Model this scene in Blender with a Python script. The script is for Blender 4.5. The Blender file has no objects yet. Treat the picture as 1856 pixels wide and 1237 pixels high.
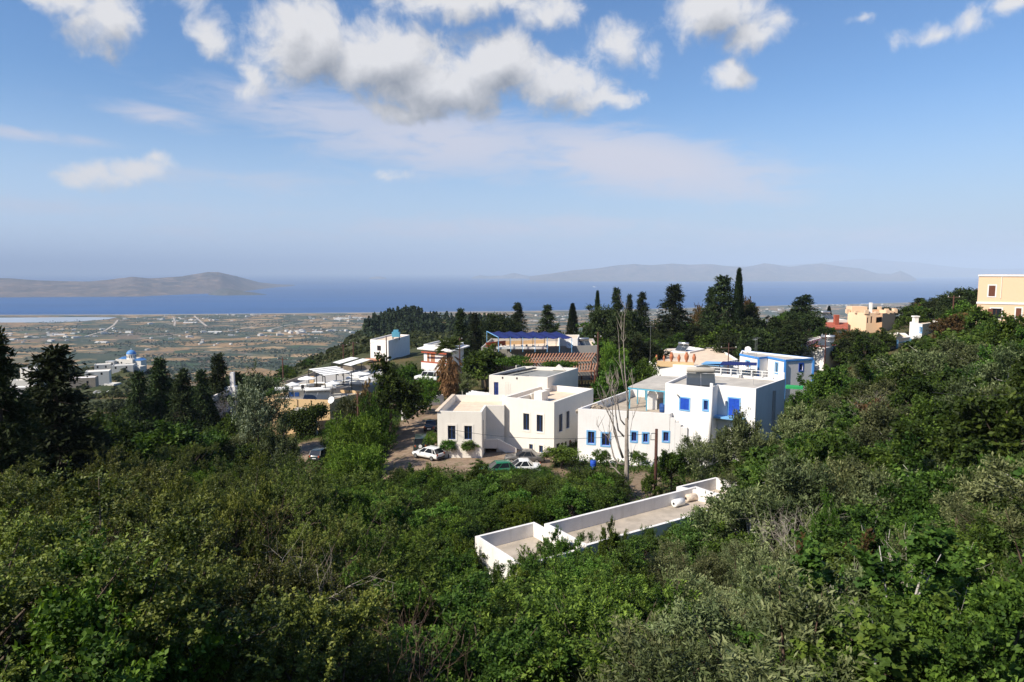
import bpy, math, random
import numpy as np
from mathutils import Vector, Matrix
R = math.radians
scene = bpy.context.scene
COL = scene.collection
random.seed(7)
RNG = np.random.default_rng(11)

# ------------------------------------------------------------------ camera
F = 1237.3            # focal length in photograph pixels (24 mm on full frame)
CX, CY = 928.0, 618.5
HORIZ = 492.0
PITCH = math.atan((CY - HORIZ) / F)
cam = bpy.data.cameras.new('camera')
cam.sensor_width = 36.0
cam.lens = 36.0 * F / 1856.0
cam.clip_start = 0.1
cam.clip_end = 400000.0
camo = bpy.data.objects.new('camera', cam)
COL.objects.link(camo)
camo.location = (0, 0, 0)
camo.rotation_euler = (R(90) - PITCH, 0, 0)
scene.camera = camo

def ray(px, py):
    u = (px - CX) / F; v = (CY - py) / F
    return u, math.cos(PITCH) + v * math.sin(PITCH), v * math.cos(PITCH) - math.sin(PITCH)
def WY(px, py, Y):
    x, y, z = ray(px, py); return Vector((x * Y / y, Y, z * Y / y))
def WZ(px, py, Z):
    x, y, z = ray(px, py); return Vector((x * Z / z, y * Z / z, Z))
def project(p):
    x, y, z = p[0], p[1], p[2]
    d = y * math.cos(PITCH) - z * math.sin(PITCH)
    up = y * math.sin(PITCH) + z * math.cos(PITCH)
    return CX + F * x / d, CY - F * up / d

# ------------------------------------------------------------------ light
SUN_EL = R(43); SH = Vector((-0.85, -0.53)).normalized()
SUN_DIR = Vector((SH.x * math.cos(SUN_EL), SH.y * math.cos(SUN_EL), math.sin(SUN_EL)))
sl = bpy.data.lights.new('sun', 'SUN'); sl.energy = 5.0; sl.angle = R(0.55); sl.color = (1.0, 0.92, 0.79)
so = bpy.data.objects.new('sun', sl); COL.objects.link(so); so.location = (-60, -40, 80)
so.rotation_euler = SUN_DIR.to_track_quat('Z', 'Y').to_euler()
scene.view_settings.view_transform = 'Standard'
scene.view_settings.look = 'None'
scene.view_settings.exposure = 0.42
scene.view_settings.gamma = 1.0
scene.view_settings.use_curve_mapping = False
cy = scene.cycles
cy.max_bounces = 6; cy.diffuse_bounces = 3; cy.glossy_bounces = 2; cy.transmission_bounces = 4
cy.volume_bounces = 0; cy.transparent_max_bounces = 6; cy.caustics_reflective = False; cy.caustics_refractive = False
cy.sample_clamp_indirect = 4.0

# ------------------------------------------------------------------ node helpers
class NT:
    def __init__(s, tree): s.t = tree; s.n = tree.nodes; s.l = tree.links
    def new(s, typ, **kw):
        n = s.n.new(typ)
        for k, v in kw.items(): setattr(n, k, v)
        return n
    def put(s, sock, v):
        if isinstance(v, bpy.types.NodeSocket): s.l.new(v, sock)
        elif v is not None: sock.default_value = v
    def m(s, op, a, b=None, c=None, clamp=False):
        n = s.new('ShaderNodeMath', operation=op, use_clamp=clamp)
        s.put(n.inputs[0], a)
        if b is not None: s.put(n.inputs[1], b)
        if c is not None: s.put(n.inputs[2], c)
        return n.outputs[0]
    def noise(s, vec, scale, detail=3, rough=0.55, dist=0.0):
        n = s.new('ShaderNodeTexNoise')
        if vec is not None: s.l.new(vec, n.inputs['Vector'])
        n.inputs['Scale'].default_value = scale; n.inputs['Detail'].default_value = detail
        n.inputs['Roughness'].default_value = rough; n.inputs['Distortion'].default_value = dist
        return n.outputs['Fac']
    def mix(s, f, a, b, typ='MIX'):
        n = s.new('ShaderNodeMix', data_type='RGBA', blend_type=typ)
        s.put(n.inputs[0], f)
        s.put(n.inputs[6], a if isinstance(a, bpy.types.NodeSocket) else (*a[:3], 1))
        s.put(n.inputs[7], b if isinstance(b, bpy.types.NodeSocket) else (*b[:3], 1))
        return n.outputs[2]
    def ramp(s, f, stops, interp='LINEAR'):
        n = s.new('ShaderNodeValToRGB'); n.color_ramp.interpolation = interp
        cr = n.color_ramp
        while len(cr.elements) < len(stops): cr.elements.new(0.5)
        for e, (p, c) in zip(cr.elements, stops): e.position = p; e.color = (*c[:3], 1) if len(c) >= 3 else (c[0], c[0], c[0], 1)
        s.l.new(f, n.inputs[0]); return n.outputs[0]
    def rng(s, v, a, b, c=0.0, d=1.0, smooth=False):
        n = s.new('ShaderNodeMapRange')
        if smooth: n.interpolation_type = 'SMOOTHSTEP'
        s.put(n.inputs[0], v)
        for i, q in enumerate((a, b, c, d)): n.inputs[i + 1].default_value = q
        return n.outputs[0]
    def mapping(s, vec, loc=(0, 0, 0), rot=(0, 0, 0), scale=(1, 1, 1)):
        n = s.new('ShaderNodeMapping'); s.l.new(vec, n.inputs[0])
        n.inputs[1].default_value = loc; n.inputs[2].default_value = rot; n.inputs[3].default_value = scale
        return n.outputs[0]

# ------------------------------------------------------------------ world: sky with clouds
world = bpy.data.worlds.new('World'); scene.world = world; world.use_nodes = True
wt = NT(world.node_tree); wt.n.clear()
SKY_K = 0.106
sky = wt.new('ShaderNodeTexSky', sky_type='NISHITA'); sky.sun_disc = False
sky.sun_elevation = SUN_EL; sky.sun_rotation = math.atan2(SUN_DIR.x, SUN_DIR.y) % (2 * math.pi)
sky.altitude = 300; sky.air_density = 1.0; sky.dust_density = 0.7; sky.ozone_density = 2.6
tc = wt.new('ShaderNodeTexCoord')
sep = wt.new('ShaderNodeSeparateXYZ'); wt.l.new(tc.outputs['Generated'], sep.inputs[0])
az = wt.m('ARCTAN2', sep.outputs[0], sep.outputs[1]); el = wt.m('ARCSINE', sep.outputs[2])
cmb = wt.new('ShaderNodeCombineXYZ'); wt.l.new(az, cmb.inputs[0]); wt.l.new(el, cmb.inputs[1])
AE = cmb.outputs[0]
def azel(px, py):
    x, y, z = ray(px, py)
    return math.atan2(x, y), math.atan2(z, math.hypot(x, y))
# cumulus: (px, py, rx, ry, weight) ellipses, in photograph pixels turned to sky directions
CUM = [(185, 30, 92, 72, 1), (120, -10, 70, 40, .9), (380, 62, 52, 42, .85), (345, 5, 50, 22, .6), (560, 80, 130, 85, 1.15), (535, 30, 60, 45, .9),
       (700, 110, 170, 85, 1.3), (790, 160, 190, 62, 1.3), (900, 120, 130, 75, 1.2), (1010, 150, 120, 62, 1.1), (1090, 180, 75, 30, .9), (470, 135, 55, 40, .6),
       (730, 195, 120, 26, 1), (850, -5, 210, 48, 1.0), (1000, 20, 70, 38, .8), (1125, 75, 70, 52, .62), (1160, 95, 50, 40, .5), (1295, 10, 95, 72, 1.05), (1365, 58, 75, 44, 1.0),
       (1325, 142, 62, 30, .95), (1318, 122, 22, 18, .6), (170, 322, 72, 32, .95), (255, 320, 78, 36, .9), (275, 295, 36, 20, .6), (1760, 42, 62, 34, .72), (1700, 60, 90, 22, .5), (1840, 10, 60, 26, .7), (1560, 38, 30, 12, .4), (440, 160, 40, 16, .5), (730, 318, 45, 16, .4)]
wg = bpy.data.node_groups.new('cumulus', 'ShaderNodeTree')
wg.interface.new_socket('P', in_out='INPUT', socket_type='NodeSocketVector')
wg.interface.new_socket('D', in_out='OUTPUT', socket_type='NodeSocketFloat'); wg.interface.new_socket('S', in_out='OUTPUT', socket_type='NodeSocketFloat')
g = NT(wg); gi = g.new('NodeGroupInput'); go = g.new('NodeGroupOutput')
P0 = gi.outputs[0]
wn = g.new('ShaderNodeTexNoise'); g.l.new(P0, wn.inputs['Vector']); wn.inputs['Scale'].default_value = 14; wn.inputs['Detail'].default_value = 3
ws = g.new('ShaderNodeVectorMath', operation='MULTIPLY_ADD'); g.l.new(wn.outputs['Color'], ws.inputs[0])
ws.inputs[1].default_value = (0.06, 0.045, 0); 
wo = g.new('ShaderNodeVectorMath', operation='ADD'); g.l.new(P0, wo.inputs[0]); wo.inputs[1].default_value = (-0.03, -0.0225, 0)
g.l.new(wo.outputs[0], ws.inputs[2])
PW = ws.outputs[0]
acc = None
for px, py, rx, ry, w in CUM:
    a0, e0 = azel(px, py)
    k = math.cos(a0) ** 2
    sx, sy = F / (rx * 0.97 * max(k, .6)), F / (ry * 0.95)
    v = g.new('ShaderNodeVectorMath', operation='MULTIPLY_ADD'); g.l.new(PW, v.inputs[0])
    v.inputs[1].default_value = (sx, sy, 0); v.inputs[2].default_value = (-a0 * sx, -e0 * sy, 0)
    ln = g.new('ShaderNodeVectorMath', operation='LENGTH'); g.l.new(v.outputs[0], ln.inputs[0])
    d = g.m('MULTIPLY_ADD', ln.outputs['Value'], -w * 1.24, w * 1.22)
    acc = d if acc is None else g.m('SMOOTH_MAX', acc, d, 0.25)
nz = g.noise(P0, 24, 10, 0.64, 0.35)
den = g.m('ADD', acc, g.m('MULTIPLY', g.m('SUBTRACT', nz, 0.5), 1.9))
g.l.new(den, go.inputs[0]); g.l.new(acc, go.inputs[1])
def cumulus(vec, k=0):
    n = wt.new('ShaderNodeGroup'); n.node_tree = wg; wt.l.new(vec, n.inputs[0]); return n.outputs[k]
def shift(vec, dx, dy):
    n = wt.new('ShaderNodeVectorMath', operation='ADD'); wt.l.new(vec, n.inputs[0]); n.inputs[1].default_value = (dx, dy, 0); return n.outputs[0]
d0 = cumulus(AE); d1 = cumulus(shift(AE, -0.014, 0.02)); d2 = wt.m('ADD', wt.m('MULTIPLY', cumulus(shift(AE, -0.004, 0.048), 1), 0.8), wt.m('MULTIPLY', cumulus(shift(AE, -0.004, 0.03)), 0.2))
cov = wt.m('MULTIPLY', wt.rng(d0, -0.02, 0.85, 0, 1, True), 0.97)
lit = wt.m('MULTIPLY', wt.m('SUBTRACT', d0, d1), 0.42)
deep = wt.rng(d2, 0.05, 1.2, 0, 1, True)
shade = wt.m('ADD', wt.m('SUBTRACT', 1.0, wt.m('MULTIPLY', deep, 0.66)), lit, clamp=True)
CW = 0.62 / SKY_K
ccol = wt.mix(shade, (0.33 * CW, 0.36 * CW, 0.42 * CW), (1.0 * CW, 0.99 * CW, 1.0 * CW))
# high thin cloud: stretched noise inside broad soft bands
CIR = [(1150, 295, 300, 62, 1.15, -.16), (1320, 335, 150, 36, .9, -.16), (800, 255, 300, 70, 1.0, -.06), (620, 215, 280, 50, .85, -.08), (300, 213, 120, 18, .9, -.1), (60, 245, 120, 12, .8, -.05),
       (420, 330, 260, 30, .55, 0), (900, 415, 420, 30, .75, .02), (500, 425, 380, 16, .55, 0), (200, 380, 500, 20, .5, 0), (1450, 430, 420, 22, .6, 0), (1100, 235, 200, 20, .5, -.1)]
wz = wt.noise(wt.mapping(AE, rot=(0, 0, R(-7)), scale=(1.0, 4.2, 1)), 11, 7, 0.62, 0.6)
ca = None
for px, py, rx, ry, w, rot in CIR:
    a0, e0 = azel(px, py)
    v = wt.mapping(AE, loc=(-a0, -e0, 0)); v = wt.mapping(v, rot=(0, 0, -rot), scale=(1, 1, 1))
    v = wt.mapping(v, scale=(F / rx, F / ry, 0))
    ln = wt.new('ShaderNodeVectorMath', operation='LENGTH'); wt.l.new(v, ln.inputs[0])
    d = wt.m('MULTIPLY', wt.rng(ln.outputs['Value'], 1.6, 0.1, 0, 1, True), w)
    ca = d if ca is None else wt.m('MAXIMUM', ca, d)
cir = wt.m('MULTIPLY', wt.rng(wt.m('ADD', wz, wt.m('MULTIPLY', ca, 0.42)), 0.50, 0.92, 0, 1, True), ca)
cir = wt.m('MULTIPLY', cir, 0.9)
# deeper blue on the side away from the sun, as a polariser-like Mediterranean afternoon shows
hsv = wt.new('ShaderNodeHueSaturation'); wt.l.new(sky.outputs[0], hsv.inputs['Color']); hsv.inputs['Saturation'].default_value = 1.2
tinted = wt.mix(1.0, hsv.outputs[0], (0.97, 0.985, 1.05), 'MULTIPLY')
low = wt.m('MULTIPLY', wt.rng(el, 0.25, -0.02, 0, 1, True), 0.85)
lowc = wt.new('ShaderNodeVectorMath', operation='SCALE'); lowc.inputs[0].default_value = (0.55 * CW, 0.69 * CW, 0.93 * CW)
wt.l.new(wt.rng(az, -0.7, 0.7, 1.35, 0.82), lowc.inputs[3])
tinted = wt.mix(low, tinted, lowc.outputs[0])
c1 = wt.mix(cir, tinted, (0.82 * CW, 0.83 * CW, 0.95 * CW))
c2 = wt.mix(cov, c1, ccol)
bg = wt.new('ShaderNodeBackground'); wt.l.new(c2, bg.inputs[0]); bg.inputs[1].default_value = SKY_K
out = wt.new('ShaderNodeOutputWorld'); wt.l.new(bg.outputs[0], out.inputs[0])
world.cycles.sampling_method = 'MANUAL'; world.cycles.sample_map_resolution = 512

# ------------------------------------------------------------------ material helpers
def mat(name):
    m = bpy.data.materials.new(name); m.use_nodes = True
    t = NT(m.node_tree); t.n.clear()
    b = t.new('ShaderNodeBsdfPrincipled'); o = t.new('ShaderNodeOutputMaterial'); t.l.new(b.outputs[0], o.inputs[0])
    return m, t, b, o
def geo(t): return t.new('ShaderNodeNewGeometry').outputs['Position']
def plain(name, c, rough=0.7, metal=0.0, var=0.12, scale=3.0, spec=0.3):
    m, t, b, o = mat(name)
    n = t.noise(geo(t), scale, 4, 0.6)
    t.put(b.inputs['Base Color'], t.mix(t.rng(n, 0.3, 0.7), [x * (1 - var) for x in c], [min(1, x * (1 + var)) for x in c]))
    b.inputs['Roughness'].default_value = rough; b.inputs['Metallic'].default_value = metal
    b.inputs['Specular IOR Level'].default_value = spec
    return m
def plaster(name, c, stain=(0.45, 0.42, 0.36), amt=0.35, spec=0.2):
    m, t, b, o = mat(name); p = geo(t)
    big = t.rng(t.noise(p, 0.7, 5, 0.65), 0.42, 0.75)
    run = t.rng(t.noise(t.mapping(p, scale=(1, 1, 0.12)), 2.6, 5, 0.7), 0.5, 0.8)
    f = t.m('MULTIPLY', t.m('ADD', t.m('MULTIPLY', big, 0.5), t.m('MULTIPLY', run, 0.7)), amt, clamp=True)
    t.put(b.inputs['Base Color'], t.mix(f, c, stain))
    b.inputs['Roughness'].default_value = 0.85; b.inputs['Specular IOR Level'].default_value = spec
    bp = t.new('ShaderNodeBump'); bp.inputs['Strength'].default_value = 0.25; bp.inputs['Distance'].default_value = 0.03
    t.l.new(t.noise(p, 9, 4, 0.6), bp.inputs['Height']); t.l.new(bp.outputs[0], b.inputs['Normal'])
    return m
def leafmat(name, c, tip, trans=0.25, rough=0.5, spec=0.35, var=0.3, hs=(0.055, 0.455)):
    m, t, b, o = mat(name)
    at = t.new('ShaderNodeAttribute'); at.attribute_name = 'tint'
    oi = t.new('ShaderNodeObjectInfo')
    f = t.m('ADD', at.outputs['Fac'], t.m('MULTIPLY', t.m('SUBTRACT', oi.outputs['Random'], 0.5), var), clamp=True)
    colr = t.ramp(f, [(0.0, [x * 0.62 for x in c]), (0.45, [x * 1.06 for x in c]), (1.0, [x * 1.15 for x in tip])])
    h = t.new('ShaderNodeHueSaturation'); t.l.new(colr, h.inputs['Color'])
    t.put(h.inputs['Hue'], t.m('MULTIPLY_ADD', oi.outputs['Random'], *hs))
    t.put(h.inputs['Value'], t.m('MULTIPLY_ADD', t.m('FRACT', t.m('MULTIPLY', oi.outputs['Random'], 7.31)), 0.7, 0.65))
    t.l.new(h.outputs[0], b.inputs['Base Color'])
    b.inputs['Roughness'].default_value = rough + .08; b.inputs['Specular IOR Level'].default_value = spec * .55
    tr = t.new('ShaderNodeBsdfTranslucent'); t.l.new(t.mix(1.0, h.outputs[0], (1.2, 1.25, 0.5), 'MULTIPLY'), tr.inputs[0])
    mx = t.new('ShaderNodeMixShader'); mx.inputs[0].default_value = trans
    t.l.new(b.outputs[0], mx.inputs[1]); t.l.new(tr.outputs[0], mx.inputs[2]); t.l.new(mx.outputs[0], o.inputs[0])
    return m
M = {}
M['white'] = plaster('white_plaster', (0.85, 0.825, 0.80), amt=0.28)
M['oldwhite'] = plaster('old_white_plaster', (0.82, 0.79, 0.76), (0.42, 0.38, 0.32), .55)
M['cream'] = plaster('warm_white_plaster', (0.82, 0.775, 0.70), (0.55, 0.49, 0.41), 0.3)
M['tan'] = plaster('apricot_plaster', (0.72, 0.50, 0.27), (0.5, 0.38, 0.24))
M['yellow'] = plaster('pale_yellow_plaster', (0.80, 0.565, 0.375), (0.7, 0.52, 0.38), 0.25)
M['grey'] = plaster('grey_concrete', (0.42, 0.40, 0.37), (0.25, 0.24, 0.22))
M['stone'] = plaster('rubble_stone', (0.40, 0.34, 0.27), (0.2, 0.17, 0.14), 0.8)
M['tile'] = plain('beige_roof_tile', (0.70, 0.56, 0.42), 0.8, var=.12, scale=1.2)
M['screed'] = plain('roof_screed', (0.42, 0.36, 0.29), 0.9, var=.22, scale=.9)
M['sheet'] = plain('weathered_sheet', (0.47, 0.43, 0.37), 0.7, var=.2, scale=.7)
M['greyroof'] = plain('grey_membrane', (0.27, 0.27, 0.25), 0.8, var=.2, scale=.8)
M['terracotta'] = plain('terracotta', (0.48, 0.17, 0.08), 0.8, var=.3, scale=2.5)
M['redtile'] = plain('red_tile', (0.38, 0.10, 0.06), 0.75, var=.25, scale=2)
M['orangewood'] = plain('orange_stained_wood', (0.44, 0.22, 0.13), 0.7, var=.25, scale=4)
M['redwood'] = plain('red_shutter_paint', (0.42, 0.09, 0.04), 0.6)
M['brownwood'] = plain('brown_shutter_paint', (0.16, 0.06, 0.035), 0.6)
M['villagewhite'] = plaster('village_whitewash', (0.62, 0.60, 0.56), amt=.4)
M['lblue'] = plain('light_blue_paint', (0.19, 0.43, 0.72), 0.55, var=.08)
M['azure'] = plain('azure_trim_paint', (0.07, 0.27, 0.66), 0.55, var=.08)
M['blue'] = plain('deep_blue_paint', (0.02, 0.085, 0.50), 0.5, var=.08)
M['dblue'] = plain('dark_blue_paint', (0.02, 0.07, 0.24), 0.5)
M['awning'] = plain('navy_shade_cloth', (0.009, 0.02, 0.12), 0.85, var=.2)
M['teal'] = plain('turquoise_post_paint', (0.12, 0.38, 0.52), 0.55)
M['black'] = plain('black_rubber', (0.014, 0.014, 0.015), 0.8)
M['dark'] = plain('dark_metal', (0.03, 0.03, 0.033), 0.5)
M['steel'] = plain('galvanised_steel', (0.55, 0.55, 0.55), 0.35, 0.8)
M['panel'] = plain('solar_glass', (0.06, 0.07, 0.08), 0.12, var=.1, spec=.6)
M['pglass'] = plain('window_glass', (0.018, 0.022, 0.03), 0.08, spec=.6)
M['whitepaint'] = plain('white_paint', (0.82, 0.82, 0.80), 0.5, var=.05)
M['tarp'] = plain('white_canvas', (0.85, 0.84, 0.80), 0.8, var=.06)
M['wood'] = plain('weathered_timber', (0.11, 0.07, 0.05), 0.85, var=.35, scale=5)
M['polewood'] = plain('creosoted_pole', (0.075, 0.032, 0.024), 0.85, var=.35, scale=5)
M['bark'] = plain('tree_bark', (0.10, 0.075, 0.055), 0.9, var=.4, scale=6)
M['deadbark'] = plain('grey_dead_bark', (0.30, 0.255, 0.215), 0.85, var=.35, scale=3)
M['paleb'] = plain('bleached_bark', (0.42, 0.37, 0.31), 0.85, var=.3, scale=3)
M['rust'] = plain('rusty_white_enamel', (0.66, 0.55, 0.44), 0.6, var=.3, scale=4)
M['green_cloth'] = plain('green_fabric', (0.03, 0.33, 0.10), 0.8)
M['dome'] = plain('dome_blue_paint', (0.09, 0.26, 0.58), 0.5, var=.1)

# ------------------------------------------------------------------ mesh helpers
def link(name, me, parent=None, m=None, smooth=False):
    o = bpy.data.objects.new(name, me); COL.objects.link(o)
    if parent is not None: o.parent = parent
    if m is not None: me.materials.append(m)
    if smooth and hasattr(me, 'polygons'):
        me.polygons.foreach_set('use_smooth', [True] * len(me.polygons))
    return o
def mesh_np(name, v, f, tint=None, smooth=False):
    v = np.asarray(v, np.float32); f = np.asarray(f, np.int32)
    me = bpy.data.meshes.new(name); k = f.shape[1]
    me.vertices.add(len(v)); me.vertices.foreach_set('co', v.ravel())
    me.loops.add(f.size); me.loops.foreach_set('vertex_index', f.ravel())
    me.polygons.add(len(f)); me.polygons.foreach_set('loop_start', np.arange(len(f), dtype=np.int32) * k)
    if smooth: me.polygons.foreach_set('use_smooth', np.ones(len(f), bool))
    if tint is not None:
        a = me.attributes.new('tint', 'FLOAT', 'POINT'); a.data.foreach_set('value', np.asarray(tint, np.float32))
    me.update(calc_edges=True)
    return me
class MB:
    def __init__(s): s.v = []; s.f = []
    def add(s, vs, fs):
        n = len(s.v); s.v += [tuple(p) for p in vs]; s.f += [tuple(i + n for i in q) for q in fs]; return s
    def quad(s, a, b, c, d): return s.add([a, b, c, d], [(0, 1, 2, 3)])
    def prism(s, poly, z0, z1):
        n = len(poly)
        return s.add([(p[0], p[1], z0) for p in poly] + [(p[0], p[1], z1) for p in poly],
                     [(i, (i + 1) % n, n + (i + 1) % n, n + i) for i in range(n)] + [tuple(range(n, 2 * n)), tuple(range(n - 1, -1, -1))])
    def obox(s, c, ex, ey, ez):      # centre, three half-axis vectors
        c, ex, ey, ez = map(Vector, (c, ex, ey, ez))
        vs = [c + ex * a + ey * b + ez * d for d in (-1, 1) for (a, b) in ((-1, -1), (1, -1), (1, 1), (-1, 1))]
        return s.add(vs, [(0, 3, 2, 1), (4, 5, 6, 7), (0, 1, 5, 4), (1, 2, 6, 5), (2, 3, 7, 6), (3, 0, 4, 7)])
    def box(s, x0, y0, z0, x1, y1, z1):
        return s.obox(((x0 + x1) / 2, (y0 + y1) / 2, (z0 + z1) / 2), ((x1 - x0) / 2, 0, 0), (0, (y1 - y0) / 2, 0), (0, 0, (z1 - z0) / 2))
    def bar(s, a, b, w, h, up=(0, 0, 1)):
        a, b = Vector(a), Vector(b); d = (b - a); L = d.length; d.normalize()
        up = Vector(up); sd = d.cross(up)
        if sd.length < 1e-4: sd = d.cross(Vector((0, 1, 0)))
        sd.normalize(); u = sd.cross(d)
        return s.obox((a + b) / 2, sd * w / 2, d * L / 2, u * h / 2)
    def tube(s, pts, rad, seg=8, caps=True):
        pts = [Vector(p) for p in pts]; n0 = len(s.v); k = len(pts)
        if not hasattr(rad, '__len__'): rad = [rad] * k
        ref = Vector((0.31, 0.95, 0.12))
        for i, p in enumerate(pts):
            d = (pts[min(i + 1, k - 1)] - pts[max(i - 1, 0)]).normalized()
            a = d.cross(ref)
            if a.length < 0.1: a = d.cross(Vector((1, 0, 0)))
            a.normalize(); b = d.cross(a)
            for j in range(seg):
                t = 2 * math.pi * j / seg
                s.v.append(tuple(p + (a * math.cos(t) + b * math.sin(t)) * rad[i]))
        for i in range(k - 1):
            for j in range(seg):
                q = n0 + i * seg; r = (j + 1) % seg
                s.f.append((q + j, q + r, q + seg + r, q + seg + j))
        if caps:
            s.f.append(tuple(n0 + j for j in range(seg - 1, -1, -1))); s.f.append(tuple(n0 + (k - 1) * seg + j for j in range(seg)))
        return s
    def lathe(s, c, prof, seg=16, ang=(0, 2 * math.pi)):
        c = Vector(c); n0 = len(s.v)
        for r, z in prof:
            for j in range(seg):
                t = 2 * math.pi * j / seg
                s.v.append((c.x + r * math.cos(t), c.y + r * math.sin(t), c.z + z))
        for i in range(len(prof) - 1):
            for j in range(seg):
                q = n0 + i * seg; r = (j + 1) % seg
                s.f.append((q + j, q + r, q + seg + r, q + seg + j))
        s.f.append(tuple(n0 + j for j in range(seg - 1, -1, -1))); s.f.append(tuple(n0 + (len(prof) - 1) * seg + j for j in range(seg)))
        return s
    def wall(s, p0, p1, z0, z1, holes=(), reveal=0.16):
        # vertical wall with openings; the outside is on the right of p0 -> p1
        p0 = Vector((p0[0], p0[1], 0)); p1 = Vector((p1[0], p1[1], 0)); L = (p1 - p0).length; t = (p1 - p0) / L
        n = Vector((t.y, -t.x, 0))
        holes = [(max(a, .01), min(b, L - .01), max(c, z0 + .01), min(d, z1 - .01)) for a, b, c, d in holes]
        us = sorted({0.0, L} | {h[i] for h in holes for i in (0, 1)}); zs = sorted({z0, z1} | {h[i] for h in holes for i in (2, 3)})
        P = lambda u, z, o=0.0: p0 + t * u + Vector((0, 0, z)) + n * o
        for i in range(len(us) - 1):
            for j in range(len(zs) - 1):
                um, zm = (us[i] + us[i + 1]) / 2, (zs[j] + zs[j + 1]) / 2
                if any(a < um < b and c < zm < d for a, b, c, d in holes): continue
                s.quad(P(us[i], zs[j]), P(us[i + 1], zs[j]), P(us[i + 1], zs[j + 1]), P(us[i], zs[j + 1]))
        for a, b, c, d in holes:
            r = -reveal
            s.quad(P(a, c), P(a, c, r), P(a, d, r), P(a, d)); s.quad(P(b, c, r), P(b, c), P(b, d), P(b, d, r))
            s.quad(P(a, c, r), P(a, c), P(b, c), P(b, c, r)); s.quad(P(a, d), P(a, d, r), P(b, d, r), P(b, d))
            s.quad(P(a, c, r), P(b, c, r), P(b, d, r), P(a, d, r))
        return s
    def build(s, name, m, parent=None, smooth=False):
        me = bpy.data.meshes.new(name); me.from_pydata(s.v, [], s.f); me.update()
        return link(name, me, parent, m, smooth)
def tag(o, label, cat, group=None):
    o['label'] = label; o['category'] = cat
    if group: o['group'] = group
    return o
def empty(name, label, cat, loc=(0, 0, 0), rz=0.0, group=None):
    o = bpy.data.objects.new(name, None); COL.objects.link(o); o.empty_display_size = 0.5
    o.location = loc; o.rotation_euler = (0, 0, rz)
    return tag(o, label, cat, group)
def struct(o, kind='structure'):
    o['kind'] = kind; return o
def copy_tree(o, parent=None):
    c = o.copy(); COL.objects.link(c)
    if parent is not None: c.parent = parent
    for ch in list(o.children): copy_tree(ch, c)
    return c

# ------------------------------------------------------------------ numpy noise
def _h(ix, iy, seed):
    n = (ix.astype(np.int64) * 374761393 + iy.astype(np.int64) * 668265263 + seed * 144269) & 0xffffffff
    n = ((n ^ (n >> 13)) * 1274126177) & 0xffffffff
    return ((n ^ (n >> 16)) & 0xffff) / 65535.0
def vnoise(x, y, seed=0):
    x = np.asarray(x, float); y = np.asarray(y, float)
    ix = np.floor(x); iy = np.floor(y); fx = x - ix; fy = y - iy
    fx = fx * fx * (3 - 2 * fx); fy = fy * fy * (3 - 2 * fy)
    a = _h(ix, iy, seed); b = _h(ix + 1, iy, seed); c = _h(ix, iy + 1, seed); d = _h(ix + 1, iy + 1, seed)
    return (a * (1 - fx) + b * fx) * (1 - fy) + (c * (1 - fx) + d * fx) * fy
def fbm(x, y, oct=4, seed=0, gain=0.5):
    s = 0; a = 1; t = 0
    for i in range(oct):
        s = s + a * (vnoise(x, y, seed + i) - 0.5); t += a; a *= gain; x = np.asarray(x) * 2.03 + 17.1; y = np.asarray(y) * 2.03 + 5.7
    return s / t * 2
HAZE_D = 6.0e-5
# ================================================================== terrain
SEA = -290.0
def _sl(py): return -(py - HORIZ) / F
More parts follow.
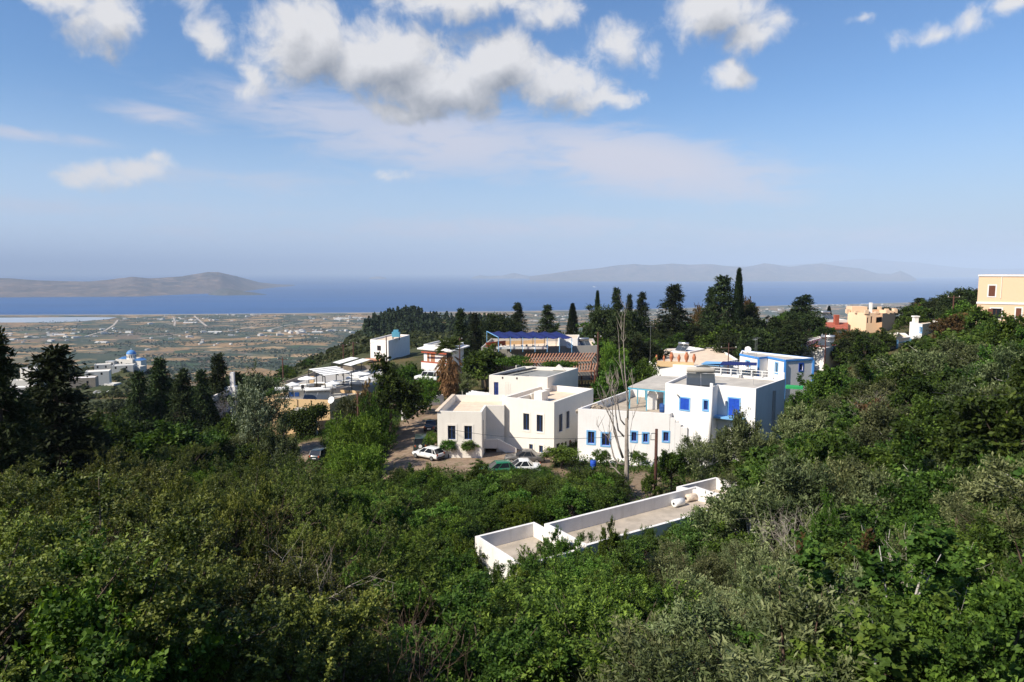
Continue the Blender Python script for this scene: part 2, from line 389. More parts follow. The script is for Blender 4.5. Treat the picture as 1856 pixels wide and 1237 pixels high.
# px column -> (forward distance, ground height)
TC = {
 -250: [(4, -4.5), (10, -9), (20, -12.5), (35, -16), (60, -19), (100, -27), (200, -42), (350, -60), (560, -72), (760, -115), (1050, -190), (1500, -226)],
 0: [(4, -4.5), (10, -9), (20, -12.5), (35, -16.5), (60, -20), (100, -28), (200, -43), (350, -61), (480, -64), (540, -68), (700, -110), (1050, -192), (1500, -228)],
 110: [(4, -4.5), (10, -9.2), (20, -12.8), (35, -17), (60, -22), (100, -29), (200, -44), (350, -60), (450, -64), (600, -95), (800, -145), (1100, -205), (1500, -230)],
 230: [(4, -4.5), (10, -9.3), (20, -13), (35, -17.5), (60, -23.5), (100, -30), (200, -43), (350, -57), (440, -60), (520, -72), (700, -130), (1000, -195), (1500, -230)],
 400: [(4, -4.6), (10, -9.6), (20, -13.6), (35, -18.5), (60, -23.5), (100, -28), (150, -33), (250, -47), (400, -77), (600, -118), (1000, -195), (1500, -231)],
 540: [(4, -4.7), (10, -10), (20, -14.5), (35, -19), (60, -23), (85, -25), (110, -26), (150, -30), (250, -38), (350, -47), (500, -88), (1000, -198), (1500, -232)],
 650: [(4, -4.7), (10, -10.2), (20, -15), (35, -19.5), (60, -22.5), (100, -24.5), (150, -25.5), (200, -26), (300, -31), (500, -43), (650, -78), (1000, -192), (1500, -232)],
 720: [(4, -4.8), (10, -10.4), (20, -15.5), (35, -19.8), (60, -22), (80, -22), (120, -23), (200, -25), (300, -30), (600, -43.5), (750, -78), (1100, -200), (1500, -233)],
 800: [(4, -4.8), (10, -10.5), (20, -15.8), (35, -19.8), (50, -20.8), (62, -21.3), (80, -21.8), (130, -21.8), (200, -24), (300, -30), (450, -40), (650, -50), (800, -85), (1200, -212), (1500, -233)],
 930: [(4, -4.8), (10, -10.6), (20, -16), (35, -20), (45, -20.6), (62, -21), (80, -21.8), (130, -20), (200, -23), (300, -30), (450, -42), (700, -56), (850, -95), (1200, -212), (1500, -234)],
 1060: [(4, -4.8), (10, -10.5), (20, -16), (35, -20), (45, -20.8), (62, -21), (80, -21.8), (130, -19.3), (200, -20.5), (260, -25), (350, -42), (500, -72), (800, -135), (1200, -210), (1500, -235)],
 1300: [(4, -4.6), (10, -10), (20, -15), (35, -18.6), (50, -20.3), (65, -21), (80, -21.8), (110, -20.5), (140, -19), (200, -19.5), (250, -24), (350, -42), (500, -72), (800, -140), (1200, -212), (1500, -236)],
 1450: [(4, -4.5), (10, -9.6), (20, -14.2), (35, -17.6), (50, -19.2), (70, -19.6), (100, -19.2), (140, -17.5), (200, -17), (250, -22), (350, -42), (500, -72), (800, -145), (1200, -215), (1500, -238)],
 1600: [(4, -4.4), (10, -9), (20, -13), (35, -16), (50, -17), (70, -17.3), (100, -17), (140, -15.8), (180, -15.5), (230, -17), (290, -22), (400, -45), (800, -150), (1200, -218), (1500, -240)],
 1750: [(4, -4.2), (10, -8.5), (20, -12), (35, -14.4), (50, -14.8), (70, -13.8), (100, -11), (140, -10.5), (180, -11), (250, -12), (310, -18), (400, -40), (800, -150), (1200, -220), (1500, -242)],
 1860: [(4, -4.0), (10, -8), (20, -11), (35, -13), (50, -13), (70, -11.5), (100, -8), (140, -5), (180, -5), (250, -6), (330, -16), (420, -40), (800, -150), (1200, -222), (1500, -243)],
 2100: [(4, -3.8), (10, -7), (20, -9.5), (35, -10.5), (50, -10), (70, -8), (100, -3), (140, 3), (180, 6), (250, 6), (350, -8), (480, -40), (800, -140), (1200, -222), (1500, -243)],
}
FAR = [(2000, -257), (3000, -276), (4300, -287.5)]
SHORE = [(-400, 4650), (0, 4640), (300, 4680), (600, 4860), (1000, 5100), (1250, 5550), (1400, 5950), (1600, 6350), (1700, 6900), (1900, 7600), (2300, 8500)]
LR0, LR1, NLR = math.log(1.2), math.log(14000.0), 420
lr = np.linspace(LR0, LR1, NLR); rr = np.exp(lr)
def _colrow(px, pts):
    th = math.atan((px - CX) / F); c = math.cos(th)
    sh = np.interp(px, [s[0] for s in SHORE], [s[1] for s in SHORE])
    k = sh / 4650.0
    P = [(1.2, -1.75), (2.2, -2.6)] + pts + [(2000 * k, FAR[0][1]), (3000 * k, FAR[1][1]), (4250 * k, -287.6), (sh, SEA), (sh * 1.12, -300), (sh * 3, -310)]
    return th, np.interp(lr, [math.log(p[0] / c) for p in P], [p[1] for p in P])
ths, rows = [], []
back = lambda a: np.interp(rr, [1.2, 2.5, 6, 15, 40, 120, 500, 14000], [-1.75, -1.8, -1.0, 3 * a, 14 * a, 50 * a, 180 * a, 180 * a])
for px in sorted(TC):
    th, z = _colrow(px, TC[px]); ths.append(th); rows.append(z)
th0, thN = ths[0], ths[-1]
ths = [-math.pi, -2.2, -1.35] + ths + [1.35, 2.2, math.pi]
rows = [back(1), back(.8), rows[0] * .6 + back(.5) * .4] + rows + [rows[-1] * .6 + back(.5) * .4, back(.8), back(1)]
TH = np.concatenate([np.linspace(-math.pi, -0.95, 60, endpoint=False), np.linspace(-0.95, 0.95, 420), np.linspace(0.95, math.pi, 61)[1:]])
tab = np.empty((len(TH), NLR)); rows = np.array(rows)
for j in range(NLR): tab[:, j] = np.interp(TH, ths, rows[:, j])
def _blur(a, n, ax):
    for _ in range(n):
        p = np.concatenate([np.take(a, [0], ax), a, np.take(a, [-1], ax)], ax); L = a.shape[ax]
        a = 0.25 * np.take(p, range(0, L), ax) + 0.5 * np.take(p, range(1, L + 1), ax) + 0.25 * np.take(p, range(2, L + 2), ax)
    return a
tab = _blur(_blur(tab, 20, 0), 4, 1)
def gz(x, y):
    x = np.asarray(x, float); y = np.asarray(y, float)
    r = np.maximum(np.hypot(x, y), 1.21); th = np.arctan2(x, y)
    fj = np.clip((np.log(r) - LR0) / (LR1 - LR0) * (NLR - 1), 0, NLR - 1.001); fi = np.interp(th, TH, np.arange(len(TH))); fi = np.clip(fi, 0, len(TH) - 1.001)
    i = fi.astype(int); j = fj.astype(int); a = fi - i; b = fj - j
    z = (tab[i, j] * (1 - a) + tab[i + 1, j] * a) * (1 - b) + (tab[i, j + 1] * (1 - a) + tab[i + 1, j + 1] * a) * b
    amp = np.clip((r - 25) / 400, 0, 1) * np.clip((2600 - r) / 1500, 0, 1)
    z = z + fbm(x / 130, y / 130, 4, 3) * 13 * amp * np.clip((r - 230) / 200, 0, 1) + fbm(x / 24, y / 24, 3, 9) * 2.2 * amp + fbm(x / 7, y / 7, 2, 21) * 0.25 * np.clip((r - 6) / 30, 0, 1) * np.clip((2500 - r) / 1500, 0, 1)
    return z
def G(x, y): return float(gz(x, y))
def WG(px, py, h=0.0, y0=3.0):
    # first point along the view ray that lies h above the ground
    x, y, z = ray(px, py)
    Y = np.exp(np.linspace(math.log(y0), math.log(6000), 900))
    X = x / y * Y; Z = z / y * Y
    below = Z < gz(X, Y) + h
    if not below.any(): return None
    k = int(np.argmax(below))
    if k == 0 and h > 0: return None
    return Vector((X[k], Y[k], float(gz(X[k], Y[k]))))

# surfaces free of undergrowth, in ground coordinates
def inpoly(x, y, poly):
    x = np.asarray(x, float); y = np.asarray(y, float); c = np.zeros(x.shape, bool); n = len(poly)
    for i in range(n):
        x0, y0 = poly[i][0], poly[i][1]; x1, y1 = poly[i - 1][0], poly[i - 1][1]
        if y0 == y1: continue
        c ^= ((y0 > y) != (y1 > y)) & (x < (x1 - x0) * (y - y0) / (y1 - y0) + x0)
    return c
def gpoly(pts): return [tuple(WG(px, py)[:2]) for px, py in pts]
ROADROWS = [(727, 1010, 862), (700, 800, 852), (704, 800, 835), (716, 800, 808), (722, 800, 790), (731, 800, 772), (738, 800, 757), (748, 805, 746), (765, 812, 737)]
ROAD = gpoly([(672, 885), (690, 850), (706, 815), (716, 790), (728, 765), (738, 750), (760, 735), (815, 735), (808, 790), (806, 832), (1000, 838), (1000, 856), (830, 856), (740, 864)])
YARD = gpoly([(505, 838), (530, 806), (580, 800), (590, 822), (560, 842)])
ORCH = gpoly([(800, 868), (1040, 850), (1200, 862), (1200, 905), (1140, 925), (1040, 905), (900, 905), (820, 885)])
FRONT = [(-9.5, 74.5), (5.5, 75.5), (6, 84), (-9.8, 84)]
def soil(x, y):
    s = np.where(inpoly(x, y, ROAD) | inpoly(x, y, FRONT) | inpoly(x, y, YARD), 1.0, 0.0); s = np.maximum(s, np.where(inpoly(x, y, ORCH), 0.75, 0.0))
    return s

# one ground sheet: a fan of cells that grow with distance
def make_ground():
    th = np.concatenate([np.linspace(-math.pi, -0.9, 50, endpoint=False), np.linspace(-0.9, 0.9, 330, endpoint=False), np.linspace(0.9, math.pi, 51)])
    rad = np.exp(np.linspace(math.log(1.25), math.log(13500), 380))
    A, B = np.meshgrid(th, rad, indexing='ij'); X = B * np.sin(A); Y = B * np.cos(A); Z = gz(X, Y)
    n, k = A.shape
    idx = np.arange(n * k).reshape(n, k)
    f = np.stack([idx[:-1, :-1], idx[:-1, 1:], idx[1:, 1:], idx[1:, :-1]], -1).reshape(-1, 4)
    v = np.stack([X, Y, Z], -1).reshape(-1, 3)
    # close the small hole under the camera
    c = len(v); v = np.vstack([v, [[0, 0, -1.75]]])
    me = mesh_np('ground', v, f[:, ::-1])
    s = soil(v[:, 0], v[:, 1])
    a = me.attributes.new('soil', 'FLOAT', 'POINT'); a.data.foreach_set('value', s.astype(np.float32))
    me.polygons.foreach_set('use_smooth', np.ones(len(f), bool))
    m, t, b, o = mat('ground_earth'); p = geo(t)
    sp = t.new('ShaderNodeSeparateXYZ'); t.l.new(p, sp.inputs[0])
    # near: dry soil with weeds
    n1 = t.noise(p, 0.35, 6, 0.65); n2 = t.noise(p, 2.2, 5, 0.7)
    near = t.mix(t.rng(n1, 0.4, 0.6), (0.055, 0.06, 0.022), (0.12, 0.095, 0.045))
    near = t.mix(t.rng(n2, 0.5, 0.75), near, (0.035, 0.05, 0.016))
    at = t.new('ShaderNodeAttribute'); at.attribute_name = 'soil'
    dirt = t.mix(t.rng(t.noise(p, 0.9, 6, 0.7), 0.38, 0.65), (0.21, 0.145, 0.10), (0.31, 0.235, 0.17))
    dirt = t.mix(t.rng(t.noise(p, 0.55, 5, 0.7), 0.56, 0.68), dirt, (0.10, 0.11, 0.045))
    near = t.mix(at.outputs['Fac'], near, dirt)
    # hills: scrub with bare patches
    h1 = t.noise(p, 0.02, 6, 0.62); h2 = t.noise(p, 0.11, 6, 0.7)
    hill = t.mix(t.rng(h2, 0.42, 0.6), (0.035, 0.048, 0.020), (0.075, 0.078, 0.035))
    hill = t.mix(t.rng(h1, 0.57, 0.68), hill, (0.24, 0.15, 0.07))
    # plain: patchwork of stubble, groves and gardens
    q = t.mapping(p, rot=(0, 0, R(14)), scale=(1 / 95.0, 1 / 75.0, 0))
    wob = t.new('ShaderNodeTexNoise'); t.l.new(q, wob.inputs['Vector']); wob.inputs['Scale'].default_value = 0.9
    qa = t.new('ShaderNodeVectorMath', operation='MULTIPLY_ADD'); t.l.new(wob.outputs['Color'], qa.inputs[0]); qa.inputs[1].default_value = (.9, .9, 0); t.l.new(q, qa.inputs[2])
    vo = t.new('ShaderNodeTexVoronoi', voronoi_dimensions='2D', distance='CHEBYCHEV'); t.l.new(qa.outputs[0], vo.inputs['Vector']); vo.inputs['Scale'].default_value = 1.0
    vr = t.new('ShaderNodeSeparateColor'); t.l.new(vo.outputs['Color'], vr.inputs[0])
    big = t.noise(p, 0.0011, 3, 0.6)
    sel = t.m('ADD', vr.outputs[0], t.m('MULTIPLY', t.m('SUBTRACT', big, 0.5), 1.3), clamp=True)
    fld = t.ramp(sel, [(0.0, (0.30, 0.19, 0.09)), (0.15, (0.40, 0.27, 0.14)), (0.24, (0.28, 0.18, 0.09)), (0.32, (0.15, 0.13, 0.07)), (0.44, (0.065, 0.076, 0.045)), (0.72, (0.055, 0.088, 0.04)), (0.77, (0.045, 0.062, 0.035)), (0.93, (0.17, 0.125, 0.08))], 'CONSTANT')
    spk = t.rng(t.noise(p, 0.055, 4, 0.75), 0.52, 0.60)
    fld = t.mix(t.m('MULTIPLY', spk, 0.75), fld, (0.03, 0.045, 0.028))
    hedge = t.noise(p, 0.006, 5, 0.75)
    fld = t.mix(t.m('MULTIPLY', t.rng(hedge, 0.52, 0.60), 0.8), fld, (0.04, 0.055, 0.036))
    spt = t.rng(t.noise(p, 0.02, 2, 0.5), 0.68, 0.74)
    fld = t.mix(t.m('MULTIPLY', spt, 0.5), fld, (0.42, 0.38, 0.34))
    d = t.new('ShaderNodeVectorMath', operation='LENGTH'); t.l.new(p, d.inputs[0])
    c = t.mix(t.rng(d.outputs['Value'], 150, 260), near, hill)
    c = t.mix(t.rng(sp.outputs[2], -170, -215), c, fld)
    c = t.mix(t.rng(sp.outputs[2], -289.0, -289.7), c, (0.32, 0.29, 0.24))
    t.l.new(c, b.inputs['Base Color']); b.inputs['Roughness'].default_value = 0.95; b.inputs['Specular IOR Level'].default_value = 0.1
    bp = t.new('ShaderNodeBump'); bp.inputs['Strength'].default_value = 0.5; bp.inputs['Distance'].default_value = 0.15
    t.l.new(n2, bp.inputs['Height']); t.l.new(bp.outputs[0], b.inputs['Normal'])
    me.materials.append(m)
    struct(link('ground', me))
make_ground()

def water_mat(name, c, rough, spec):
    m, t, b, o = mat(name); p = geo(t)
    n = t.noise(t.mapping(p, rot=(0, 0, R(20)), scale=(0.00022, 0.0011, 0)), 1.0, 5, 0.65)
    t.put(b.inputs['Base Color'], t.mix(t.rng(n, 0.35, 0.7), [x * 0.82 for x in c], [x * 1.22 for x in c]))
    b.inputs['Roughness'].default_value = rough; b.inputs['Specular IOR Level'].default_value = spec
    bp = t.new('ShaderNodeBump'); bp.inputs['Strength'].default_value = 0.35; bp.inputs['Distance'].default_value = 2.0
    t.l.new(t.noise(p, 0.05, 4, 0.6), bp.inputs['Height']); t.l.new(bp.outputs[0], b.inputs['Normal'])
    return m
sea = MB(); nseg = 64; SEA_R = 76000.0
rings = [1500, 5000, 12000, 25000, 45000, SEA_R]
for rad in rings:
    for j in range(nseg + 1):
        a = -R(100) + R(200) * j / nseg; sea.v.append((rad * math.sin(a), rad * math.cos(a), SEA))
for i in range(len(rings) - 1):
    for j in range(nseg):
        q = i * (nseg + 1) + j; sea.f.append((q, q + nseg + 1, q + nseg + 2, q + 1)[::-1])
struct(sea.build('sea', water_mat('sea_water', (0.013, 0.08, 0.235), 0.55, 0.18)))
lag = [WZ(px, py, -286.2) for px, py in [(a_, b_ + 2.2) for a_, b_ in ((-160, 575), (40, 574.5), (150, 573.6), (212, 574.2), (196, 577.5), (150, 581), (90, 583.5), (30, 587), (-20, 590), (-160, 596))]]
lm = MB(); lm.add([(p.x, p.y, p.z + 2.4) for p in lag], [tuple(range(len(lag)))][::1])
struct(lm.build('lagoon', plain('salt_lagoon_water', (0.36, 0.41, 0.46), 0.5, var=.1, scale=.002)))

def plain_road(pts, w):
    P = []
    for (a, b), (c, d) in zip(pts[:-1], pts[1:]):
        for k in range(8): P.append(WG(a + (c - a) * k / 8, b + (d - b) * k / 8, 0, 300))
    q = MB(); L_ = []
    for i in range(len(P)):
        d = (P[min(i + 1, len(P) - 1)] - P[max(i - 1, 0)]); n_ = Vector((d.y, -d.x, 0)).normalized() * w / 2
        for s_ in (-1, 1): x_, y_ = P[i].x + n_.x * s_, P[i].y + n_.y * s_; q.v.append((x_, y_, G(x_, y_) + .6))
    q.f = [(2 * i, 2 * i + 1, 2 * i + 3, 2 * i + 2) for i in range(len(P) - 1)]
    struct(q.build('road', M['screed']))
for pts, w in (([(352, 573), (362, 582), (376, 593)], 12), ([(314, 576), (317, 584), (316, 592)], 9), ([(214, 580), (206, 590), (190, 600), (150, 612)], 10), ([(480, 600), (520, 590), (560, 584), (640, 579)], 10), ([(250, 615), (330, 606), (420, 600), (470, 590)], 9)): plain_road(pts, w)

# ------------------------------------------------------------------ islands and the far coast
def hillmat(name, c1, c2, c3, sc):
    m, t, b, o = mat(name); p = geo(t)
    n = t.noise(p, sc, 7, 0.65); n2 = t.noise(p, sc * 5, 6, 0.7)
    c = t.mix(t.rng(n, 0.4, 0.6), c1, c2); c = t.mix(t.rng(n2, 0.5, 0.68), c, c3)
    sp = t.new('ShaderNodeSeparateXYZ'); t.l.new(p, sp.inputs[0])
    t.l.new(c, b.inputs['Base Color']); b.inputs['Roughness'].default_value = 0.95; b.inputs['Specular IOR Level'].default_value = 0.05
    return m
def mountain(name, line, dist, depth, m, seed, nx=260, ny=70, rough=0.35, base=SEA - 6, far=None):
    # line: the skyline (px, py) carried at forward distance dist; the massif is depth metres from front shore to back shore
    pxs = np.linspace(line[0][0], line[-1][0], nx)
    pys = np.interp(pxs, [p[0] for p in line], [p[1] for p in line])
    dist = np.full(nx, float(dist)) if far is None else np.interp(pxs, [p[0] for p in far], [p[1] for p in far])
    top = np.array([WY(a, b, d).z for a, b, d in zip(pxs, pys, dist)])
    t = np.linspace(-1, 1, ny)
    X = np.empty((nx, ny)); Y = np.empty((nx, ny)); Z = np.empty((nx, ny))
    for i in range(nx):
        x, y, z = ray(pxs[i], HORIZ)
        sc = np.clip((top[i] - base) / 120.0, 0.25, 1.0)
        Y[i] = dist[i] + t * depth * (0.35 + 0.65 * sc); X[i] = x / y * Y[i]
    s = depth / 2.2
    rid = 1 - np.abs(fbm(X / s, Y / s, 5, seed, 0.55))
    spur = fbm(X / (s * .55), Y / (s * .9), 5, seed + 5, 0.55)
    prof = np.clip(1 - np.abs(t)[None, :] ** 1.25, 0, 1)
    env = prof * (0.62 + 0.38 * rid) + spur * rough * prof * (1 - prof) * 2.2
    env = env / np.maximum(env.max(1, keepdims=True), 1e-3)
    Z = base + (top[:, None] - base) * np.clip(env, 0, 1)
    idx = np.arange(nx * ny).reshape(nx, ny)
    f = np.stack([idx[:-1, :-1], idx[1:, :-1], idx[1:, 1:], idx[:-1, 1:]], -1).reshape(-1, 4)
    me = mesh_np(name, np.stack([X, Y, Z], -1).reshape(-1, 3), f, smooth=True)
    return struct(link(name, me, None, m))
hm = hillmat('dry_island_scrub', (0.15, 0.12, 0.10), (0.08, 0.076, 0.07), (0.26, 0.185, 0.135), 0.0011)
hd = hillmat('dark_headland', (0.085, 0.085, 0.075), (0.06, 0.066, 0.06), (0.11, 0.10, 0.08), 0.003)
hf = hillmat('far_mountain', (0.17, 0.14, 0.12), (0.11, 0.105, 0.10), (0.26, 0.2, 0.16), 0.0005)
mountain('island_hills', [(-300, 512), (-160, 508), (-60, 503), (20, 505), (60, 508), (110, 510), (160, 511), (200, 507), (240, 502), (270, 505), (300, 503), (330, 501), (355, 497), (375, 493.5), (395, 493.5), (420, 499), (450, 507), (468, 512), (490, 514.5), (505, 515.8), (525, 516.6), (545, 518.5)], 10300, 1900, hm, 31, far=[(-300, 9200), (250, 9700), (400, 11000), (470, 12600), (545, 14500)])
mountain('headland_hills', [(372, 536), (385, 529), (398, 524), (412, 523), (428, 527), (445, 529), (458, 530.5), (475, 533), (490, 536)], 8500, 420, hd, 77, 80, 40)
mountain('islet_hills', [(855, 503), (870, 499), (884, 501), (896, 500), (910, 500), (924, 496.5), (932, 495), (945, 498), (960, 501), (975, 503)], 27500, 500, hf, 12, 80, 24)
mountain('islet_hills', [(668, 504), (680, 501.5), (690, 501.5), (700, 504)], 26500, 300, hf, 13, 40, 20)
mountain('coast_hills', [(960, 501), (1000, 496), (1040, 490), (1080, 487), (1120, 481), (1150, 479), (1180, 481), (1220, 478), (1250, 480), (1290, 479), (1320, 483), (1350, 485), (1385, 477.5), (1400, 479), (1430, 484), (1460, 480), (1490, 478), (1520, 483), (1560, 487), (1590, 496), (1615, 497), (1632, 491), (1648, 498), (1662, 506)], 22500, 3000, hm, 45, 360, 80)
mountain('mountain_range', [(1100, 496), (1150, 486), (1200, 480), (1240, 481), (1300, 482), (1380, 482), (1440, 480), (1480, 477), (1510, 474), (1540, 471), (1575, 469), (1610, 473), (1660, 476), (1700, 481), (1750, 486), (1800, 488), (1900, 486), (2100, 482)], 38000, 5000, hf, 58, 300, 60)

# ------------------------------------------------------------------ masses nobody could count
def blobs(name, pts, rads, hs, m, seed, quads, qsize, cone=False):
    rng = np.random.default_rng(seed); n = len(pts)
    P = np.repeat(np.asarray(pts), quads, 0); Rr = np.repeat(rads, quads); Hh = np.repeat(hs, quads)
    d = rng.normal(size=(len(P), 3)); d /= np.linalg.norm(d, axis=1, keepdims=True); d[:, 2] = np.abs(d[:, 2]) * 1.0
    if cone:
        u = rng.random(len(P)); rad = (1 - u) ** 0.8; a = rng.random(len(P)) * 6.283
        C = P + np.stack([np.cos(a) * Rr * rad, np.sin(a) * Rr * rad, u * Hh], 1); d = np.stack([np.cos(a), np.sin(a), .6 + 0 * a], 1)
    else:
        C = P + d * np.stack([Rr, Rr, Hh], 1) * (0.75 + 0.35 * rng.random(len(P)))[:, None]
    nrm = d + rng.normal(size=d.shape) * 0.5; nrm /= np.linalg.norm(nrm, axis=1, keepdims=True)
    t1 = np.cross(nrm, rng.normal(size=d.shape)); t1 /= np.linalg.norm(t1, axis=1, keepdims=True); t2 = np.cross(nrm, t1)
    s = (Rr * qsize * (0.6 + 0.8 * rng.random(len(P))))[:, None]
    V = np.stack([C - t1 * s, C + t2 * s * .8, C + t1 * s, C - t2 * s * .8], 1).reshape(-1, 3)
    tint = np.repeat(np.clip(0.45 + rng.normal(size=n) * 0.2, 0, 1), quads * 4)
    me = mesh_np(name, V, np.arange(len(V)).reshape(-1, 4), tint)
    o = link(name, me, None, m); return struct(o, 'stuff')
M['scrub'] = leafmat('hill_scrub_leaves', (0.050, 0.066, 0.024), (0.13, 0.135, 0.055), 0.15, 0.7, 0.15, 0)
M['pinewood'] = leafmat('pine_wood_needles', (0.022, 0.034, 0.018), (0.045, 0.06, 0.03), 0.1, 0.7, 0.15, 0)
M['plaintree'] = leafmat('olive_grove_leaves', (0.036, 0.05, 0.03), (0.07, 0.082, 0.05), 0.1, 0.8, 0.1, 0)
def far_points(n, th, r, seed):
    rng = np.random.default_rng(seed)
    a = rng.uniform(th[0], th[1], n); q = np.exp(rng.uniform(math.log(r[0]), math.log(r[1]), n))
    return q * np.sin(a), q * np.cos(a), q, rng
TA = lambda px: math.atan((px - CX) / F)
x, y, q, rng = far_points(17000, (TA(-60), TA(1990)), (175, 1150), 5)
th = np.arctan2(x, y); keep = ~((th > TA(640)) & (q < 240) & (th < TA(1760)))
keep &= (fbm(x / 40, y / 40, 3, 70) > -0.38); x, y, q = x[keep], y[keep], q[keep]
z = gz(x, y); rad = np.clip(q / 260, 0.7, 2.7) * rng.uniform(0.6, 1.3, len(x))
blobs('hill_scrub', np.stack([x, y, z], 1), rad, rad * rng.uniform(.7, 1.3, len(x)), M['scrub'], 6, 22, 0.42)
x, y, q, rng = far_points(1500, (TA(660), TA(940)), (450, 760), 8)
z = gz(x, y); h = rng.uniform(6, 11, len(x)); keep = fbm(x / 60, y / 60, 2, 90) > -0.25
blobs('pine_wood', np.stack([x, y, z], 1)[keep], (h * .3)[keep], h[keep], M['pinewood'], 9, 46, 0.34, True)
x, y, q, rng = far_points(46000, (TA(-60), TA(1900)), (1000, 4700), 10)
dn = fbm(x / 260, y / 160, 4, 33) + 0.5 * fbm(x / 60, y / 60, 2, 34); keep = dn > rng.uniform(-.1, .28, len(x)); x, y, q = x[keep], y[keep], q[keep]
z = gz(x, y); ok = z > -289; x, y, z, q = x[ok], y[ok], z[ok], q[ok]
rad = rng.uniform(1.6, 4.2, len(x))
blobs('olive_groves', np.stack([x, y, z], 1), rad, rad * rng.uniform(.7, 1.4, len(x)), M['plaintree'], 12, 7, 0.66)
# ================================================================== buildings
def bw(mb, name, m, root, smooth=False, sub=None):
    o = root.location if sub is None else sub
    q = MB(); q.v = [(a - o[0], b - o[1], c - o[2]) for a, b, c in mb.v]; q.f = mb.f
    return q.build(name, m if not isinstance(m, str) else M[m], root, smooth)
def sub(mb, name, m, part, root):
    # sub-part: placed under a part that itself sits at its root's origin
    o = root.location
    q = MB(); q.v = [(a - o[0], b - o[1], c - o[2]) for a, b, c in mb.v]; q.f = mb.f
    return q.build(name, M[m] if isinstance(m, str) else m, part)
def inset(poly, d):
    n = len(poly); out = []
    for i in range(n):
        a, b, c = (Vector((*poly[k % n][:2],)) for k in (i - 1, i, i + 1))
        e1 = (b - a).normalized(); e2 = (c - b).normalized()
        n1 = Vector((-e1.y, e1.x)); n2 = Vector((-e2.y, e2.x))
        k = 1 + n1.dot(n2)
        out.append(b + (n1 + n2) * (d / max(k, .25)))
    return out
def block(root, poly, ztop, zroof, zbase, wall='white', roof='tile', th=0.24, holes=None, wn='wall', rn='roof', reveal=0.16):
    mb = MB(); n = len(poly); holes = holes or {}
    for i in range(n): mb.wall(poly[i], poly[(i + 1) % n], zbase, ztop, holes.get(i, ()), reveal)
    ins = inset(poly, th)
    for i in range(n):
        j = (i + 1) % n; a, b, c, d = poly[i], poly[j], ins[j], ins[i]
        mb.quad((a[0], a[1], ztop), (b[0], b[1], ztop), (c[0], c[1], ztop), (d[0], d[1], ztop))
        mb.quad((d[0], d[1], ztop), (c[0], c[1], ztop), (c[0], c[1], zroof), (d[0], d[1], zroof))
    w = bw(mb, wn, wall, root)
    rb = MB(); ii = inset(poly, th - .01); rb.add([(p[0], p[1], zroof) for p in ii], [tuple(range(n))])
    bw(rb, rn, roof, root)
    return w
def hpx(p0, p1, x0, y0, x1, y1):
    p0 = Vector((p0[0], p0[1])); p1 = Vector((p1[0], p1[1])); L = (p1 - p0).length; t = (p1 - p0) / L
    ym = (y0 + y1) / 2; us = []
    for px in (x0, x1):
        a, b, _ = ray(px, ym); n = Vector((-b, a)); us.append(-p0.dot(n) / t.dot(n))
    xm = (x0 + x1) / 2; um = p0 + t * (us[0] + us[1]) / 2
    zs = []
    for py in (y1, y0):
        a, b, c = ray(xm, py); zs.append(c / b * um.y)
    return (min(us), max(us), zs[0], zs[1])
def frame_pts(p0, p1):
    p0 = Vector((p0[0], p0[1], 0)); p1 = Vector((p1[0], p1[1], 0)); t = (p1 - p0).normalized(); return p0, t, Vector((t.y, -t.x, 0))
def window(root, p0, p1, h, surround=None, sw=0.12, pane='pglass', sash='dblue', name='window', shutter=None, bars=1, depth=0.12):
    p0, t, n = frame_pts(p0, p1); a, b, c, d = h
    P = lambda u, z, o: p0 + t * u + n * o + Vector((0, 0, z))
    mb = MB()
    def bx(u0, u1, z0, z1, o0, o1, q): q.obox(P((u0 + u1) / 2, (z0 + z1) / 2, (o0 + o1) / 2), t * (u1 - u0) / 2, n * (o1 - o0) / 2, (0, 0, (z1 - z0) / 2))
    fw = 0.06
    if surround:
        sm = MB()
        bx(a - sw, a, c - sw, d + sw, 0.002, .035, sm); bx(b, b + sw, c - sw, d + sw, 0.002, .035, sm)
        bx(a, b, d, d + sw, 0.002, .035, sm); bx(a, b, c - sw, c, 0.002, .05, sm)
        main = bw(sm, name, surround, root)
    i = 0.006
    bx(a + i, a + fw, c + i, d - i, -depth - .02, -depth + .03, mb); bx(b - fw, b - i, c + i, d - i, -depth - .02, -depth + .03, mb)
    bx(a + fw, b - fw, c + i, c + fw, -depth - .02, -depth + .03, mb); bx(a + fw, b - fw, d - fw, d - i, -depth - .02, -depth + .03, mb)
    for k in range(bars):
        u = a + (b - a) * (k + 1) / (bars + 1); bx(u - .025, u + .025, c + fw, d - fw, -depth - .015, -depth + .025, mb)
    if surround: f = sub(mb, 'sash', sash, main, root)
    else: main = f = bw(mb, name, sash, root)
    pm = MB()
    if shutter:
        bx(a + .012, b - .012, c + .012, d - .012, -.05, 0.0, pm)
        k = max(4, int((d - c) / .16))
        for j in range(k):
            z = c + .05 + (d - c - .1) * j / k; bx(a + .06, b - .06, z, z + .05, 0.0, .022, pm)
        bx((a + b) / 2 - .02, (a + b) / 2 + .02, c + .02, d - .02, 0.0, .03, pm)
        sub(pm, 'shutter', shutter, main, root)
    else:
        bx(a + .01, b - .01, c + .01, d - .01, -depth - .01, -depth, pm); sub(pm, 'pane', pane, main, root)
    return main
def wins(root, poly, lst, wall_holes):
    # lst: (edge, px0, py0, px1, py1, kwargs)
    n = len(poly); out = []
    for e, x0, y0, x1, y1, kw in lst:
        h = hpx(poly[e], poly[(e + 1) % n], x0, y0, x1, y1); wall_holes.setdefault(e, []).append(h); out.append((e, h, kw))
    return out
def put_wins(root, poly, ws):
    n = len(poly)
    for e, h, kw in ws: window(root, poly[e], poly[(e + 1) % n], h, **kw)
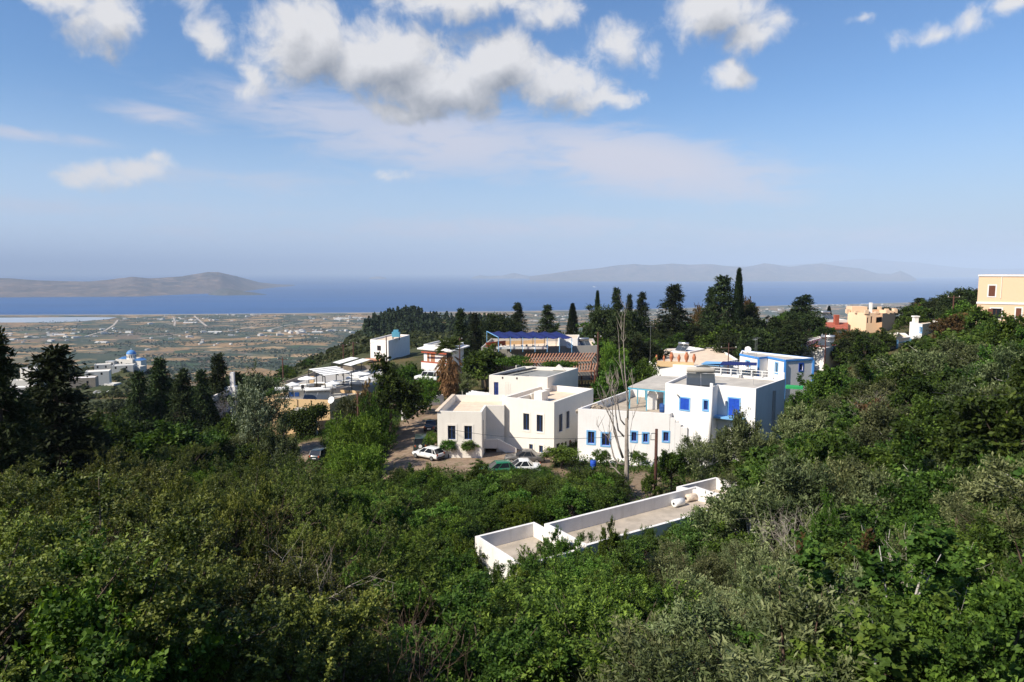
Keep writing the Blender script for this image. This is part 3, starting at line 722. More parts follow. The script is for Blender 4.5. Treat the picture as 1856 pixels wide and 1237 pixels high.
def three(l, c, r, z):
    a, b, d = WZ(*l, z), WZ(*c, z), WZ(*r, z); return [a, b, d, a + d - b]

# ---- solar water heater, dish, aerial: small things of the roofs
def heater(label, loc, yaw, w=2.2, tank='steel', s=1.0):
    e = empty('solar_heater', label, 'solar heater', loc, yaw, 'solar water heaters on the roofs')
    mb = MB()
    n = 2
    fr = MB()
    for k in range(n):
        x0 = -w / 2 + k * w / n + .03; x1 = x0 + w / n - .06
        mb.obox(((x0 + x1) / 2, 0, .62 * s), ((x1 - x0) / 2, 0, 0), (0, .84 * s, .40 * s), (0, -.025, .04))
        for xx in (x0, x1): fr.bar((xx, -.86 * s, .2 * s), (xx, .86 * s, 1.04 * s), .05, .09)
    for sx in (-w / 2 + .2, w / 2 - .2):
        fr.bar((sx, .8 * s, 0), (sx, .8 * s, 1.25 * s), .05, .05); fr.bar((sx, -.8 * s, .06), (sx, .8 * s, .06), .05, .05)
    mb.build('collector', M['panel'], e); fr.bar((-w / 2, .8 * s, .1), (w / 2, .8 * s, .1), .05, .05); fr.bar((-w / 2, -.82 * s, .1), (w / 2, -.82 * s, .1), .06, .06); fr.build('rack', M['steel'], e)
    tb = MB(); tb.tube([(-w * .5, .85 * s, 1.35 * s), (-w * .47, .85 * s, 1.35 * s), (w * .47, .85 * s, 1.35 * s), (w * .5, .85 * s, 1.35 * s)], [.16 * s, .27 * s, .27 * s, .16 * s], 14)
    tb.build('tank', M[tank], e, True)
    return e
def dish(label, loc, yaw, r=0.45):
    e = empty('satellite_dish', label, 'satellite dish', loc, yaw, 'satellite dishes on the roofs')
    b = MB(); seg = 18; tilt = R(28)
    prof = [(r * k / 5, .16 * r * (k / 5) ** 2) for k in range(1, 6)]
    q = MB(); q.lathe((0, 0, 0), [(0.01, 0)] + prof + [(r * .99, .16 * r - .02), (0.01, -.03)], seg)
    m4 = Matrix.Translation((0, 0, .75)) @ Matrix.Rotation(R(90) - tilt, 4, 'X')
    q.v = [tuple(m4 @ Vector(p)) for p in q.v]; q.build('reflector', M['whitepaint'], e, True)
    q = MB(); q.tube([(0, 0.05, 0), (0, .05, .75)], .03, 8); q.build('mast', M['steel'], e)
    q = MB(); q.bar((0, -.05, .55), (0, -r * 1.05, .95), .025, .025); q.box(-.04, -r * 1.05 - .06, .9, .04, -r * 1.05 + .02, 1.0); q.build('feed_arm', M['dark'], e)
    return e
def aerial(label, loc, h, yaw=0.0):
    e = empty('television_aerial', label, 'aerial', loc, yaw, 'television aerials on the roofs')
    q = MB(); q.tube([(0, 0, 0), (0, 0, h)], .025, 6); q.build('mast', M['steel'], e)
    q = MB(); q.bar((-.7, 0, h - .15), (.7, 0, h - .15), .03, .03)
    for k in range(6): q.bar((-.65 + k * .24, -.28 + k * .02, h - .15), (-.65 + k * .24, .28 - k * .02, h - .15), .02, .02)
    q.build('antenna_bar', M['steel'], e)
    return e

# ================= the white flat-roofed house in the middle
zA, zB, zC = -16.3, -15.4, -14.1
A = [WZ(792.5, 745.5, zA), WZ(873, 747.5, zA), WZ(881, 735.3, zA), WZ(914, 735.3, zA), WZ(915, 716, zA), WZ(822.5, 716, zA)]
B = three((912.2, 719.8), (1004.5, 729.4), (1075.6, 704.8), zB)
cl, cr, cb = WZ(886.4, 680.2, zC), WZ(992.4, 684.1, zC), WZ(1048, 667.3, zC)
C = [cl, cr, cb, cl + (cb - cr) * 1.0]
wh = empty('white_house', 'large white flat roofed house with dark windows and beige roof terraces beside the dirt road', 'house', (B[1].x, B[1].y, -21.8))
CRM = dict(surround='cream', sw=.2, pane='pglass', sash='dblue', bars=1)
hA, hB, hC = {}, {}, {}
wA = wins(wh, A, [(0, 811.7, 771.8, 825.6, 797, CRM), (0, 841.6, 772.2, 855.6, 797, CRM)], hA)
wB = wins(wh, B, [(0, 948.6, 749.8, 959.4, 780, CRM), (0, 972.8, 752.5, 984, 783, CRM), (0, 959.2, 805.5, 966, 817.5, CRM), (0, 977.2, 808, 984.2, 820.5, CRM),
                  (1, 1012.6, 751, 1019.3, 782.5, CRM), (1, 1026, 745.5, 1032, 776.5, CRM), (1, 1008.5, 804, 1015, 826, dict(sash='brownwood', bars=0)), (1, 1016.8, 802.5, 1021, 826, dict(sash='brownwood', bars=0)), (1, 1024, 800.5, 1027.5, 808, dict(sash='brownwood', bars=0)), (1, 1031.5, 798, 1035, 826, dict(sash='brownwood', shutter='brownwood'))], hB)
wC = wins(wh, C, [(0, 895.2, 693, 903.4, 717, dict(sash='blue', pane='pglass', name='door', bars=2)), (0, 916, 694, 925.5, 713, dict(sash='cream', name='door', shutter='cream'))], hC)
block(wh, A, zA, zA - .85, -24, 'cream', 'tile', .26, hA); put_wins(wh, A, wA)
block(wh, B, zB, zB - .75, -24, 'cream', 'tile', .3, hB); put_wins(wh, B, wB)
block(wh, C, zC, zC - .5, -18.5, 'cream', 'greyroof', .22, hC); put_wins(wh, C, wC)
e1 = (B[1] - B[0]).normalized(); e2 = (B[2] - B[1]).normalized()
pb = MB()
o = B[0] + e2 * .3 + e1 * 1.9
pb.obox((o.x + e2.x * 1.7, o.y + e2.y * 1.7, zB - .36), e1 * .12, e2 * 1.7, (0, 0, .38))
o = B[0] + e2 * 4.2 + e1 * 2.1
pb.obox((o.x + e2.x * 1.2, o.y + e2.y * 1.2, zB - .3), e1 * .13, e2 * 2.4, (0, 0, .42))
pb.obox((o.x + e1.x * 1.2 + e2.x * -.7, o.y + e1.y * 1.2 - e2.y * .7, zB - .12), e1 * .55, e2 * .8, (0, 0, .62))
bw(pb, 'roof_parapet', 'cream', wh)
f1 = (C[1] - C[0]).normalized(); f2 = (C[2] - C[1]).normalized()
q = MB()
for k in range(13):
    c = C[0] + f1 * (.75 + .1 * k) + (C[3] - C[0]) * (.08 + .068 * k); q.obox((c.x, c.y, zC - .12), f1 * .28, f2 * .3, (0, 0, .1))
for d in (2.2, 4.2):
    c = C[0] + f1 * d + f2 * 1.0; q.obox((c.x, c.y, zC - .3), f1 * .35 + f2 * .2, f2 * .9, (0, 0, .12))
bw(q, 'roof_pipework', 'dark', wh)
q = MB(); c = C[2] - f1 * 2.7 - f2 * .5
q.add([(c.x - f1.x, c.y - f1.y, zC - .4), (c.x + f1.x, c.y + f1.y, zC - .4), (c.x, c.y, zC + .5), (c.x - f1.x + f2.x * .3, c.y - f1.y + f2.y * .3, zC - .4), (c.x + f1.x + f2.x * .3, c.y + f1.y + f2.y * .3, zC - .4), (c.x + f2.x * .3, c.y + f2.y * .3, zC + .5)], [(0, 1, 2), (3, 5, 4), (0, 2, 5, 3), (1, 4, 5, 2)])
bw(q, 'roof_gable', 'cream', wh)
# entrance landing and outside stair
xl, xr = A[1].x + .02, WY(900, 810, 81).x
ld = MB(); ld.box(xl, 80.2, -21.15, xr, 83.0, -20.95); ld.box(xl, 80.2, -20.95, xr, 80.4, -20.05); bw(ld, 'landing', 'cream', wh)
st = MB(); n = 6; x0 = xr; x1 = WY(936, 822, 81).x
for k in range(n):
    xa = x0 + (x1 - x0) * k / n; st.box(xa, 80.9, -22.6, x0 + (x1 - x0) * (k + 1) / n, 82.6, -20.95 - (k + 1) * .15)
bw(st, 'staircase', 'cream', wh)
sp = MB(); sp.add([(x0 + .01, 80.55, -21.2), (x1, 80.55, -22.5), (x1, 80.55, -21.25), (x0 + .01, 80.55, -20.05), (x0 + .01, 80.8, -21.2), (x1, 80.8, -22.5), (x1, 80.8, -21.25), (x0 + .01, 80.8, -20.05)],
       [(0, 1, 2, 3), (7, 6, 5, 4), (3, 2, 6, 7), (1, 5, 6, 2), (0, 4, 5, 1), (0, 3, 7, 4)])
bw(sp, 'stair_parapet', 'cream', wh)
q = MB(); c = A[1]; q.tube([(c.x + .12, c.y + 1.2, zA - 1.2), (c.x + .12, c.y + 1.2, -20.9)], .05, 8); bw(q, 'drainpipe', 'grey', wh)
q = MB(); c = A[0]; q.bar((c.x - .02, c.y - .2, zA + .05), (A[5].x - .02, A[5].y, zA + .05), .45, .08); bw(q, 'eaves_board', 'tile', wh)

# ================= the blue-windowed white house
zD, zU = -15.74, -12.5
L0, L1 = WZ(1047.7, 741, zD), WZ(1214, 750.4, zD); L3 = WZ(1115.7, 716.5, zD)
D = [L0, L1, L1 + (L3 - L0) * 1.5, L0 + (L3 - L0) * 1.5]
off = Vector((.55, 1.1, 0))
U = [WZ(1207.5, 697, zU) + off * .0 + Vector((.1, .9, 0)), WZ(1287, 703, zU), WZ(1302, 698, zU), WZ(1370.4, 704.8, zU), WZ(1423.4, 686.7, zU)]
U += [U[4] + Vector((-7.2, 4.6, 0)), U[0] + Vector((4.0, 6.6, 0))]
bh = empty('blue_window_house', 'white two storey house with bright blue shutters and pale blue window frames', 'house', (L1.x, L1.y, -21.6))
LB = dict(surround='lblue', sw=.17, sash='blue', pane='pglass', bars=1)
hD, hU = {}, {}
wD = wins(bh, D, [(0, 1065.5, 782.8, 1077.5, 804, LB), (0, 1090.8, 786, 1105, 807.8, LB), (0, 1144.5, 783.5, 1153.5, 800, LB), (0, 1165.8, 786, 1174, 801.8, LB), (0, 1202.3, 783.6, 1211.7, 800, LB)], hD)
wU = wins(bh, U, [(0, 1233, 722.3, 1249, 743, dict(surround='lblue', sw=.14, sash='blue', shutter='blue')), (0, 1275.5, 726.5, 1283, 743.5, LB),
                  (2, 1320.5, 722.8, 1340, 754, dict(surround='lblue', sw=.14, sash='blue', shutter='blue', name='door'))], hU)
block(bh, D, zD, zD - .95, -24, 'white', 'screed', .22, hD); put_wins(bh, D, wD)
block(bh, U, zU, zU - .3, -24, 'white', 'sheet', .2, hU); put_wins(bh, U, wU)
# stepped parapet of the outside stair, in line with the long front wall
td = (L1 - L0).normalized(); nd = Vector((td.y, -td.x, 0)); q = MB()
for x0, x1, py in ((1214.2, 1223.5, 758), (1223.5, 1233.5, 767), (1233.5, 1245.5, 774.8)):
    h = hpx(L0, L1, x0, py, x1, py + 30); a = L0 + td * h[0]; b = L0 + td * h[1]; zt = h[3]
    c = (a + b) / 2; q.obox((c.x - nd.x * .11, c.y - nd.y * .11, (zt - 24) / 2), td * (h[1] - h[0]) / 2, nd * .11, (0, 0, (zt + 24) / 2))
bw(q, 'stair_parapet', 'white', bh)
q = MB(); a = L0 + td * hpx(L0, L1, 1245, 790, 1246, 795)[0]
for k in range(6): c = a + td * (1.5 - k * .3) - nd * .8; q.obox((c.x, c.y, -20.6 + k * .17 - 1), td * .16, nd * .5, (0, 0, 1.2))
bw(q, 'stair', 'orangewood', bh)
# balcony
d2 = (U[3] - U[2]).normalized(); n2 = Vector((d2.y, -d2.x, 0)); hb = hpx(U[2], U[3], 1300, 745, 1352, 756)
c = U[2] + d2 * ((hb[0] + hb[1]) / 2) + n2 * .55; q = MB(); q.obox((c.x, c.y, hb[2] - .02), d2 * ((hb[1] - hb[0]) / 2), n2 * .55, (0, 0, .1)); bw(q, 'balcony', 'lblue', bh)
q = MB(); c = U[1] + Vector((.12, -.12, 0)); q.tube([(c.x, c.y, zU + .5), (c.x, c.y, -18.6)], .17, 10); bw(q, 'flue', 'white', bh, True)
q = MB(); dr = (U[4] - U[3]).normalized(); nr = Vector((dr.y, -dr.x, 0)); c = U[3] + dr * 5.2 + nr * .14; q.obox((c.x, c.y, -15.6), dr * .16, nr * .12, (0, 0, 2.2)); bw(q, 'drainpipe', 'grey', bh)
q = MB()
for k in range(8):
    c = U[4].lerp(U[5], k / 7.0) - Vector((.25, .2, 0)); q.bar((c.x, c.y, zU), (c.x, c.y, zU + .75), .12, .12)
a, b = U[4] - Vector((.25, .2, 0)), U[5] - Vector((.25, .2, 0)); q.bar((a.x, a.y, zU + .72), (b.x, b.y, zU + .72), .07, .07); q.bar((a.x, a.y, zU + .38), (b.x, b.y, zU + .38), .05, .05); bw(q, 'railing', 'whitepaint', bh)
for px, py in ((1228.5, 717), (1331, 714.5)):
    p = WY(px, py, 74.6); q = MB(); q.tube([p + Vector((0, 1.2, .1)), p + Vector((0, .6, .12)), p], [.04, .04, .09], 8); bw(q, 'wall_lamp', 'grey', bh)
q = MB(); q.obox((L0.x + td.x * 4 + nd.x * .6, L0.y + td.y * 4 + nd.y * .6, -21.75), td * 4.6, nd * .8, (0, 0, .25)); bw(q, 'plinth', 'white', bh)
# terrace pergola with a sheet roof
zp = -14.0
P = [WZ(1139, 701.5, zp), WZ(1207, 708, zp), WZ(1243, 684, zp), WZ(1185.5, 681.5, zp)]
pg = MB(); pg.prism([(p.x, p.y) for p in P], zp - .05, zp + .02); bw(pg, 'pergola_roof', 'sheet', bh)
q = MB()
for i, j, k in ((0, 1, 2), (1, 2, 1), (2, 3, 2), (3, 0, 3)):
    a, b = P[i], P[j]; q.bar((a.x, a.y, zp - .16), (b.x, b.y, zp - .16), .12, .16)
    for t in range(k + 1):
        c = a.lerp(b, .04 + .92 * t / k); q.bar((c.x, c.y, zp - .2), (c.x, c.y, zD - .95), .13, .13)
bw(q, 'pergola_frame', 'teal', bh)
q = MB(); c = WY(1188, 720, 81.5); q.box(c.x - .9, c.y, zD - .95, c.x + .2, c.y + .5, zD + .9); q.tube([(c.x - .35, c.y + .02, zD + .9), (c.x - .35, c.y + .48, zD + .9)], .45, 14); bw(q, 'terrace_oven', 'white', bh)

# ================= the low roof in front
zE = -17.7
ex = Vector((.837, .547, 0)); ey = Vector((-.547, .837, 0))      # along, away
E1 = WZ(861, 972.3, zE); eb = WZ(959, 946.3, zE); lenx = (eb - E1).length
lr_ = empty('low_outbuilding', 'long low white outbuilding with parapet walled bare roof among the bushes', 'outbuilding', (E1.x, E1.y, -21.5))
a = E1; M1 = [a - ey * 5.6, a - ey * 5.6 + ex * (lenx + .3), a + ex * (lenx + .3), a]
block(lr_, M1, zE, zE - .95, -24.5, 'oldwhite', 'screed', .22)
b0 = WZ(980, 952.7, zE); bl = (WZ(1256, 884, zE) - b0).length
M2 = [b0 - ey * 4.6, b0 - ey * 4.6 + ex * bl, b0 + ex * bl, b0]
M2 = [p + Vector((.25, 0.0, 0)) for p in M2]
block(lr_, M2, zE + .12, zE - .85, -24.5, 'oldwhite', 'screed', .24)
c0 = WZ(1219.7, 884.5, zE); M3 = [c0 - ey * 2.3 + ex * 1.4, c0 - ey * 5.1 + ex * 5.9, c0 - ey * .2 + ex * 5.9, c0]
M3 = [c0 + ex * 2.65 - ey * 4.9, c0 + ex * 6.1 - ey * 4.9, c0 + ex * 5.2, c0 + ex * 0.4]
block(lr_, M3, zE + .02, zE - .95, -24.5, 'oldwhite', 'screed', .22)
for px, py, mt, lab, yw in ((1229.5, 911, 'whitepaint', 'white water tank lying on the low roof, the cleaner of the pair', 34), (1252, 902, 'rust', 'rust streaked water tank lying nearest the end wall of the low roof', 30)):
    p = WZ(px, py, zE - .55)
    e = empty('water_tank', lab, 'water tank', (p.x, p.y, zE - .85), R(yw), 'old water tanks lying on the low roof')
    q = MB(); q.tube([(-.52, 0, .3), (-.5, 0, .3), (.5, 0, .3), (.52, 0, .3)], [.24, .3, .3, .24], 18); q.build('drum', M[mt], e, True)
    q = MB(); q.tube([(-.55, 0, .3), (-.5, 0, .3)], .1, 12); q.build('end_cap', M['dark'], e)

# ================= tan taverna with busy terrace on the left
Yt = 108.0
t0, t1 = WY(470, 716, Yt + 2), WY(597.5, 725.7, Yt); zt = t1.z
TV = [Vector((t0.x, t0.y, 0)), Vector((t1.x, t1.y, 0)), Vector((t1.x + 4.4, t1.y + 8.5, 0)), Vector((t0.x + 4.4, t0.y + 9, 0))]
tv = empty('taverna_building', 'apricot walled taverna block with a cluttered roof terrace, left of the dirt road', 'building', (t1.x, t1.y, -26))
block(tv, TV, zt, zt - .5, -28, 'tan', 'grey', .2)
for px in (539.5, 564): q = MB(); h = hpx(TV[0], TV[1], px, 722, px + 1, 740); c = TV[0] + (TV[1] - TV[0]).normalized() * h[0]; q.bar((c.x, c.y - .03, zt - .1), (c.x, c.y - .03, zt - 4), .1, .08); bw(q, 'downpipe', 'wood', tv)
# lower shed roof with a vine
s0 = [WY(515, 754, 104), WY(560, 748, 103.5), WY(578, 741.5, 106.8), WY(538, 738.5, 107)]
sh = empty('vine_shelter', 'lean-to shelter with grey sheet roof and hanging green vine below the apricot wall', 'shelter', (s0[1].x, s0[1].y, -26))
q = MB(); q.add([tuple(p) for p in s0] + [(p.x, p.y, p.z - .12) for p in s0], [(0, 1, 2, 3), (7, 6, 5, 4), (0, 4, 5, 1), (1, 5, 6, 2), (2, 6, 7, 3), (3, 7, 4, 0)]); bw(q, 'roof', 'sheet', sh)
q = MB()
p = WY(573, 772, 103.2); q.bar((p.x, p.y, WY(573, 750, 103.2).z), (p.x, p.y, -27), .3, .3)
bw(q, 'column', 'white', sh)
# terrace pergolas
def slat_pergola(label, quad, z, n, ground, group):
    e = empty('slatted_pergola', label, 'pergola', (quad[0].x, quad[0].y, ground), 0, group)
    a, b, c, d = quad; f = MB(); s = MB()
    for p, q_ in ((a, b), (d, c), (a.lerp(d, .5), b.lerp(c, .5))): f.bar((p.x, p.y, z - .12), (q_.x, q_.y, z - .12), .12, .14)
    for p in (a, b, c, d, a.lerp(b, .5), d.lerp(c, .5), a.lerp(d, .5)): f.bar((p.x, p.y, z - .1), (p.x, p.y, ground), .13, .13)
    for k in range(n):
        t0_, t1_ = (k + .12) / n, (k + .8) / n
        w = [a.lerp(b, t0_), a.lerp(b, t1_), d.lerp(c, t1_), d.lerp(c, t0_)]; s.prism([(p.x, p.y) for p in w], z, z + .05)
    bw(f, 'frame', 'dark', e); bw(s, 'canopy', 'tarp', e); return e
zq = WY(585, 672, 118).z; gq = zq - 2.9
Q = [WZ(559, 669.5, zq), WZ(589, 682, zq), WZ(637, 676, zq), WZ(609, 664, zq)]
slat_pergola('dining pergola with five white canvas strips on black posts', Q, zq, 5, gq, 'white roofed pergolas of the taverna')
zq2 = WY(640, 655, 135).z
Q = [WZ(601, 657, zq2), WZ(640, 664.5, zq2), WZ(676, 653, zq2), WZ(634, 647.5, zq2)]
slat_pergola('broad pergola with two large white canvas sheets behind the strip roofed one', Q, zq2, 2, zq2 - 3, 'white roofed pergolas of the taverna')
# terrace deck carrying the tables
td_ = empty('dining_terrace', 'grey paved dining terrace with low wall behind the apricot block', 'terrace', (-38, 122, gq - .3))
dk = [WY(508, 703, 117.5), WY(600, 716, 116.5), WY(700, 690, 122), WY(690, 664, 140), WY(600, 668, 138)]
q = MB(); q.prism([(p.x, p.y) for p in dk], gq - 4, gq); bw(q, 'deck', 'grey', td_)
q = MB()
for i in (0, 3, 4):
    a, b = dk[i], dk[(i + 1) % 5]; q.bar((a.x, a.y, gq + .4), (b.x, b.y, gq + .4), .2, .8)
bw(q, 'low_wall', 'stone', td_)
p = WY(566, 700, 119); q = MB(); q.box(p.x - .35, p.y - .35, gq, p.x + .35, p.y + .35, gq + 1.7); bw(q, 'pillar', 'tan', td_)
k = 0
TPOS = [(512, 703), (533, 699), (545, 704), (556, 697), (582, 694), (596, 700), (610, 691), (632, 690), (646, 692), (640, 684), (572, 704)]
def make_table(label, loc, yaw):
    e = empty('dining_table', label, 'table', loc, yaw, 'dining tables on the taverna terrace')
    q = MB(); q.prism([(-1.2, -.65), (1.2, -.65), (1.2, .65), (-1.2, .65)], .42, .78); q.build('tablecloth', M['tarp'], e)
    for sx in (-1.0, 1.0):
        for sy in (-.5, .5): q = MB(); q.bar((sx, sy, 0), (sx, sy, .72), .07, .07); q.build('leg', M['dark'], e)
    return e
tb0 = None
for px, py in TPOS:
    p = WZ(px, py, gq + .75)
    if tb0 is None: tb0 = make_table('small white clothed dining table on the taverna terrace', (p.x, p.y, gq), .3)
    else: c = copy_tree(tb0); c.location = (p.x, p.y, gq); c.rotation_euler.z = random.uniform(0, .6)
def parasol(label, px, py, r, h=2.3):
    p = WZ(px, py, gq + h); e = empty('parasol', label, 'parasol', (p.x, p.y, gq), random.uniform(0, 1), 'white parasols of the taverna terrace')
    q = MB(); q.tube([(0, 0, 0), (0, 0, h + .1)], .035, 8); q.build('pole', M['dark'], e)
    q = MB(); q.lathe((0, 0, 0), [(r, h - .42), (r * 1.01, h - .3), (r * .5, h - .1), (.05, h + .12)], 8); q.build('canopy', M['tarp'], e)
for lab, px, py, r in (('wide white parasol at the right end of the dining terrace', 652, 675, 1.9), ('smaller white parasol below the wide one', 664, 683, 1.3), ('pale parasol at the back left of the dining terrace', 556, 683, 1.5), ('white parasol in front of the strip roofed pergola', 603, 692, 1.2), ('white parasol near the steel kitchen vent', 530, 694, 1.2)): parasol(lab, px, py, r)
p = WY(584, 716, 109.5); heater('solar heater with long grey collector and white tank on the apricot block', (p.x - 1.2, p.y + 1.2, zt - .5), R(4), 4.2, 'whitepaint', 1.15)
p = WY(607, 733, 106.5); dish('white satellite dish on the corner of the apricot block', (TV[1].x + .3, TV[1].y - .1, zt - .75), R(-25), .6)
p = WY(540, 715, 112); e = empty('kitchen_vent', 'boxy steel kitchen vent unit on the apricot block roof', 'vent', (p.x, p.y, zt - .5))
q = MB(); q.box(-1.4, -.7, 0, 1.2, .7, 1.5); q.build('housing', M['steel'], e); q = MB(); q.box(-1.2, -.76, .5, -.5, -.72, 1.2); q.box(-.3, -.76, .5, .4, -.72, 1.2); q.build('louvre', M['dblue'], e)
q = MB(); q.tube([(.8, 0, 1.5), (.8, 0, 2.3)], .25, 10); q.build('chimney_pipe', M['dark'], e)
# white chimney tower with a sloping wall
p = WY(422, 705, 118); tw = empty('chimney_wall', 'tall white chimney rising from a sloping white parapet wall among dark conifers', 'chimney', (p.x, p.y, -28))
q = MB(); q.box(p.x - .33, p.y - .3, -28, p.x + .33, p.y + .3, WY(422, 675, 118).z); bw(q, 'chimney_stack', 'white', tw)
q = MB(); q.box(p.x - .6, p.y - .5, -28, p.x + .6, p.y + .5, WY(422, 700, 118).z); bw(q, 'base', 'white', tw)
g0, g1 = WY(417, 705, 118), WY(391, 718, 116); q = MB(); q.bar((g0.x, g0.y, g0.z - 2), (g1.x, g1.y, g1.z - 2), .35, 4.2); bw(q, 'parapet_wall', 'white', tw)
dish('white satellite dish beside the tall white chimney', (g0.x - .5, g0.y - .4, WY(414, 706, 117).z - .9), R(-20), .55)

# ================= white box house on the slope, and the orange trimmed house
def simple_house(name, label, poly, ztop, depth, wall='white', roof='tile', th=.2, par=.3, wl=(), cat='house', group=None):
    e = empty(name, label, cat, (poly[1][0], poly[1][1], ztop - depth), 0, group)
    hh = {}; ws = wins(e, poly, wl, hh); block(e, poly, ztop, ztop - par, ztop - depth, wall, roof, th, hh); put_wins(e, poly, ws); return e
z = WY(703.7, 617.8, 190).z
Gp = three((670.8, 615.6), (703.7, 617.8), (742.5, 607.4), z)
gh = simple_house('box_house', 'plain white box house with one small window on the slope below the ridge', Gp, z, 8.5, 'white', 'tile', .25, .4, [(0, 683.5, 627, 690.5, 636, dict(sash='brownwood', bars=1))])
q = MB(); a = Gp[0]; q.box(a.x - 1.2, a.y - 4.5, z - 5.6, a.x + 4, a.y - .4, z - 5.3); bw(q, 'porch_roof', 'orangewood', gh)
p = WY(718, 612, 196); e = empty('roof_tank', 'pale blue water tank on a stand on the box house roof', 'water tank', (p.x, p.y, z - .4))
q = MB(); q.box(-1.1, -.8, .9, 1.1, .8, 2.3); q.box(-.7, -.5, 2.3, .7, .5, 2.9); q.build('tank', M['teal'], e)
for sx in (-.9, .9): q = MB(); q.box(sx - .06, -.6, 0, sx + .06, .6, .9); q.build('stand', M['dark'], e)
z = WY(768, 628, 138).z
H1 = WY(768, 629, 138); H2 = WY(815, 634, 134)
Hp = [Vector((H1.x, H1.y, 0)), Vector((H2.x, H2.y, 0)), Vector((H2.x + 2.2, H2.y + 8, 0)), Vector((H1.x + 2.6, H1.y + 8.5, 0))]
hh = simple_house('orange_trim_house', 'small white house with orange shutters and wide flat eaves beside the palm', Hp, z + .4, 8.5, 'white', 'grey', .2, .25, [(0, 774, 640, 778.5, 656, dict(sash='orangewood', shutter='orangewood', name='door')), (0, 782, 642, 787, 655.5, dict(surround='orangewood', sw=.2, sash='orangewood', shutter='orangewood'))])
q = MB(); ii = inset(Hp, -1.1); q.prism([(p.x, p.y) for p in ii], z - .55, z - .3); bw(q, 'eaves', 'white', hh)
q = MB(); c0_, c1_ = Hp[0] + Vector((-.3, -1.3, 0)), Hp[1] + Vector((.3, -1.3, 0)); q.bar((c0_.x, c0_.y, z - 2.95), (c1_.x, c1_.y, z - 2.95), .3, .25); q.bar((c0_.x, c0_.y, z - 1.0), (c1_.x, c1_.y, z - 1.0), .2, .25); bw(q, 'porch_beam', 'redwood', hh)
q = MB(); q.bar((c0_.x, c0_.y, z - 4.6), (c1_.x, c1_.y, z - 4.6), .3, 3.1); bw(q, 'porch_wall', 'white', hh)

# ================= blue canopy taverna
YI = 124.0; zf = WY(960, 632, YI).z
I0, I1, I2, I3 = WY(872, 637, YI - 3), WY(1082, 634, YI), WY(1075, 626, YI + 13), WY(890, 622, YI + 13)
bt = empty('roof_taverna', 'long white taverna with a wide roof terrace under a navy blue shade canopy', 'building', (I0.x, I0.y, -20))
IP = [Vector((p.x, p.y, 0)) for p in (I0, I1, I2, I3)]
block(bt, IP, zf + .55, zf, -22, 'grey', 'tile', .22)
cab = [WY(1013.5, 634, YI + 1), WY(1046.7, 634, YI + .5), WY(1050, 634, YI + 8), WY(1012, 634, YI + 8)]
hx = {}; wx = wins(bt, cab, [(0, 995, 614, 1000, 632, dict(sash='dblue'))], hx)
block(bt, [Vector((p.x, p.y, 0)) for p in cab], WY(1020, 613.5, YI + 1).z, WY(1020, 614.3, YI + 1).z, zf, 'white', 'tile', .1, {}, 'stair_cabin', 'cabin_roof')
zc = WY(900, 608, YI).z
fr, cl_ = MB(), MB()
nb = 6
fa = [WY(883.7, 607.5, YI), WY(1011, 608.5, YI - 1)]; ln = 5.5
for k in range(nb + 1):
    a = fa[0].lerp(fa[1], k / nb); zt_ = zc + .35
    b = Vector((a.x + 2.1, a.y - 5.0, 0)); a2 = Vector((a.x - .2, a.y + 1.5, 0))
    fr.bar((a2.x, a2.y, zt_ + .25), (b.x, b.y, zt_ - .25), .1, .12)
    fr.bar((a2.x, a2.y, zt_ + .2), (a2.x, a2.y, zf), .1, .1); fr.bar((b.x, b.y, zt_ - .3), (b.x, b.y, zf), .1, .1)
    if k < nb:
        d = (fa[1] - fa[0]) / nb
        n0 = len(cl_.v); m_ = 6
        for i in range(m_ + 1):
            s = i / m_; p = Vector((a2.x, a2.y, zt_ + .3)).lerp(Vector((b.x, b.y, zt_ - .2)), s)
            for j in range(5):
                t_ = j / 4; cl_.v.append((p.x + d.x * t_, p.y + d.y * t_, p.z + d.z * t_ - .28 * math.sin(math.pi * t_)))
        cl_.f += [(n0 + i * 5 + j, n0 + i * 5 + j + 1, n0 + (i + 1) * 5 + j + 1, n0 + (i + 1) * 5 + j) for i in range(m_) for j in range(4)]
bw(fr, 'canopy_frame', 'lblue', bt)
co = bw(cl_, 'shade_canopy', 'awning', bt, True); sm = co.modifiers.new('thick', 'SOLIDIFY'); sm.thickness = .03
q = MB(); q.bar((I0.x + 3, I0.y + 9, zf + .35), (I1.x - 9, I1.y + 9, zf + .35), .2, .7); bw(q, 'terrace_wall', 'tan', bt)
q = MB(); q.bar((I0.x + .8, I0.y + 2.5, zf + .7), (I0.x + 4.3, I0.y + 6, zf + .7), .08, .9); bw(q, 'awning_screen', 'redwood', bt)
p = WY(1032, 634, YI - .5); dish('large white satellite dish at the white stair cabin of the canopy taverna', (p.x, p.y - .3, zf), R(-15), .75)
heater('solar heater standing right of the white stair cabin', (WY(1060, 630, YI + 3).x, YI + 3, zf), R(10), 2.0)
q = [(898, 628), (925, 627), (975, 628), (1000, 629)]
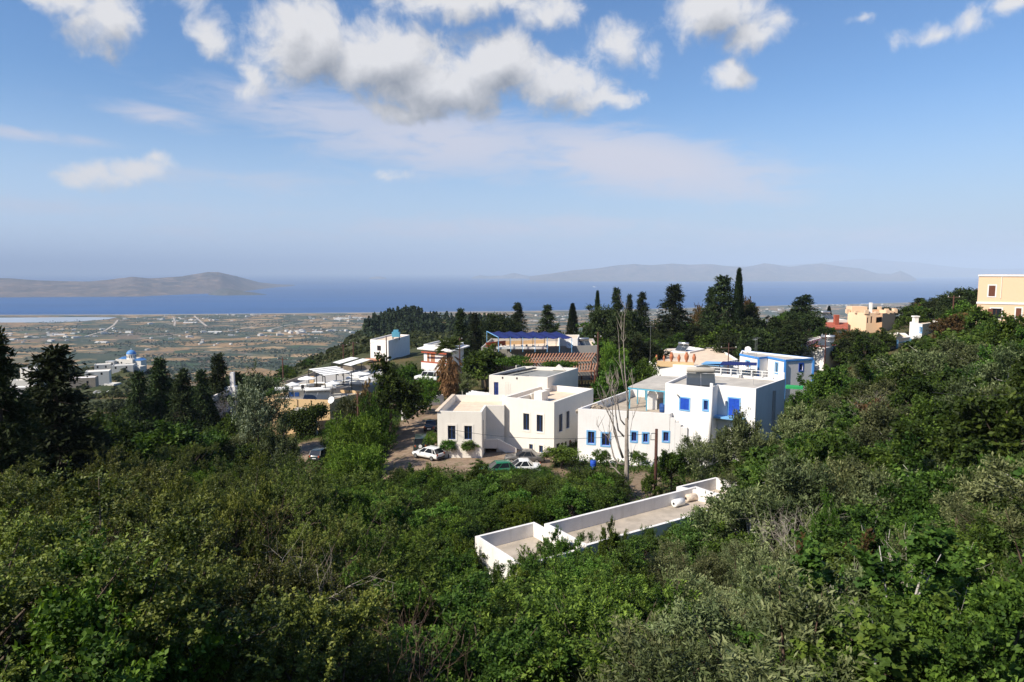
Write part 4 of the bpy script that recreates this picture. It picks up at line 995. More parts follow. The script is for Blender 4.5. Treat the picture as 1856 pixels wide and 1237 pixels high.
# orange beam pergolas stepping down in front
op = empty('orange_pergola', 'sloping orange stained beam pergola with green creeper below the blue canopy', 'pergola', (8, 113, -20))
R0 = [WY(948, 656, 112), WY(1072, 652, 110), WY(1080, 640, 119), WY(955, 642, 120)]
q = MB()
for k in range(24):
    a = R0[0].lerp(R0[1], k / 23); b = R0[3].lerp(R0[2], k / 23); q.bar(a, b, .17, .2)
for a, b in ((R0[0], R0[1]), (R0[3], R0[2])): q.bar(a - Vector((0, 0, .15)), b - Vector((0, 0, .15)), .16, .18)
bw(q, 'rafters', 'orangewood', op)
q = MB()
for k in range(6):
    for a, b in ((R0[0], R0[1]), (R0[3], R0[2])):
        c = a.lerp(b, k / 5); q.bar((c.x, c.y, c.z - .2), (c.x, c.y, -22), .18, .18)
bw(q, 'post', 'brownwood', op)
q = MB(); a, b = WY(935, 668, 111), WY(952, 666, 113); q.bar((a.x, a.y, a.z - 1), (b.x, b.y, b.z - 1), .25, 3); q.bar((R0[3].x, R0[3].y - 2.5, R0[3].z - 2), (R0[2].x, R0[2].y - 2.5, R0[2].z - 2), .25, 3.2); bw(q, 'back_wall', 'grey', op)
op2 = empty('lower_pergola', 'flat orange beam pergola over a stone courtyard behind the white house', 'pergola', (6, 105, -21))
R1_ = [WY(1040, 672, 104), WY(1078, 671, 103), WY(1082, 659, 110), WY(1040, 660, 111)]
q = MB()
for k in range(9): q.bar(R1_[0].lerp(R1_[1], k / 8), R1_[3].lerp(R1_[2], k / 8), .14, .16)
for a, b in ((R1_[0], R1_[1]), (R1_[3], R1_[2])): q.bar(a - Vector((0, 0, .15)), b - Vector((0, 0, .15)), .15, .15)
bw(q, 'rafters', 'orangewood', op2)
q = MB()
for c in R1_: q.bar((c.x, c.y, c.z), (c.x, c.y, -22), .2, .2)
bw(q, 'post', 'brownwood', op2)

# ================= cream terrace house behind the blue-windowed house
YJ = 122.0; zj = WY(1250, 648, YJ).z
J = [WY(1176, 668, YJ - 8), WY(1262, 664, YJ - 12), WY(1338, 657, YJ - 4), WY(1300, 640, YJ + 16), WY(1180, 640, YJ + 12)]
jh = empty('terrace_house', 'cream house with wide pale flat roof and a row of terracotta urns on its parapet', 'house', (J[1].x, J[1].y, -20))
block(jh, [Vector((p.x, p.y, 0)) for p in J], zj + .1, zj - .12, -22, 'white', 'tile', .3)
p0, p1 = WY(1190, 658, YJ - 9), WY(1258, 655, YJ - 11); q = MB(); q.bar((p0.x, p0.y, zj + .1), (p1.x, p1.y, zj + .1), .35, .9); bw(q, 'parapet', 'tan', jh)
for k, px in enumerate((1187, 1199, 1211, 1225, 1236.5, 1250)):
    s = (.8, .75, 1.2, .95, 1.3, 1.1)[k]
    c = p0.lerp(p1, k / 5.0)
    e = tag(MB().lathe((0, 0, 0), [(.16 * s, 0), (.12 * s, .1 * s), (.26 * s, .45 * s), (.3 * s, .75 * s), (.2 * s, 1.0 * s), (.12 * s, 1.15 * s), (.2 * s, 1.25 * s)], 12).build('urn', M['terracotta'], None, True), ('small ochre urn at the left end of the urn row', 'squat dark urn second in the row on the cream parapet', 'tall red brown urn third in the row on the cream parapet', 'mushroom topped urn fourth in the row on the cream parapet', 'tallest rust red urn fifth in the row on the cream parapet', 'ochre urn at the right end of the urn row')[k], 'urn', 'terracotta urns on the cream parapet')
    e.location = (c.x, c.y, zj + .55)
jb = [WY(1214, 646, YJ + 8), WY(1250, 646, YJ + 7), WY(1277, 642, YJ + 12), WY(1240, 640, YJ + 18)]
block(jh, [Vector((p.x, p.y, 0)) for p in jb], WY(1230, 637, YJ + 8).z, WY(1230, 637.6, YJ + 8).z, zj - .3, 'white', 'white', .15, {}, 'roof_room', 'roof_room_top')
heater('solar heater leaning on the white roof room of the cream house', (WY(1236, 637, YJ + 9).x, YJ + 9, WY(1230, 637.6, YJ + 8).z), R(-35), 2.1)
p = WY(1170, 645, YJ - 2); dish('white satellite dish left of the urn row', (p.x, p.y, p.z - .7), R(-10), .45)
q = MB(); a, b, c, d = WY(1270, 660, YJ - 11.5), WY(1310, 660, YJ - 14), WY(1320, 657, YJ - 9), WY(1280, 657, YJ - 8); q.quad(a, b, c, d); q.prism([(p.x, p.y) for p in (a, b, c, d)], a.z - .08, a.z - .02); bw(q, 'blue_awning', 'lblue', jh)

# ================= blue trimmed cottage
YK = 100.0; zk = WY(1430, 651, YK).z
k0, k1, k2, k3 = WZ(1341, 641.5, zk), WZ(1375, 648, zk), WZ(1391.5, 646.5, zk), WZ(1423, 652.5, zk)
k4 = WZ(1474, 649.5, zk); k5 = k4 + Vector((-4.6, 6.5, 0)); 
K = [k0, k1, k2, k3, k4, k5, k0 + Vector((1.8, 4.5, 0))]
kh = empty('blue_trim_cottage', 'white cottage edged in bright blue trim with flat grey roof and balcony', 'house', (k3.x, k3.y, -19.5))
hk = {}
wk = wins(kh, K, [(0, 1352, 655, 1358.5, 674, dict(surround='lblue', sw=.18, sash='blue', name='door')), (2, 1405.5, 658.5, 1409.5, 676, dict(surround='lblue', sw=.18, sash='lblue', bars=0)), (3, 1449, 660, 1455, 672, dict(surround='blue', sw=.16, sash='blue'))], hk)
block(kh, K, zk, zk - .2, -21, 'white', 'sheet', .2, hk); put_wins(kh, K, wk)
q = MB()
for i in range(6):
    a, b = K[i], K[i + 1]; d = (b - a).normalized(); n_ = Vector((d.y, -d.x, 0)); q.bar((a.x + n_.x * .05, a.y + n_.y * .05, zk - .12), (b.x + n_.x * .05, b.y + n_.y * .05, zk - .12), .1, .3)
for a in (K[1], K[3], K[4]): q.bar((a.x, a.y - .05, zk - .3), (a.x, a.y - .05, -19.5), .26, .26)
bw(q, 'blue_trim', 'azure', kh)
d = (K[1] - K[0]).normalized(); n_ = Vector((d.y, -d.x, 0)); q = MB(); c = K[0].lerp(K[1], .5) + n_ * .7; q.obox((c.x, c.y, WY(1355, 678, 98).z), d * 1.9, n_ * .7, (0, 0, .1)); bw(q, 'balcony', 'white', kh)
q = MB()
for k in range(9): c2 = K[0].lerp(K[1], k / 8.0) + n_ * 1.35; zb = WY(1355, 678, 98).z; q.bar((c2.x, c2.y, zb + .1), (c2.x, c2.y, zb + 1.0), .06, .06)
bw(q, 'railing', 'whitepaint', kh)
q = MB(); a, b = WY(1305, 650.5, YK - 1), WY(1372, 650.5, YK - 2); q.prism([(a.x, a.y), (b.x, b.y), (b.x + 1.2, b.y + 3.2), (a.x + 1.5, a.y + 3.5)], zk - .75, zk - .68); bw(q, 'porch_canopy', 'awning', kh)
q = MB()
for c in (a, a.lerp(b, .5)): q.bar((c.x, c.y, zk - .7), (c.x, c.y, -17.5), .09, .09)
bw(q, 'porch_post', 'dark', kh)
dish('white satellite dish on the blue trimmed cottage roof', (k0.x + 1.6, k0.y + 1.0, zk - .2), R(-10), .5)
aerial('tall aerial standing on the blue trimmed cottage', (k1.x - .1, k1.y + .6, zk - .2), 3.2, .3)
zl = WY(1440, 683, 90).z
q = tag(MB().obox((WY(1440, 699, 90).x, 90, WY(1440, 702, 90).z), (1.0, -.4, 0), (.3, .6, 0), (0, 0, .16)).build('green_cover', M['green_cloth']), 'bright green cloth cover draped over a low wall behind the blue-windowed house', 'cover')

# ================= white and red roofs further right
z = WY(1455, 617, 128).z
l1 = simple_house('white_cottage', 'low white cottage wall with flat roof left of the red tiled cottage', three((1430, 616), (1462, 620), (1495, 611), z), z, 6, 'white', 'sheet', .2, .15)
z = WY(1490, 630, 122).z
lp = three((1453, 627), (1497, 631), (1535, 622), z)
l2 = simple_house('red_roof_cottage', 'white cottage with red tiled flat roof and blue corner post', lp, z, 6, 'white', 'redtile', .22, .12)
q = MB(); q.bar((lp[0].x, lp[0].y - .05, z + .4), (lp[0].x, lp[0].y - .05, z - 3), .35, .35); bw(q, 'corner_post', 'lblue', l2)
heater('solar heater tilted on the red tiled cottage', (WY(1497, 625, 124).x, 124, z - .1), R(-40), 2.4, 'steel', 1.3)
z = WY(1512, 583, 168).z
l3 = empty('red_tiled_house', 'house with a steep bright red tiled roof beside the crenellated cream house', 'house', (WY(1510, 597, 168).x, 168, z - 6))
a, b, c, d = WY(1486, 595, 166), WY(1537, 596, 166), WY(1537, 585, 172), WY(1488, 584, 172)
q = MB(); q.add([tuple(a), tuple(b), tuple(c), tuple(d)] + [(p.x, p.y, p.z - .25) for p in (a, b, c, d)], [(0, 1, 2, 3), (7, 6, 5, 4), (0, 4, 5, 1), (1, 5, 6, 2), (2, 6, 7, 3), (3, 7, 4, 0)]); bw(q, 'roof', 'redtile', l3)
q = MB(); q.prism([(a.x + .6, 166.8), (b.x - .6, 166.8), (c.x - .6, 172), (d.x + .6, 172)], -24, a.z - .3); bw(q, 'wall', 'white', l3)
q = MB(); p = WY(1516, 582, 170); q.box(p.x - .5, 169.6, d.z - 1, p.x + .5, 170.6, WY(1516, 571, 170).z); bw(q, 'chimney', 'redtile', l3)
q = MB(); q.box(a.x + 1, 172.4, d.z - 3, c.x, 178, d.z + .5); bw(q, 'back_wing', 'cream', l3)
heater('solar heater above the bright red tiled roof', (WY(1500, 580, 174).x, 174, d.z + .5), R(5), 2.4, 'steel', 1.3)

# ---- crenellated cream house
YM = 172.0; z = WY(1573, 567, YM).z
Mp = three((1537, 562), (1571, 565), (1623, 563), z)
m0, m1 = WY(1537, 562, YM + 2), WY(1571, 565, YM - 2); m2 = WY(1621, 565, YM + 6)
Mp = [Vector((m0.x, m0.y, 0)), Vector((m1.x, m1.y, 0)), Vector((m1.x + 5.5, m1.y + 0.5, 0)), Vector((m2.x - 1.6, m2.y - 3.4, 0)), Vector((m2.x, m2.y, 0)), Vector((m2.x + 1, m2.y + 9, 0)), Vector((m0.x + 4.6, m0.y + 9, 0))]
mh = empty('crenellated_house', 'pale apricot house with raised corner crenellations above the red tiled roof', 'house', (m1.x, m1.y, -16))
mh_h = {}; mw = wins(mh, Mp, [(1, 1571.5, 576, 1574, 586, dict(sash='brownwood')), (1, 1578, 574, 1581, 586, dict(sash='brownwood')), (2, 1589, 575, 1599, 585, dict(sash='brownwood', bars=2)), (3, 1613, 575, 1617, 582, dict(sash='brownwood'))], mh_h)
block(mh, Mp, z, z - .8, -22, 'yellow', 'tile', .25, mh_h); put_wins(mh, Mp, mw)
q = MB()
for i, p in enumerate(Mp):
    q.obox((p.x, p.y + .15, z + .25), (.45, 0, 0), (0, .3, 0), (0, 0, .5))
    j = Mp[(i + 1) % len(Mp)]; c = p.lerp(j, .5); 
    if (j - p).length > 3: q.obox((c.x, c.y + .15, z + .12), (.5, 0, 0), (0, .25, 0), (0, 0, .3))
bw(q, 'crenellation', 'yellow', mh)
q = MB(); p = WY(1558, 562, YM + 6); q.box(p.x - 2, p.y, z - .8, p.x + 2, p.y + 3, WY(1558, 556, YM + 6).z); bw(q, 'roof_room', 'yellow', mh)
q = MB(); p = WY(1579, 560, YM + 7); q.box(p.x - .3, p.y, z - .8, p.x + .3, p.y + .6, WY(1579, 549, YM + 7).z); bw(q, 'chimney', 'white', mh)

# ---- white and blue house, white house with chimney
z = WY(1630, 612, 136).z
o0 = [WY(1598, 612, 138), WY(1626, 616, 134), WY(1650, 613, 137), WY(1640, 608, 146), WY(1600, 607, 146)]
oh = empty('blue_corner_house', 'small white house with sloping parapets and pale blue corners half hidden by trees', 'house', (o0[1].x, o0[1].y, -18))
block(oh, [Vector((p.x, p.y, 0)) for p in o0], z, z - .3, -19, 'white', 'tile', .25)
q = MB()
for i in (0, 1, 2): p = o0[i]; q.bar((p.x, p.y - .04, z - .3), (p.x, p.y - .04, -18), .35, .3)
for i in (0, 1): a, b = o0[i], o0[i + 1]; q.bar((a.x, a.y - .06, z - .9), (b.x, b.y - .06, z - .9), .1, .25)
bw(q, 'corner_trim', 'lblue', oh)
q = MB(); p = o0[1]; q.add([(p.x - .1, p.y + .02, z), (p.x + .1, p.y - .1, z + 1.2), (p.x + 2.6, p.y + 2.2, z), (p.x - .1, p.y + .3, z), (p.x + .1, p.y + .25, z + 1.2), (p.x + 2.5, p.y + 2.5, z)], [(0, 2, 1), (3, 4, 5), (0, 1, 4, 3), (1, 2, 5, 4)]); bw(q, 'sloping_parapet', 'white', oh)
z = WY(1665, 584.5, 142).z
pp = three((1649, 584), (1672, 588), (1702, 583), z)
ph = simple_house('chimney_house', 'white house with a square white chimney and blue window under the trees', pp, z, 6, 'white', 'tile', .25, .3, [(0, 1667, 594, 1671, 603, dict(surround='lblue', sw=.15, sash='lblue'))])
q = MB(); p = WY(1661, 584, 143); q.box(p.x - .45, p.y, z - .5, p.x + .45, p.y + .8, WY(1661, 575, 143).z); q.box(p.x - .6, p.y - .15, WY(1661, 575, 143).z, p.x + .6, p.y + .95, WY(1661, 573, 143).z); bw(q, 'chimney', 'white', ph)
# ---- big pale yellow house at the right edge
YQ = 104.0; q0 = WY(1774.5, 498.5, YQ); 
Qp = [Vector((q0.x, q0.y, 0)), Vector((q0.x + 11.5, q0.y - 8.2, 0)), Vector((q0.x + 19.5, q0.y + 2.5, 0)), Vector((q0.x + 8.0, q0.y + 10.7, 0))]
yh = empty('yellow_house', 'large pale yellow two storey house with brown shutters on the right slope', 'house', (q0.x, q0.y, -9))
hq = {}; wq = wins(yh, Qp, [(0, 1792, 518, 1804, 537.5, dict(surround='white', sw=.16, sash='brownwood', shutter='brownwood')), (0, 1795.5, 559.5, 1815, 578, dict(surround='white', sw=.16, sash='brownwood', bars=1)), (0, 1841, 559, 1851, 578, dict(surround='white', sw=.16, sash='brownwood', shutter='brownwood')), (0, 1862, 516, 1872, 536, dict(surround='white', sw=.16, sash='brownwood', shutter='brownwood'))], hq)
block(yh, Qp, q0.z, q0.z - .4, -13, 'yellow', 'tile', .3, hq); put_wins(yh, Qp, wq)
q = MB(); d = (Qp[1] - Qp[0]).normalized(); n_ = Vector((d.y, -d.x, 0))
for zz, hgt, pr in ((q0.z - .1, .26, .14), (WY(1780, 549, YQ).z, .3, .1)): a, b = Qp[0] + n_ * .04 - d * .1, Qp[1] + n_ * .04; q.bar((a.x, a.y, zz), (b.x, b.y, zz), pr, hgt)
bw(q, 'cornice', 'white', yh)
q = MB(); h = hpx(Qp[0], Qp[1], 1815, 500, 1816, 540); c = Qp[0] + d * h[0] + n_ * .06; q.tube([(c.x, c.y, q0.z - .3), (c.x, c.y, WY(1815, 541, YQ - 1).z)], .05, 6); bw(q, 'drainpipe', 'cream', yh)
p = WY(1806, 569, 101); q = MB(); 
q.obox((WY(1793.5, 569, 102.6).x - .1, 102.3, WY(1794, 569, 102.6).z), (.05, .02, 0), (.1, -.35, 0), (0, 0, .75)); bw(q, 'open_shutter', 'brownwood', yh)
# low walls
def wallthing(label, pts, h, m='white', th=.28, name='boundary_wall'):
    e = MB()
    for a, b in zip(pts[:-1], pts[1:]):
        for s in range(3):
            p, r = a.lerp(b, s / 3), a.lerp(b, (s + 1) / 3); zg = min(p.z, r.z); t = (r - p); t.z = 0; t.normalize(); n_ = Vector((t.y, -t.x, 0)) * th / 2
            zt_ = max(p.z, r.z) + h; c = (p + r) / 2; e.obox((c.x, c.y, (zg - 1 + zt_) / 2), t * ((r - p).xy.length / 2 - .002), n_, (0, 0, (zt_ - zg + 1) / 2))
    return tag(e.build(name, M[m]), label, 'wall')
wallthing('low white wall following the far bend of the dirt road', [WG(729, 762), WG(744, 749), WG(768, 741), WG(804, 733)], 1.5)
wallthing('white yard wall behind the middle house terrace', [WY(846, 716, 100) + Vector((0, 0, -1.5)), WY(860, 712, 98) + Vector((0, 0, -1.3)), WY(892, 716, 95.5) + Vector((0, 0, -1.3))], 1.5, 'white', .25, 'yard_wall')

# ================= church and village on the left
YR = 440.0
def villa(name, label, px, py, w, d, h, yaw, Y, wall='white', roof='white', cat='house', group='white houses of the lower village', nw=3):
    p = WY(px, py, Y); zb = min(p.z, G(p.x, p.y)) - 3
    e = empty(name, label, cat, (p.x, p.y, p.z), 0, group)
    c, s = math.cos(R(yaw)), math.sin(R(yaw)); L = lambda a, b: Vector((p.x + a * c - b * s, p.y + a * s + b * c, 0))
    poly = [L(-w / 2, 0), L(w / 2, 0), L(w / 2, d), L(-w / 2, d)]
    hl = [(w * (k + .3) / nw, w * (k + .3) / nw + 1.0, p.z + h * .35, p.z + h * .35 + 1.4) for k in range(nw)] if nw else []
    block(e, poly, p.z + h, p.z + h - .35, zb, wall, roof, .3, {0: hl})
    for hq_ in hl: window(e, poly[0], poly[1], hq_, None, sash='brownwood', bars=0)
    return e, L, p
ch, L, p = villa('church', 'white village church with a large blue dome on a windowed drum', 225.5, 668, 11.4, 10, 5.9, -4, YR, 'cream', 'cream', 'church', None, 0)
z0 = p.z + 5.9
q = MB(); c = L(2.6, 4); q.lathe((c.x, c.y, z0 - .4), [(2.8, 0), (2.8, 3.1), (2.98, 3.2), (2.98, 3.45)], 24); dr_ = bw(q, 'drum', 'cream', ch)
q = MB(); q.lathe((c.x, c.y, z0 + 3.05), [(2.92, 0)] + [(2.88 * math.cos(a), 2.6 * math.sin(a)) for a in np.linspace(0.05, 1.5, 10)], 28); bw(q, 'dome', 'dome', ch, True)
q = MB()
for k in range(12):
    a = k / 12 * 6.283; q.obox((c.x + 2.82 * math.cos(a), c.y + 2.82 * math.sin(a), z0 + 1.5), (-.25 * math.sin(a), .25 * math.cos(a), 0), (.05 * math.cos(a), .05 * math.sin(a), 0), (0, 0, .8))
sub(q, 'drum_window', 'pglass', dr_, ch)
q = MB(); q.bar((c.x, c.y, z0 + 5.6), (c.x, c.y, z0 + 6.8), .12, .12); q.bar((c.x - .4, c.y, z0 + 6.4), (c.x + .4, c.y, z0 + 6.4), .15, .15); bw(q, 'cross', 'whitepaint', ch)
q = MB()
for u in (1.2, 2.4, 3.6): a, b = L(u, -.05), L(u + .7, -.05); q.bar((a.x, a.y, p.z + 2.2), (b.x, b.y, p.z + 2.2), .1, 2.3)
for u, zz in ((-4.5, 4.0), (-2.2, 3.7)): a, b = L(u, -.05), L(u + .8, -.05); q.bar((a.x, a.y, p.z + zz), (b.x, b.y, p.z + zz), .1, 1.1)
bw(q, 'window', 'pglass', ch)
q = MB()
for sgn, u in ((1, 8.0), (-1, -2.2)):
    a = L(u - 2.4, 1.4); b = L(u + 2.4, 1.4); cc = L(u + 2.4, 8); d = L(u - 2.4, 8); r0 = L(u, 1.4); r1 = L(u, 8); zz = z0 - (1.0 if sgn > 0 else -.05)
    q.add([(a.x, a.y, zz), (b.x, b.y, zz), (cc.x, cc.y, zz), (d.x, d.y, zz), (r0.x, r0.y, zz + 1.3), (r1.x, r1.y, zz + 1.3)], [(0, 4, 5, 3), (1, 2, 5, 4), (0, 1, 4), (2, 3, 5)])
bw(q, 'nave_roof', 'dome', ch)
q = MB(); a = [L(5.72, 1.6), L(10.3, 1.6), L(10.3, 7.8), L(5.72, 7.8)]; q.prism([(v.x, v.y) for v in a], p.z - 6, z0 - 1.0); bw(q, 'nave', 'cream', ch)
VL = [('white hall with bright flat roof just in front of the church', 222, 672, 12, 9, 3.2, 20, 425, 'villagewhite', 'villagewhite'), ('long white house left below the church', 186, 671, 9, 7, 3.5, 25, 428, 'villagewhite', 'cream'),
      ('small white house with a blue domed lantern left of the church', 199, 665, 5, 4, 3.5, 10, 436, 'villagewhite', 'dome'), ('white terraced house stepping down below the long one', 176, 684, 12, 9, 3.2, 24, 385, 'cream', 'cream'),
      ('grey stone walled house lowest in the village cluster', 150, 702, 11, 7, 4.5, 20, 330, 'stone', 'white'), ('little white chapel like house between dark conifers', 198, 708, 5.5, 5, 3.2, -10, 330, 'villagewhite', 'villagewhite'),
      ('bright white house with lean-to at far left', 51, 681, 11, 8, 3.6, -18, 345, 'villagewhite', 'villagewhite'), ('white terrace wall house below the far left one', 40, 694, 10, 4, 1.2, 8, 325, 'cream', 'cream'),
      ('low grey white house lowest at the left edge', 24, 716, 13, 8, 3.0, 14, 290, 'grey', 'cream'), ('half hidden white house right of the terraced house', 182, 720, 6, 5, 2.5, 15, 318, 'villagewhite', 'cream'),
      ('pale house on the church terrace edge', 247, 669, 6, 5, 1.6, -15, 432, 'villagewhite', 'villagewhite')]
for lab, px, py, w, d, h, yw, Y, wm, rm in VL: villa('village_house', lab, px, py, w, d, h, yw, Y, wm, rm, nw=2 if h > 2 else 0)

# ---- houses scattered over the plain: too small to show parts
rng = np.random.default_rng(21)
pm = MB(); pm.prism([(-6, -4), (6, -4), (6, 4), (-6, 4)], -1, 5.5); pm.prism([(-6.4, -4.4), (6.4, -4.4), (6.4, 4.4), (-6.4, 4.4)], 5.5, 6.0); pm.prism([(6, -3), (11, -3), (11, 3), (6, 3)], -1, 3.5)
proto = None; k = 0
def plain_house(px, py, s=1.0):
    global proto
    p = WG(px, py, y0=300)
    if p is None or p.y > 7600 or p.z < SEA + .3 or p.y < 900: return
    if proto is None:
        o = tag(pm.build('plain_house', M['villagewhite']), 'tiny white house far out on the coastal plain', 'house', 'white houses scattered over the coastal plain'); proto = o
    else: o = proto.copy(); COL.objects.link(o)
    o.location = p; o.rotation_euler.z = rng.uniform(0, 3.1); s *= .8; o.scale = (s * rng.uniform(.8, 1.7), s * rng.uniform(.8, 1.3), s * rng.uniform(.7, 1.2))
clus = [(150, 600, 60, 12, 24), (330, 578, 60, 6, 34), (420, 572, 50, 3, 22), (610, 577, 36, 5, 30), (560, 600, 60, 10, 26), (470, 605, 70, 15, 18), (300, 605, 90, 18, 26), (60, 610, 60, 14, 18), (1010, 575, 45, 8, 20), (1180, 566, 30, 8, 18), (1400, 560, 60, 4, 26), (1500, 553, 60, 4, 30), (1640, 549, 45, 3, 20)]
for cx, cy_, sx, sy, n in clus:
    for _ in range(n): plain_house(cx + rng.normal() * sx, cy_ + abs(rng.normal()) * sy * .8 - sy * .3, rng.choice([.7, 1, 1, 1.6]))
gm = None
for px, py, w, yw in ((105, 608, 62, .15), (18, 617, 40, .1), (185, 622, 45, -.1), (345, 586, 70, .05), (390, 603, 60, .1), (622, 578, 90, .02), (648, 577, 60, .1), (612, 580, 40, .0), (1610, 550, 130, .02), (1570, 552, 90, .05), (575, 603, 45, .2)):
    p = WG(px, py, y0=300)
    if p is None: continue
    if gm is None:
        q = MB(); q.prism([(-.5, -10), (.5, -10), (.5, 10), (-.5, 10)], 0, 3.5); q.add([(-.5, -10, 3.5), (.5, -10, 3.5), (.5, 0, 5.5), (-.5, 0, 5.5), (-.5, 10, 3.5), (.5, 10, 3.5)], [(0, 1, 2, 3), (3, 2, 5, 4), (0, 3, 4), (1, 5, 2)])
        gm = o = tag(q.build('greenhouse', M['villagewhite']), 'long pale greenhouse lying in the fields of the plain', 'greenhouse', 'pale greenhouses on the plain')
    else: o = gm.copy(); COL.objects.link(o)
    o.location = p; o.rotation_euler.z = yw; o.scale = (w, 1, 1)
b = WZ(1077, 521, SEA); q = MB(); q.add([(-30, -5, 0), (30, -5, 0), (38, 0, 0), (30, 5, 0), (-30, 5, 0), (-32, -7, 7), (32, -7, 7), (44, 0, 8), (32, 7, 7), (-32, 7, 7)], [(0, 1, 6, 5), (1, 2, 7, 6), (2, 3, 8, 7), (3, 4, 9, 8), (4, 0, 5, 9), (5, 6, 7, 8, 9)])
bt_ = empty('ferry', 'tiny white boat alone far out on the blue sea', 'boat', b)
q.build('hull', M['whitepaint'], bt_); q = MB(); q.box(-24, -5, 7, 14, 5, 14); q.box(-10, -3, 14, -4, 3, 19); q.build('superstructure', M['whitepaint'], bt_)
# ================================================================== vehicles
def paint(name, c, rough=0.28):
    m, t, b, o = mat(name)
    d = t.rng(t.noise(geo(t), 1.6, 4, 0.6), 0.45, 0.8)
    t.put(b.inputs['Base Color'], t.mix(t.m('MULTIPLY', d, .35), c, (0.35, 0.30, 0.24))); b.inputs['Roughness'].default_value = rough
    b.inputs['Coat Weight'].default_value = .4; b.inputs['Coat Roughness'].default_value = .1
    return m
def car(name, label, cat, loc, yaw, col, Ln=4.0, W=1.68, H=1.43, style='hatch', group=None):
    e = empty(name, label, cat, loc, R(yaw), group)
    hl = Ln / 2; hw = W / 2; belt = H * .62 if style != 'suv' else H * .58; low = .24 if style != 'suv' else .36
    if style == 'hatch': st = [(-hl, .38, .80, .82), (-hl + .08, low, belt * .98, .93), (-hl * .6, low, belt, 1), (0, low, belt, 1), (hl * .42, low, belt * .97, 1), (hl * .78, low, belt * .84, .97), (hl * .95, low + .02, belt * .72, .88), (hl, .34, .60, .78)]
    elif style == 'sedan': st = [(-hl, .38, .78, .82), (-hl + .08, low, belt * .95, .93), (-hl * .62, low, belt, 1), (0, low, belt, 1), (hl * .42, low, belt * .97, 1), (hl * .8, low, belt * .86, .96), (hl * .96, low, belt * .74, .88), (hl, .34, .60, .78)]
    else: st = [(-hl, .42, belt * .98, .92), (-hl + .06, low, belt, .98), (-hl * .5, low, belt, 1), (0, low, belt, 1), (hl * .42, low, belt, 1), (hl * .88, low, belt * .95, .98), (hl * .97, low, belt * .88, .94), (hl, .45, belt * .8, .9)]
    v = []; f = []; k = 8
    for x, zl, zh, w in st:
        a = hw * w; m_ = (zl + zh) / 2
        v += [(x, -a * .86, zl), (x, -a, zl + .14), (x, -a, m_ + .1), (x, -a * .93, zh), (x, a * .93, zh), (x, a, m_ + .1), (x, a, zl + .14), (x, a * .86, zl)]
    for i in range(len(st) - 1):
        for j in range(k): f.append((i * k + j, i * k + (j + 1) % k, (i + 1) * k + (j + 1) % k, (i + 1) * k + j))
    f += [tuple(range(k - 1, -1, -1)), tuple((len(st) - 1) * k + j for j in range(k))]
    q = MB(); q.add(v, f); body = q.build('body', col, e, True)
    bv = body.modifiers.new('edge', 'BEVEL'); bv.width = .035; bv.segments = 2; bv.limit_method = 'ANGLE'; bv.angle_limit = R(28)
    if style == 'hatch': bx, tx = (-hl * .95, hl * .46), (-hl * .72, hl * .06)
    elif style == 'sedan': bx, tx = (-hl * .62, hl * .44), (-hl * .36, hl * .08)
    else: bx, tx = (-hl * .97, hl * .42), (-hl * .92, hl * .24)
    zb, zt = belt - .03, H; tw = hw * .76; bw_ = hw * .91
    q = MB(); q.add([(bx[0], -bw_, zb), (bx[1], -bw_, zb), (bx[1], bw_, zb), (bx[0], bw_, zb), (tx[0], -tw, zt - .05), (tx[1], -tw, zt - .05), (tx[1], tw, zt - .05), (tx[0], tw, zt - .05)], [(0, 1, 5, 4), (1, 2, 6, 5), (2, 3, 7, 6), (3, 0, 4, 7), (4, 5, 6, 7)])
    q.build('windows', M['pglass'], e)
    q = MB(); q.add([(tx[0] - .05, -tw - .02, zt - .06), (tx[1] + .05, -tw - .02, zt - .06), (tx[1] + .05, tw + .02, zt - .06), (tx[0] - .05, tw + .02, zt - .06), (tx[0] + .1, -tw * .9, zt), (tx[1] - .1, -tw * .9, zt), (tx[1] - .1, tw * .9, zt), (tx[0] + .1, tw * .9, zt)], [(0, 1, 5, 4), (1, 2, 6, 5), (2, 3, 7, 6), (3, 0, 4, 7), (4, 5, 6, 7)])
    rf = q.build('roof', col, e, True); q = MB()
    for s in (-1, 1):
        for (b0, t0_) in ((bx[0] + .03, tx[0]), (bx[1] - .03, tx[1]), (bx[0] * .25 + bx[1] * .5, tx[0] * .4 + tx[1] * .6), (bx[0] * .75 + bx[1] * .1, tx[0] * .85 + tx[1] * .15)):
            q.bar((b0, s * (bw_ + .005), zb), (t0_, s * (tw + .012), zt - .05), .07, .03, (0, s, 0))
    q.build('pillar', col, e)
    r = .30 if style != 'suv' else .36
    for sx in (-hl * .62, hl * .64):
        for s in (-1, 1):
            q = MB(); y0, y1 = s * (hw - .2), s * (hw + .015)
            q.tube([(sx, y0, r), (sx, y0 + s * .02, r), (sx, y1 - s * .03, r), (sx, y1, r)], [r * .92, r, r, r * .9], 20); w = q.build('wheel', M['black'], e, True)
            q = MB(); q.tube([(sx, y1 - s * .05, r), (sx, y1 + s * .012, r)], r * .62, 16); q.build('rim', M['steel'], w)
    for s in (-1, 1):
        q = MB(); q.obox((hl * .955, s * hw * .62, belt * .70), (.06, -.05 * s, 0), (0, .17, 0), (0, 0, .08)); q.build('headlight', M['steel'], e)
        q = MB(); q.obox((-hl * .985, s * hw * .72, belt * .86), (.04, 0, 0), (0, .09, 0), (0, 0, .12)); q.build('tail_light', M['redwood'], e)
        q = MB(); q.obox((bx[1] - .3, s * (hw + .06), belt + .02), (.06, 0, 0), (0, .08, 0), (0, 0, .06)); q.build('mirror', col, e)
